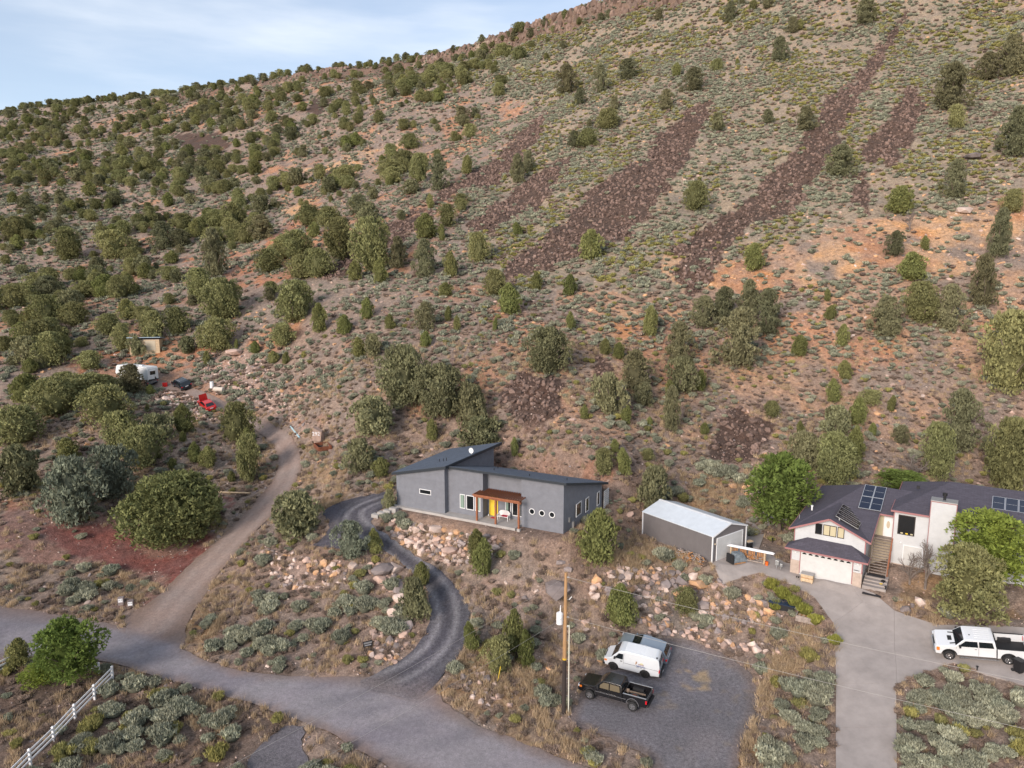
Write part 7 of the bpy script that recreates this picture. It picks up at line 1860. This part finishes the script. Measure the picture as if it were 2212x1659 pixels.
for q in f5: q[2] = float(zt([q[0]], [q[1]])[0])
fence([f5[1], f5[2]], 'short white fence piece behind the leafy tree trunk')
# ------------------------------------------------------------------ small things
def put_at(o, u, v, rz=0, dz=0, lab=None, cat=None, group=None):
    p = W(u, v); o.location = (p[0], p[1], p[2] + dz); o.rotation_euler = (0, 0, rz); tag(o, lab, cat, group); return o
def put_g(name, x, y, z, rz=0, lab=None, cat=None):   # position in the white house frame
    p = GA + GU * x + GW * y; return empty(name, (p[0], p[1], GZ + z), M_ROTG + rz, lab, cat)
def gground(x, y): p = GA + GU * x + GW * y; return float(lerp_grid(ZROAD, [p[0]], [p[1]])[0]) + .03 - GZ
# crate before the garage door
e = put_g('wooden_crate', 1.75, -.85, gground(1.75, -.85), 0, 'pale wooden crate with a flat lid before the garage door', 'crate')
B(-.55, .55, -.35, .35, .08, .40).build('lower_panel', M_WOODT, e); B(-.55, .55, -.35, .35, .48, .78).build('upper_panel', M_WOODT, e); B(-.52, .52, -.32, .32, .40, .48).build('gap_board', M_WOODO, e)
B(-.58, .58, -.38, .38, .78, .83).build('lid', M_CONC, e)
for x in (-.45, .45): B(x - .05, x + .05, -.33, .33, .0, .08).build('foot', M_WOODT, e)
e = put_g('shoe_pair', .75, -.7, gground(.75, -.7), 0, 'dark garden shoes beside the wooden crate', 'shoes')
for x in (0, .18): B(x - .05, x + .05, -.14, .14, 0, .1).build('shoe', M_BLACK, e, .03)
# tarp heap, firewood rack with long white pipes, bucket, grill, meters
def put_s(name, x, y, z, rz=0, lab=None, cat=None): p = SA + SU * x + SW * y; return empty(name, (p[0], p[1], float(zt([p[0]], [p[1]])[0]) + z), M_ROTS + rz, lab, cat)
e = put_s('covered_pallet', 2.35, -1.35, .15, -.25, 'pile under a grey tarp leaning by the shed door', 'pile')
MB().add([(-.8,-.5,0),(1.0,-.45,0),(.95,.5,0),(-.75,.5,0),(-.55,-.2,.95),(.65,-.15,.80),(.6,.3,.85),(-.5,.35,1.0),(.1,-.3,.80),(.15,.35,.98)], [(0,1,8,4),(1,5,8),(1,2,6,5),(2,3,7,9,6),(3,0,4,7),(4,8,9,7),(8,5,6,9),(3,2,1,0)]).build('tarp', M_TARP, e, .05)
B(-1.05, -.82, -.5, .45, 0, .9).build('side_board', M_CLAD, e, .02); MB().bar((-.8, -.58, .05), (.5, -.62, .05), .09).build('skid', M_WOODO, e)
pa = at_z(1567 , 1175, 7.0)
A1 = GA + GU * -7.1 + GW * 1.2; p1 = np.array(W(1578, 1207)); p2 = np.array(W(1650, 1225))
d_ = p2 - p1; ang = math.atan2(d_[1], d_[0]); Lr = float(np.linalg.norm(d_[:2]))
e = empty('firewood_rack', (p1[0], p1[1], p1[2] + .14), ang, 'low firewood rack with two timber posts beside the shed', 'rack')
for x in (0, Lr):
    for y in (0, .55): B(x - .05, x + .05, y - .05, y + .05, 0, 1.15).build('post', M_WOODT, e)
B(0, Lr, -.03, .03, .06, .16).build('rail', M_WOODG, e); B(0, Lr, .5, .56, .06, .16).build('rail', M_WOODG, e)
for k in range(int(Lr / .17)):
    if k % 5 == 3: continue
    B(.1 + k * .17, .22 + k * .17, .57, .60, .2, .95).build('slat', M_WOODO, e)
r = np.random.RandomState(3)
for k in range(46):
    x = .15 + (Lr - .3) * r.rand(); z = .18 + .36 * r.rand(); y = .05 + .1 * r.rand()
    MB().cyl((x, y, z), (x + .25 * r.randn(), y + .38, z + .06 * r.randn()), .05 + .03 * r.rand(), 6).build('log', M_WOODO if r.rand() < .5 else M_WOODG, e)
e2 = empty('pipe_bundle', (p1[0], p1[1], p1[2] + 1.31), ang, 'long white pipes lying across the top of the firewood rack', 'pipes')
for k in range(5): MB().cyl((-.5 - .1 * k, k * .11 - .05, .06), (Lr + .9 - .15 * (k % 3), k * .11 - .05, .06), .05, 8).build('pipe', M_WHITEP, e2)
o = MB().cyl((0, 0, 0), (0, 0, .38), .13, 16, .16).build('bucket', M_ORNG); put_at(o, 1656, 1224, 0, .14, 'bright orange plastic bucket beside the firewood rack', 'bucket')
e = empty('kettle_grill', tuple(W(1618, 1188) + np.array([0, 0, .1])), .4, 'black grill cart with a wooden board on top behind the firewood rack', 'grill')
B(-.3, .3, -.2, .2, .35, .75).build('grill_box', M_BLACK, e, .04); B(-.34, .34, -.22, .24, .86, .92).build('top_board', M_WOODT, e); B(-.3, .3, -.2, .2, .75, .86).build('lid', M_METAL, e, .03)
for x in (-.26, .26): B(x - .03, x + .03, -.17, .17, 0, .35).build('leg', M_BLACK, e)
e = put_g('gas_meter', -1.0, -.05, gground(-1.0, -.05), 0, 'grey utility meters on pipes left of the garage', 'meter')
B(-.45, -.1, -.1, .1, .35, .85).build('meter_box', M_METAL, e, .03); B(.0, .25, -.1, .1, .3, .6).build('meter_box', M_METAL, e, .03); MB().bar((-.3, 0, 0), (-.3, 0, .4), .05).bar((.1, 0, 0), (.1, 0, .4), .05).build('pipe', M_METAL, e)
# firewood heap at the shed side
for k in range(70):
    r_ = r.rand(); p = SA + SU * (-.35 - .9 * r.rand()) + SW * (.6 + 3.0 * r.rand()); z = float(zt([p[0]], [p[1]])[0])
    if k == 0: EW = empty('firewood_pile', (p[0], p[1], z), 0, 'loose pile of grey split firewood against the shed side', 'firewood')
    q = Vector((p[0], p[1], z)) - EW.location; a = r.rand() * 6.28
    MB().cyl((q.x, q.y, q.z + .1 + .4 * r.rand()), (q.x + .45 * math.cos(a), q.y + .45 * math.sin(a), q.z + .1 + .35 * r.rand()), .06, 6).build('log', M_WOODG if k % 3 else M_WOODO, EW)
# sheet metal behind shed
o = MB().box(0, 2.2, 0, 2.6, 0, .05).build('metal_sheets', M_METAL); p = SA + SU * 5.9 + SW * 3.2; o.location = (p[0], p[1], float(zt([p[0]], [p[1]])[0]) + 1.0); o.rotation_euler = (-.1, .25, M_ROTS); tag(o, 'bluish corrugated metal sheets sticking out behind the shed', 'sheets')
# dark cold frame and wooden planter by the driveway
e = empty('compost_bin', tuple(W(1690, 1310)), -.55, 'dark blue black lidded bin box in the weeds beside the driveway', 'bin')
B(-1.1, 1.1, -.55, .55, -.2, .4).build('box', M_CLAD, e, .03); B(-1.15, 1.15, -.6, .6, .4, .46).build('lid', principled('dark_blue_tarp', (.02, .035, .07), .5), e)
e = empty('wooden_planter', tuple(W(1742, 1338)), -.55, 'weathered wooden planter box between sagebrush and the driveway', 'planter')
for a, b in (((-.8, -.6), (.8, -.6)), ((.8, -.6), (.8, .6)), ((.8, .6), (-.8, .6)), ((-.8, .6), (-.8, -.6))): MB().bar((*a, .2), (*b, .2), .08, .55).build('board', M_WOODG, e)
B(-.75, .75, -.55, .55, .1, .3).build('soil', M_WOODO, e)
for k in range(4): B(-.7 + k * .36, -.5 + k * .36, -.5, .5, .302, .33).build('plank', M_WOODT, e)
# trash can and drive marker
e = empty('trash_can', tuple(at_z(2198, 1470, 3.0)), .3, 'black wheeled trash can at the right edge beside the white pickup', 'trash can'); e.location.z = float(zt([e.location.x], [e.location.y])[0]) + .1
MB().add([(-.22,-.25,.05),(.22,-.25,.05),(.22,.25,.05),(-.22,.25,.05),(-.3,-.33,1.0),(.3,-.33,1.0),(.3,.33,1.0),(-.3,.33,1.0)], [(0,3,2,1),(4,5,6,7),(0,1,5,4),(1,2,6,5),(2,3,7,6),(3,0,4,7)]).build('bin_body', M_BLACK, e, .03); B(-.33, .33, -.36, .38, 1.0, 1.08).build('lid', M_BLACK, e, .03)
for s in (-1, 1): MB().cyl((s * .22, .3, .12), (s * .28, .3, .12), .12, 12).build('wheel', M_RUB, e)
for i, (u, v, lab) in enumerate(((2110,1452,'small black path light at the lower edge of the truck driveway'),(1886,1252,'small black path light beside the stair landing path'),(1912,1278,'black path light next to the yellow toy in the rock garden'),(1668,1172,'black path light by the garden path left of the garage'))):
    put_at(MB().cyl((0, 0, 0), (0, 0, .45), .045, 8).cyl((0, 0, .45), (0, 0, .52), .09, 8).build('path_light', M_BLACK), u, v, 0, 0, lab, 'path light', 'black path lights along the white house drive')
e = empty('toy_tractor', tuple(W(1906, 1268) + np.array([0, 0, .25])), .5, 'small yellow toy machine sitting on the garden rocks', 'toy'); B(-.35, .35, -.1, .1, .0, .15).build('boom', M_YEL, e, .02); B(-.1, .2, -.14, .14, .15, .4).build('cab', M_BLACK, e, .03)
# road name post by the driveway mouth, driveway markers, pipe, scrap box, house number rock
e = empty('driveway_sign', tuple(W(795, 1412)), .45, 'small black framed sign on two posts at the driveway bend', 'sign')
for x in (-.28, .28): MB().bar((x, 0, -.1), (x, 0, .75), .06).build('post', M_BLACK, e)
B(-.42, .42, -.05, .0, .70, 1.22).build('board', M_BLACK, e, .01); B(-.36, .36, -.062, -.052, .98, 1.14).build('plate', M_METAL, e); B(-.30, .30, -.062, -.052, .80, .90).build('plate', T_GY, e)
for (u, v, lab) in ((262, 1305, 'left one of two stone address blocks with a white face plate'), (283, 1312, 'right one of two stone address blocks with a white face plate')):
    e = empty('address_stone', tuple(W(u, v)), .3, lab, 'marker')
    B(-.28, .28, -.24, .24, -.1, .75).build('block', M_R['grey'], e, .06); B(-.2, .2, -.262, -.242, .30, .68).build('face_plate', M_WHITEP, e)
    for x in (-.1, .1): B(x - .04, x + .04, -.272, -.263, .52, .58).build('dark_mark', M_BLACK, e)
o = MB().cyl((0, 0, 0), (.25, .1, 1.3), .03, 8).build('marker_stake', M_YEL); put_at(o, 1075, 1472, 0, 0, 'yellow plastic marker stake leaning beside the junipers', 'stake')
a = W(628, 924); b = W(647, 948); d = b - a
o = MB().cyl((0, 0, 0), tuple(d + np.array([0, 0, .0])), .13, 10).build('culvert_pipe', principled('pale_blue_pvc', (.38, .52, .56), .5)); o.location = tuple(a + np.array([0, 0, .2])); tag(o, 'pale blue pipe lying beside the climbing dirt road', 'pipe')
tb = np.array([W(676, 975), W(690, 988), W(705, 975)])
e = empty('truck_bed_trailer', (tb[1][0] + .2, tb[1][1] + 1.2, tb[1][2] + .75), math.radians(-62), 'rusty open utility bed lying beside the dirt road', 'trailer')
for a, b in (((-1.4, -.9), (1.4, -.9)), ((1.4, -.9), (1.4, .9)), ((1.4, .9), (-1.4, .9)), ((-1.4, .9), (-1.4, -.9))): MB().bar((*a, .5), (*b, .5), .08, .55).build('side_panel', M_RUST, e)
B(-1.35, 1.35, -.85, .85, .25, .32).build('floor', M_BLACK, e)
p = W(688, 958); d = 2.2
e = empty('numbered_boulder', tuple(p + np.array([0, 0, .3])), 0, 'upright boulder with white number 292 above the dirt road', 'boulder')
b = link('stone', ST['pink'][2], e); b.scale = (1.7, 1.4, 3.0); b.location = (0, 0, .7)
for o_, s_ in ((text_mesh('292', .75, M_WHITEP, e, (-.05, -.875, 1.05), (math.radians(90), 0, 0), 'number'), 0),): pass
MB().add([(-.62,-.86,.3),(.55,-.86,.2),(.72,-.86,1.5),(-.35,-.86,2.1),(-.9,-.1,.1),(.9,-.1,.1),(.7,-.1,1.7),(-.5,-.1,2.3)], [(0,1,2,3),(7,6,5,4),(0,4,5,1),(1,5,6,2),(2,6,7,3),(3,7,4,0)]).build('flat_face', M_R['pink'], e)
# hut above the trailer
e = empty('small_hut', tuple(W(326, 765) + np.array([0, 0, .5])), .22, 'small tan plywood hut with a pale blue metal roof above the trailer', 'hut')
B(-3.6, 1.6, 0, 3.2, -1.6, 2.2).build('wall', M_WOODT, e); MB().slab([(-3.9,-.35,2.75),(1.9,-.35,2.75),(1.9,3.5,2.25),(-3.9,3.5,2.25)], .12).build('roof', principled('pale_blue_metal', (.38, .48, .58), .4, .3), e)
B(-.9, .9, -.04, -.003, .25, 2.05).build('door', M_TAN, e); B(-3.6, 1.6, .0, 3.2, 2.201, 2.30).build('top_plate', M_WOODG, e)
# tank and old tub by the cut bank
o = MB().cyl((-.95, 0, .4), (.95, 0, .4), .4, 18).build('tank', principled('cream_tank_paint', (.55, .49, .42), .5), None, .12, True); put_at(o, 648 - 175 - 0, 846, -.3, 0, 'cream white propane tank lying by the cut bank', 'tank')
o = MB().cyl((0, 0, 0), (0, 0, 1.1), .35, 12, .3).build('barrel', M_WHITEP); put_at(o, 458, 838, 0, 0, 'upright white barrel standing behind the propane tank', 'barrel')
o = B(-.4, .4, -.3, .3, 0, .8).build('toolbox', P_RED, None, .04); put_at(o, 357, 836, .3, 0, 'small red box between trailer and dark car', 'box')
o = MB().cyl((-2.6, 0, .2), (2.6, .2, .25), .14, 10, .10).build('fallen_log', M_WOODT); put_at(o, 497, 1068, -.15, 0, 'bare pale log lying at the edge of the red cinder patch', 'log')
o = MB().cyl((-1.6, 0, .1), (1.6, .2, .25), .08, 8, .04).build('fallen_log', M_WOODG); put_at(o, 1930, 690, .3, 0, 'thin dead trunk lying on the slope right of the pinyons', 'log')
# weeds along the concrete driveway
for i, (u, v, s_, lab) in enumerate(((1665,1270,1.3,'green'),(1690,1290,1.4,'green'),(1715,1308,1.4,'green'),(1738,1325,1.4,'green'),(1760,1345,1.2,'green'),(1802,1390,1.1,'green'),(1675,1315,1.2,'green'))):
    p = W(u, v); o = link('weed_clump', WEED_N[0]); o.location = tuple(p); o.scale = (s_ * 1.1, s_ * 1.1, s_ * 1.1); o.rotation_euler = (0, 0, i * 1.1)
    tag(o, ('yellow green weed clump on the driveway edge, ' + ORD[i] + ' going downhill') if i < 5 else ('lone weed clump at the driveway edge above the sagebrush' if i == 5 else 'weed clump in front of the dark bin box'), 'weeds', 'tall weeds along the concrete driveway')
finish_labels()
for o in bpy.data.objects:
    if 'label' in o.keys():
        w = str(o['label']).split()
        if len(w) > 16: o['label'] = ' '.join(w).replace(' in the upper third', ' upper part').replace(' in the lower third', ' lower part').replace(' in the middle third', ' middle part').replace(' in the upper half', ' upper part').replace(' in the lower half', ' lower part').replace('right above', 'above').replace('the looping', 'the').replace(' the ', ' ')
        w = str(o['label']).split()
        if len(w) > 16: o['label'] = ' '.join(w[:16])
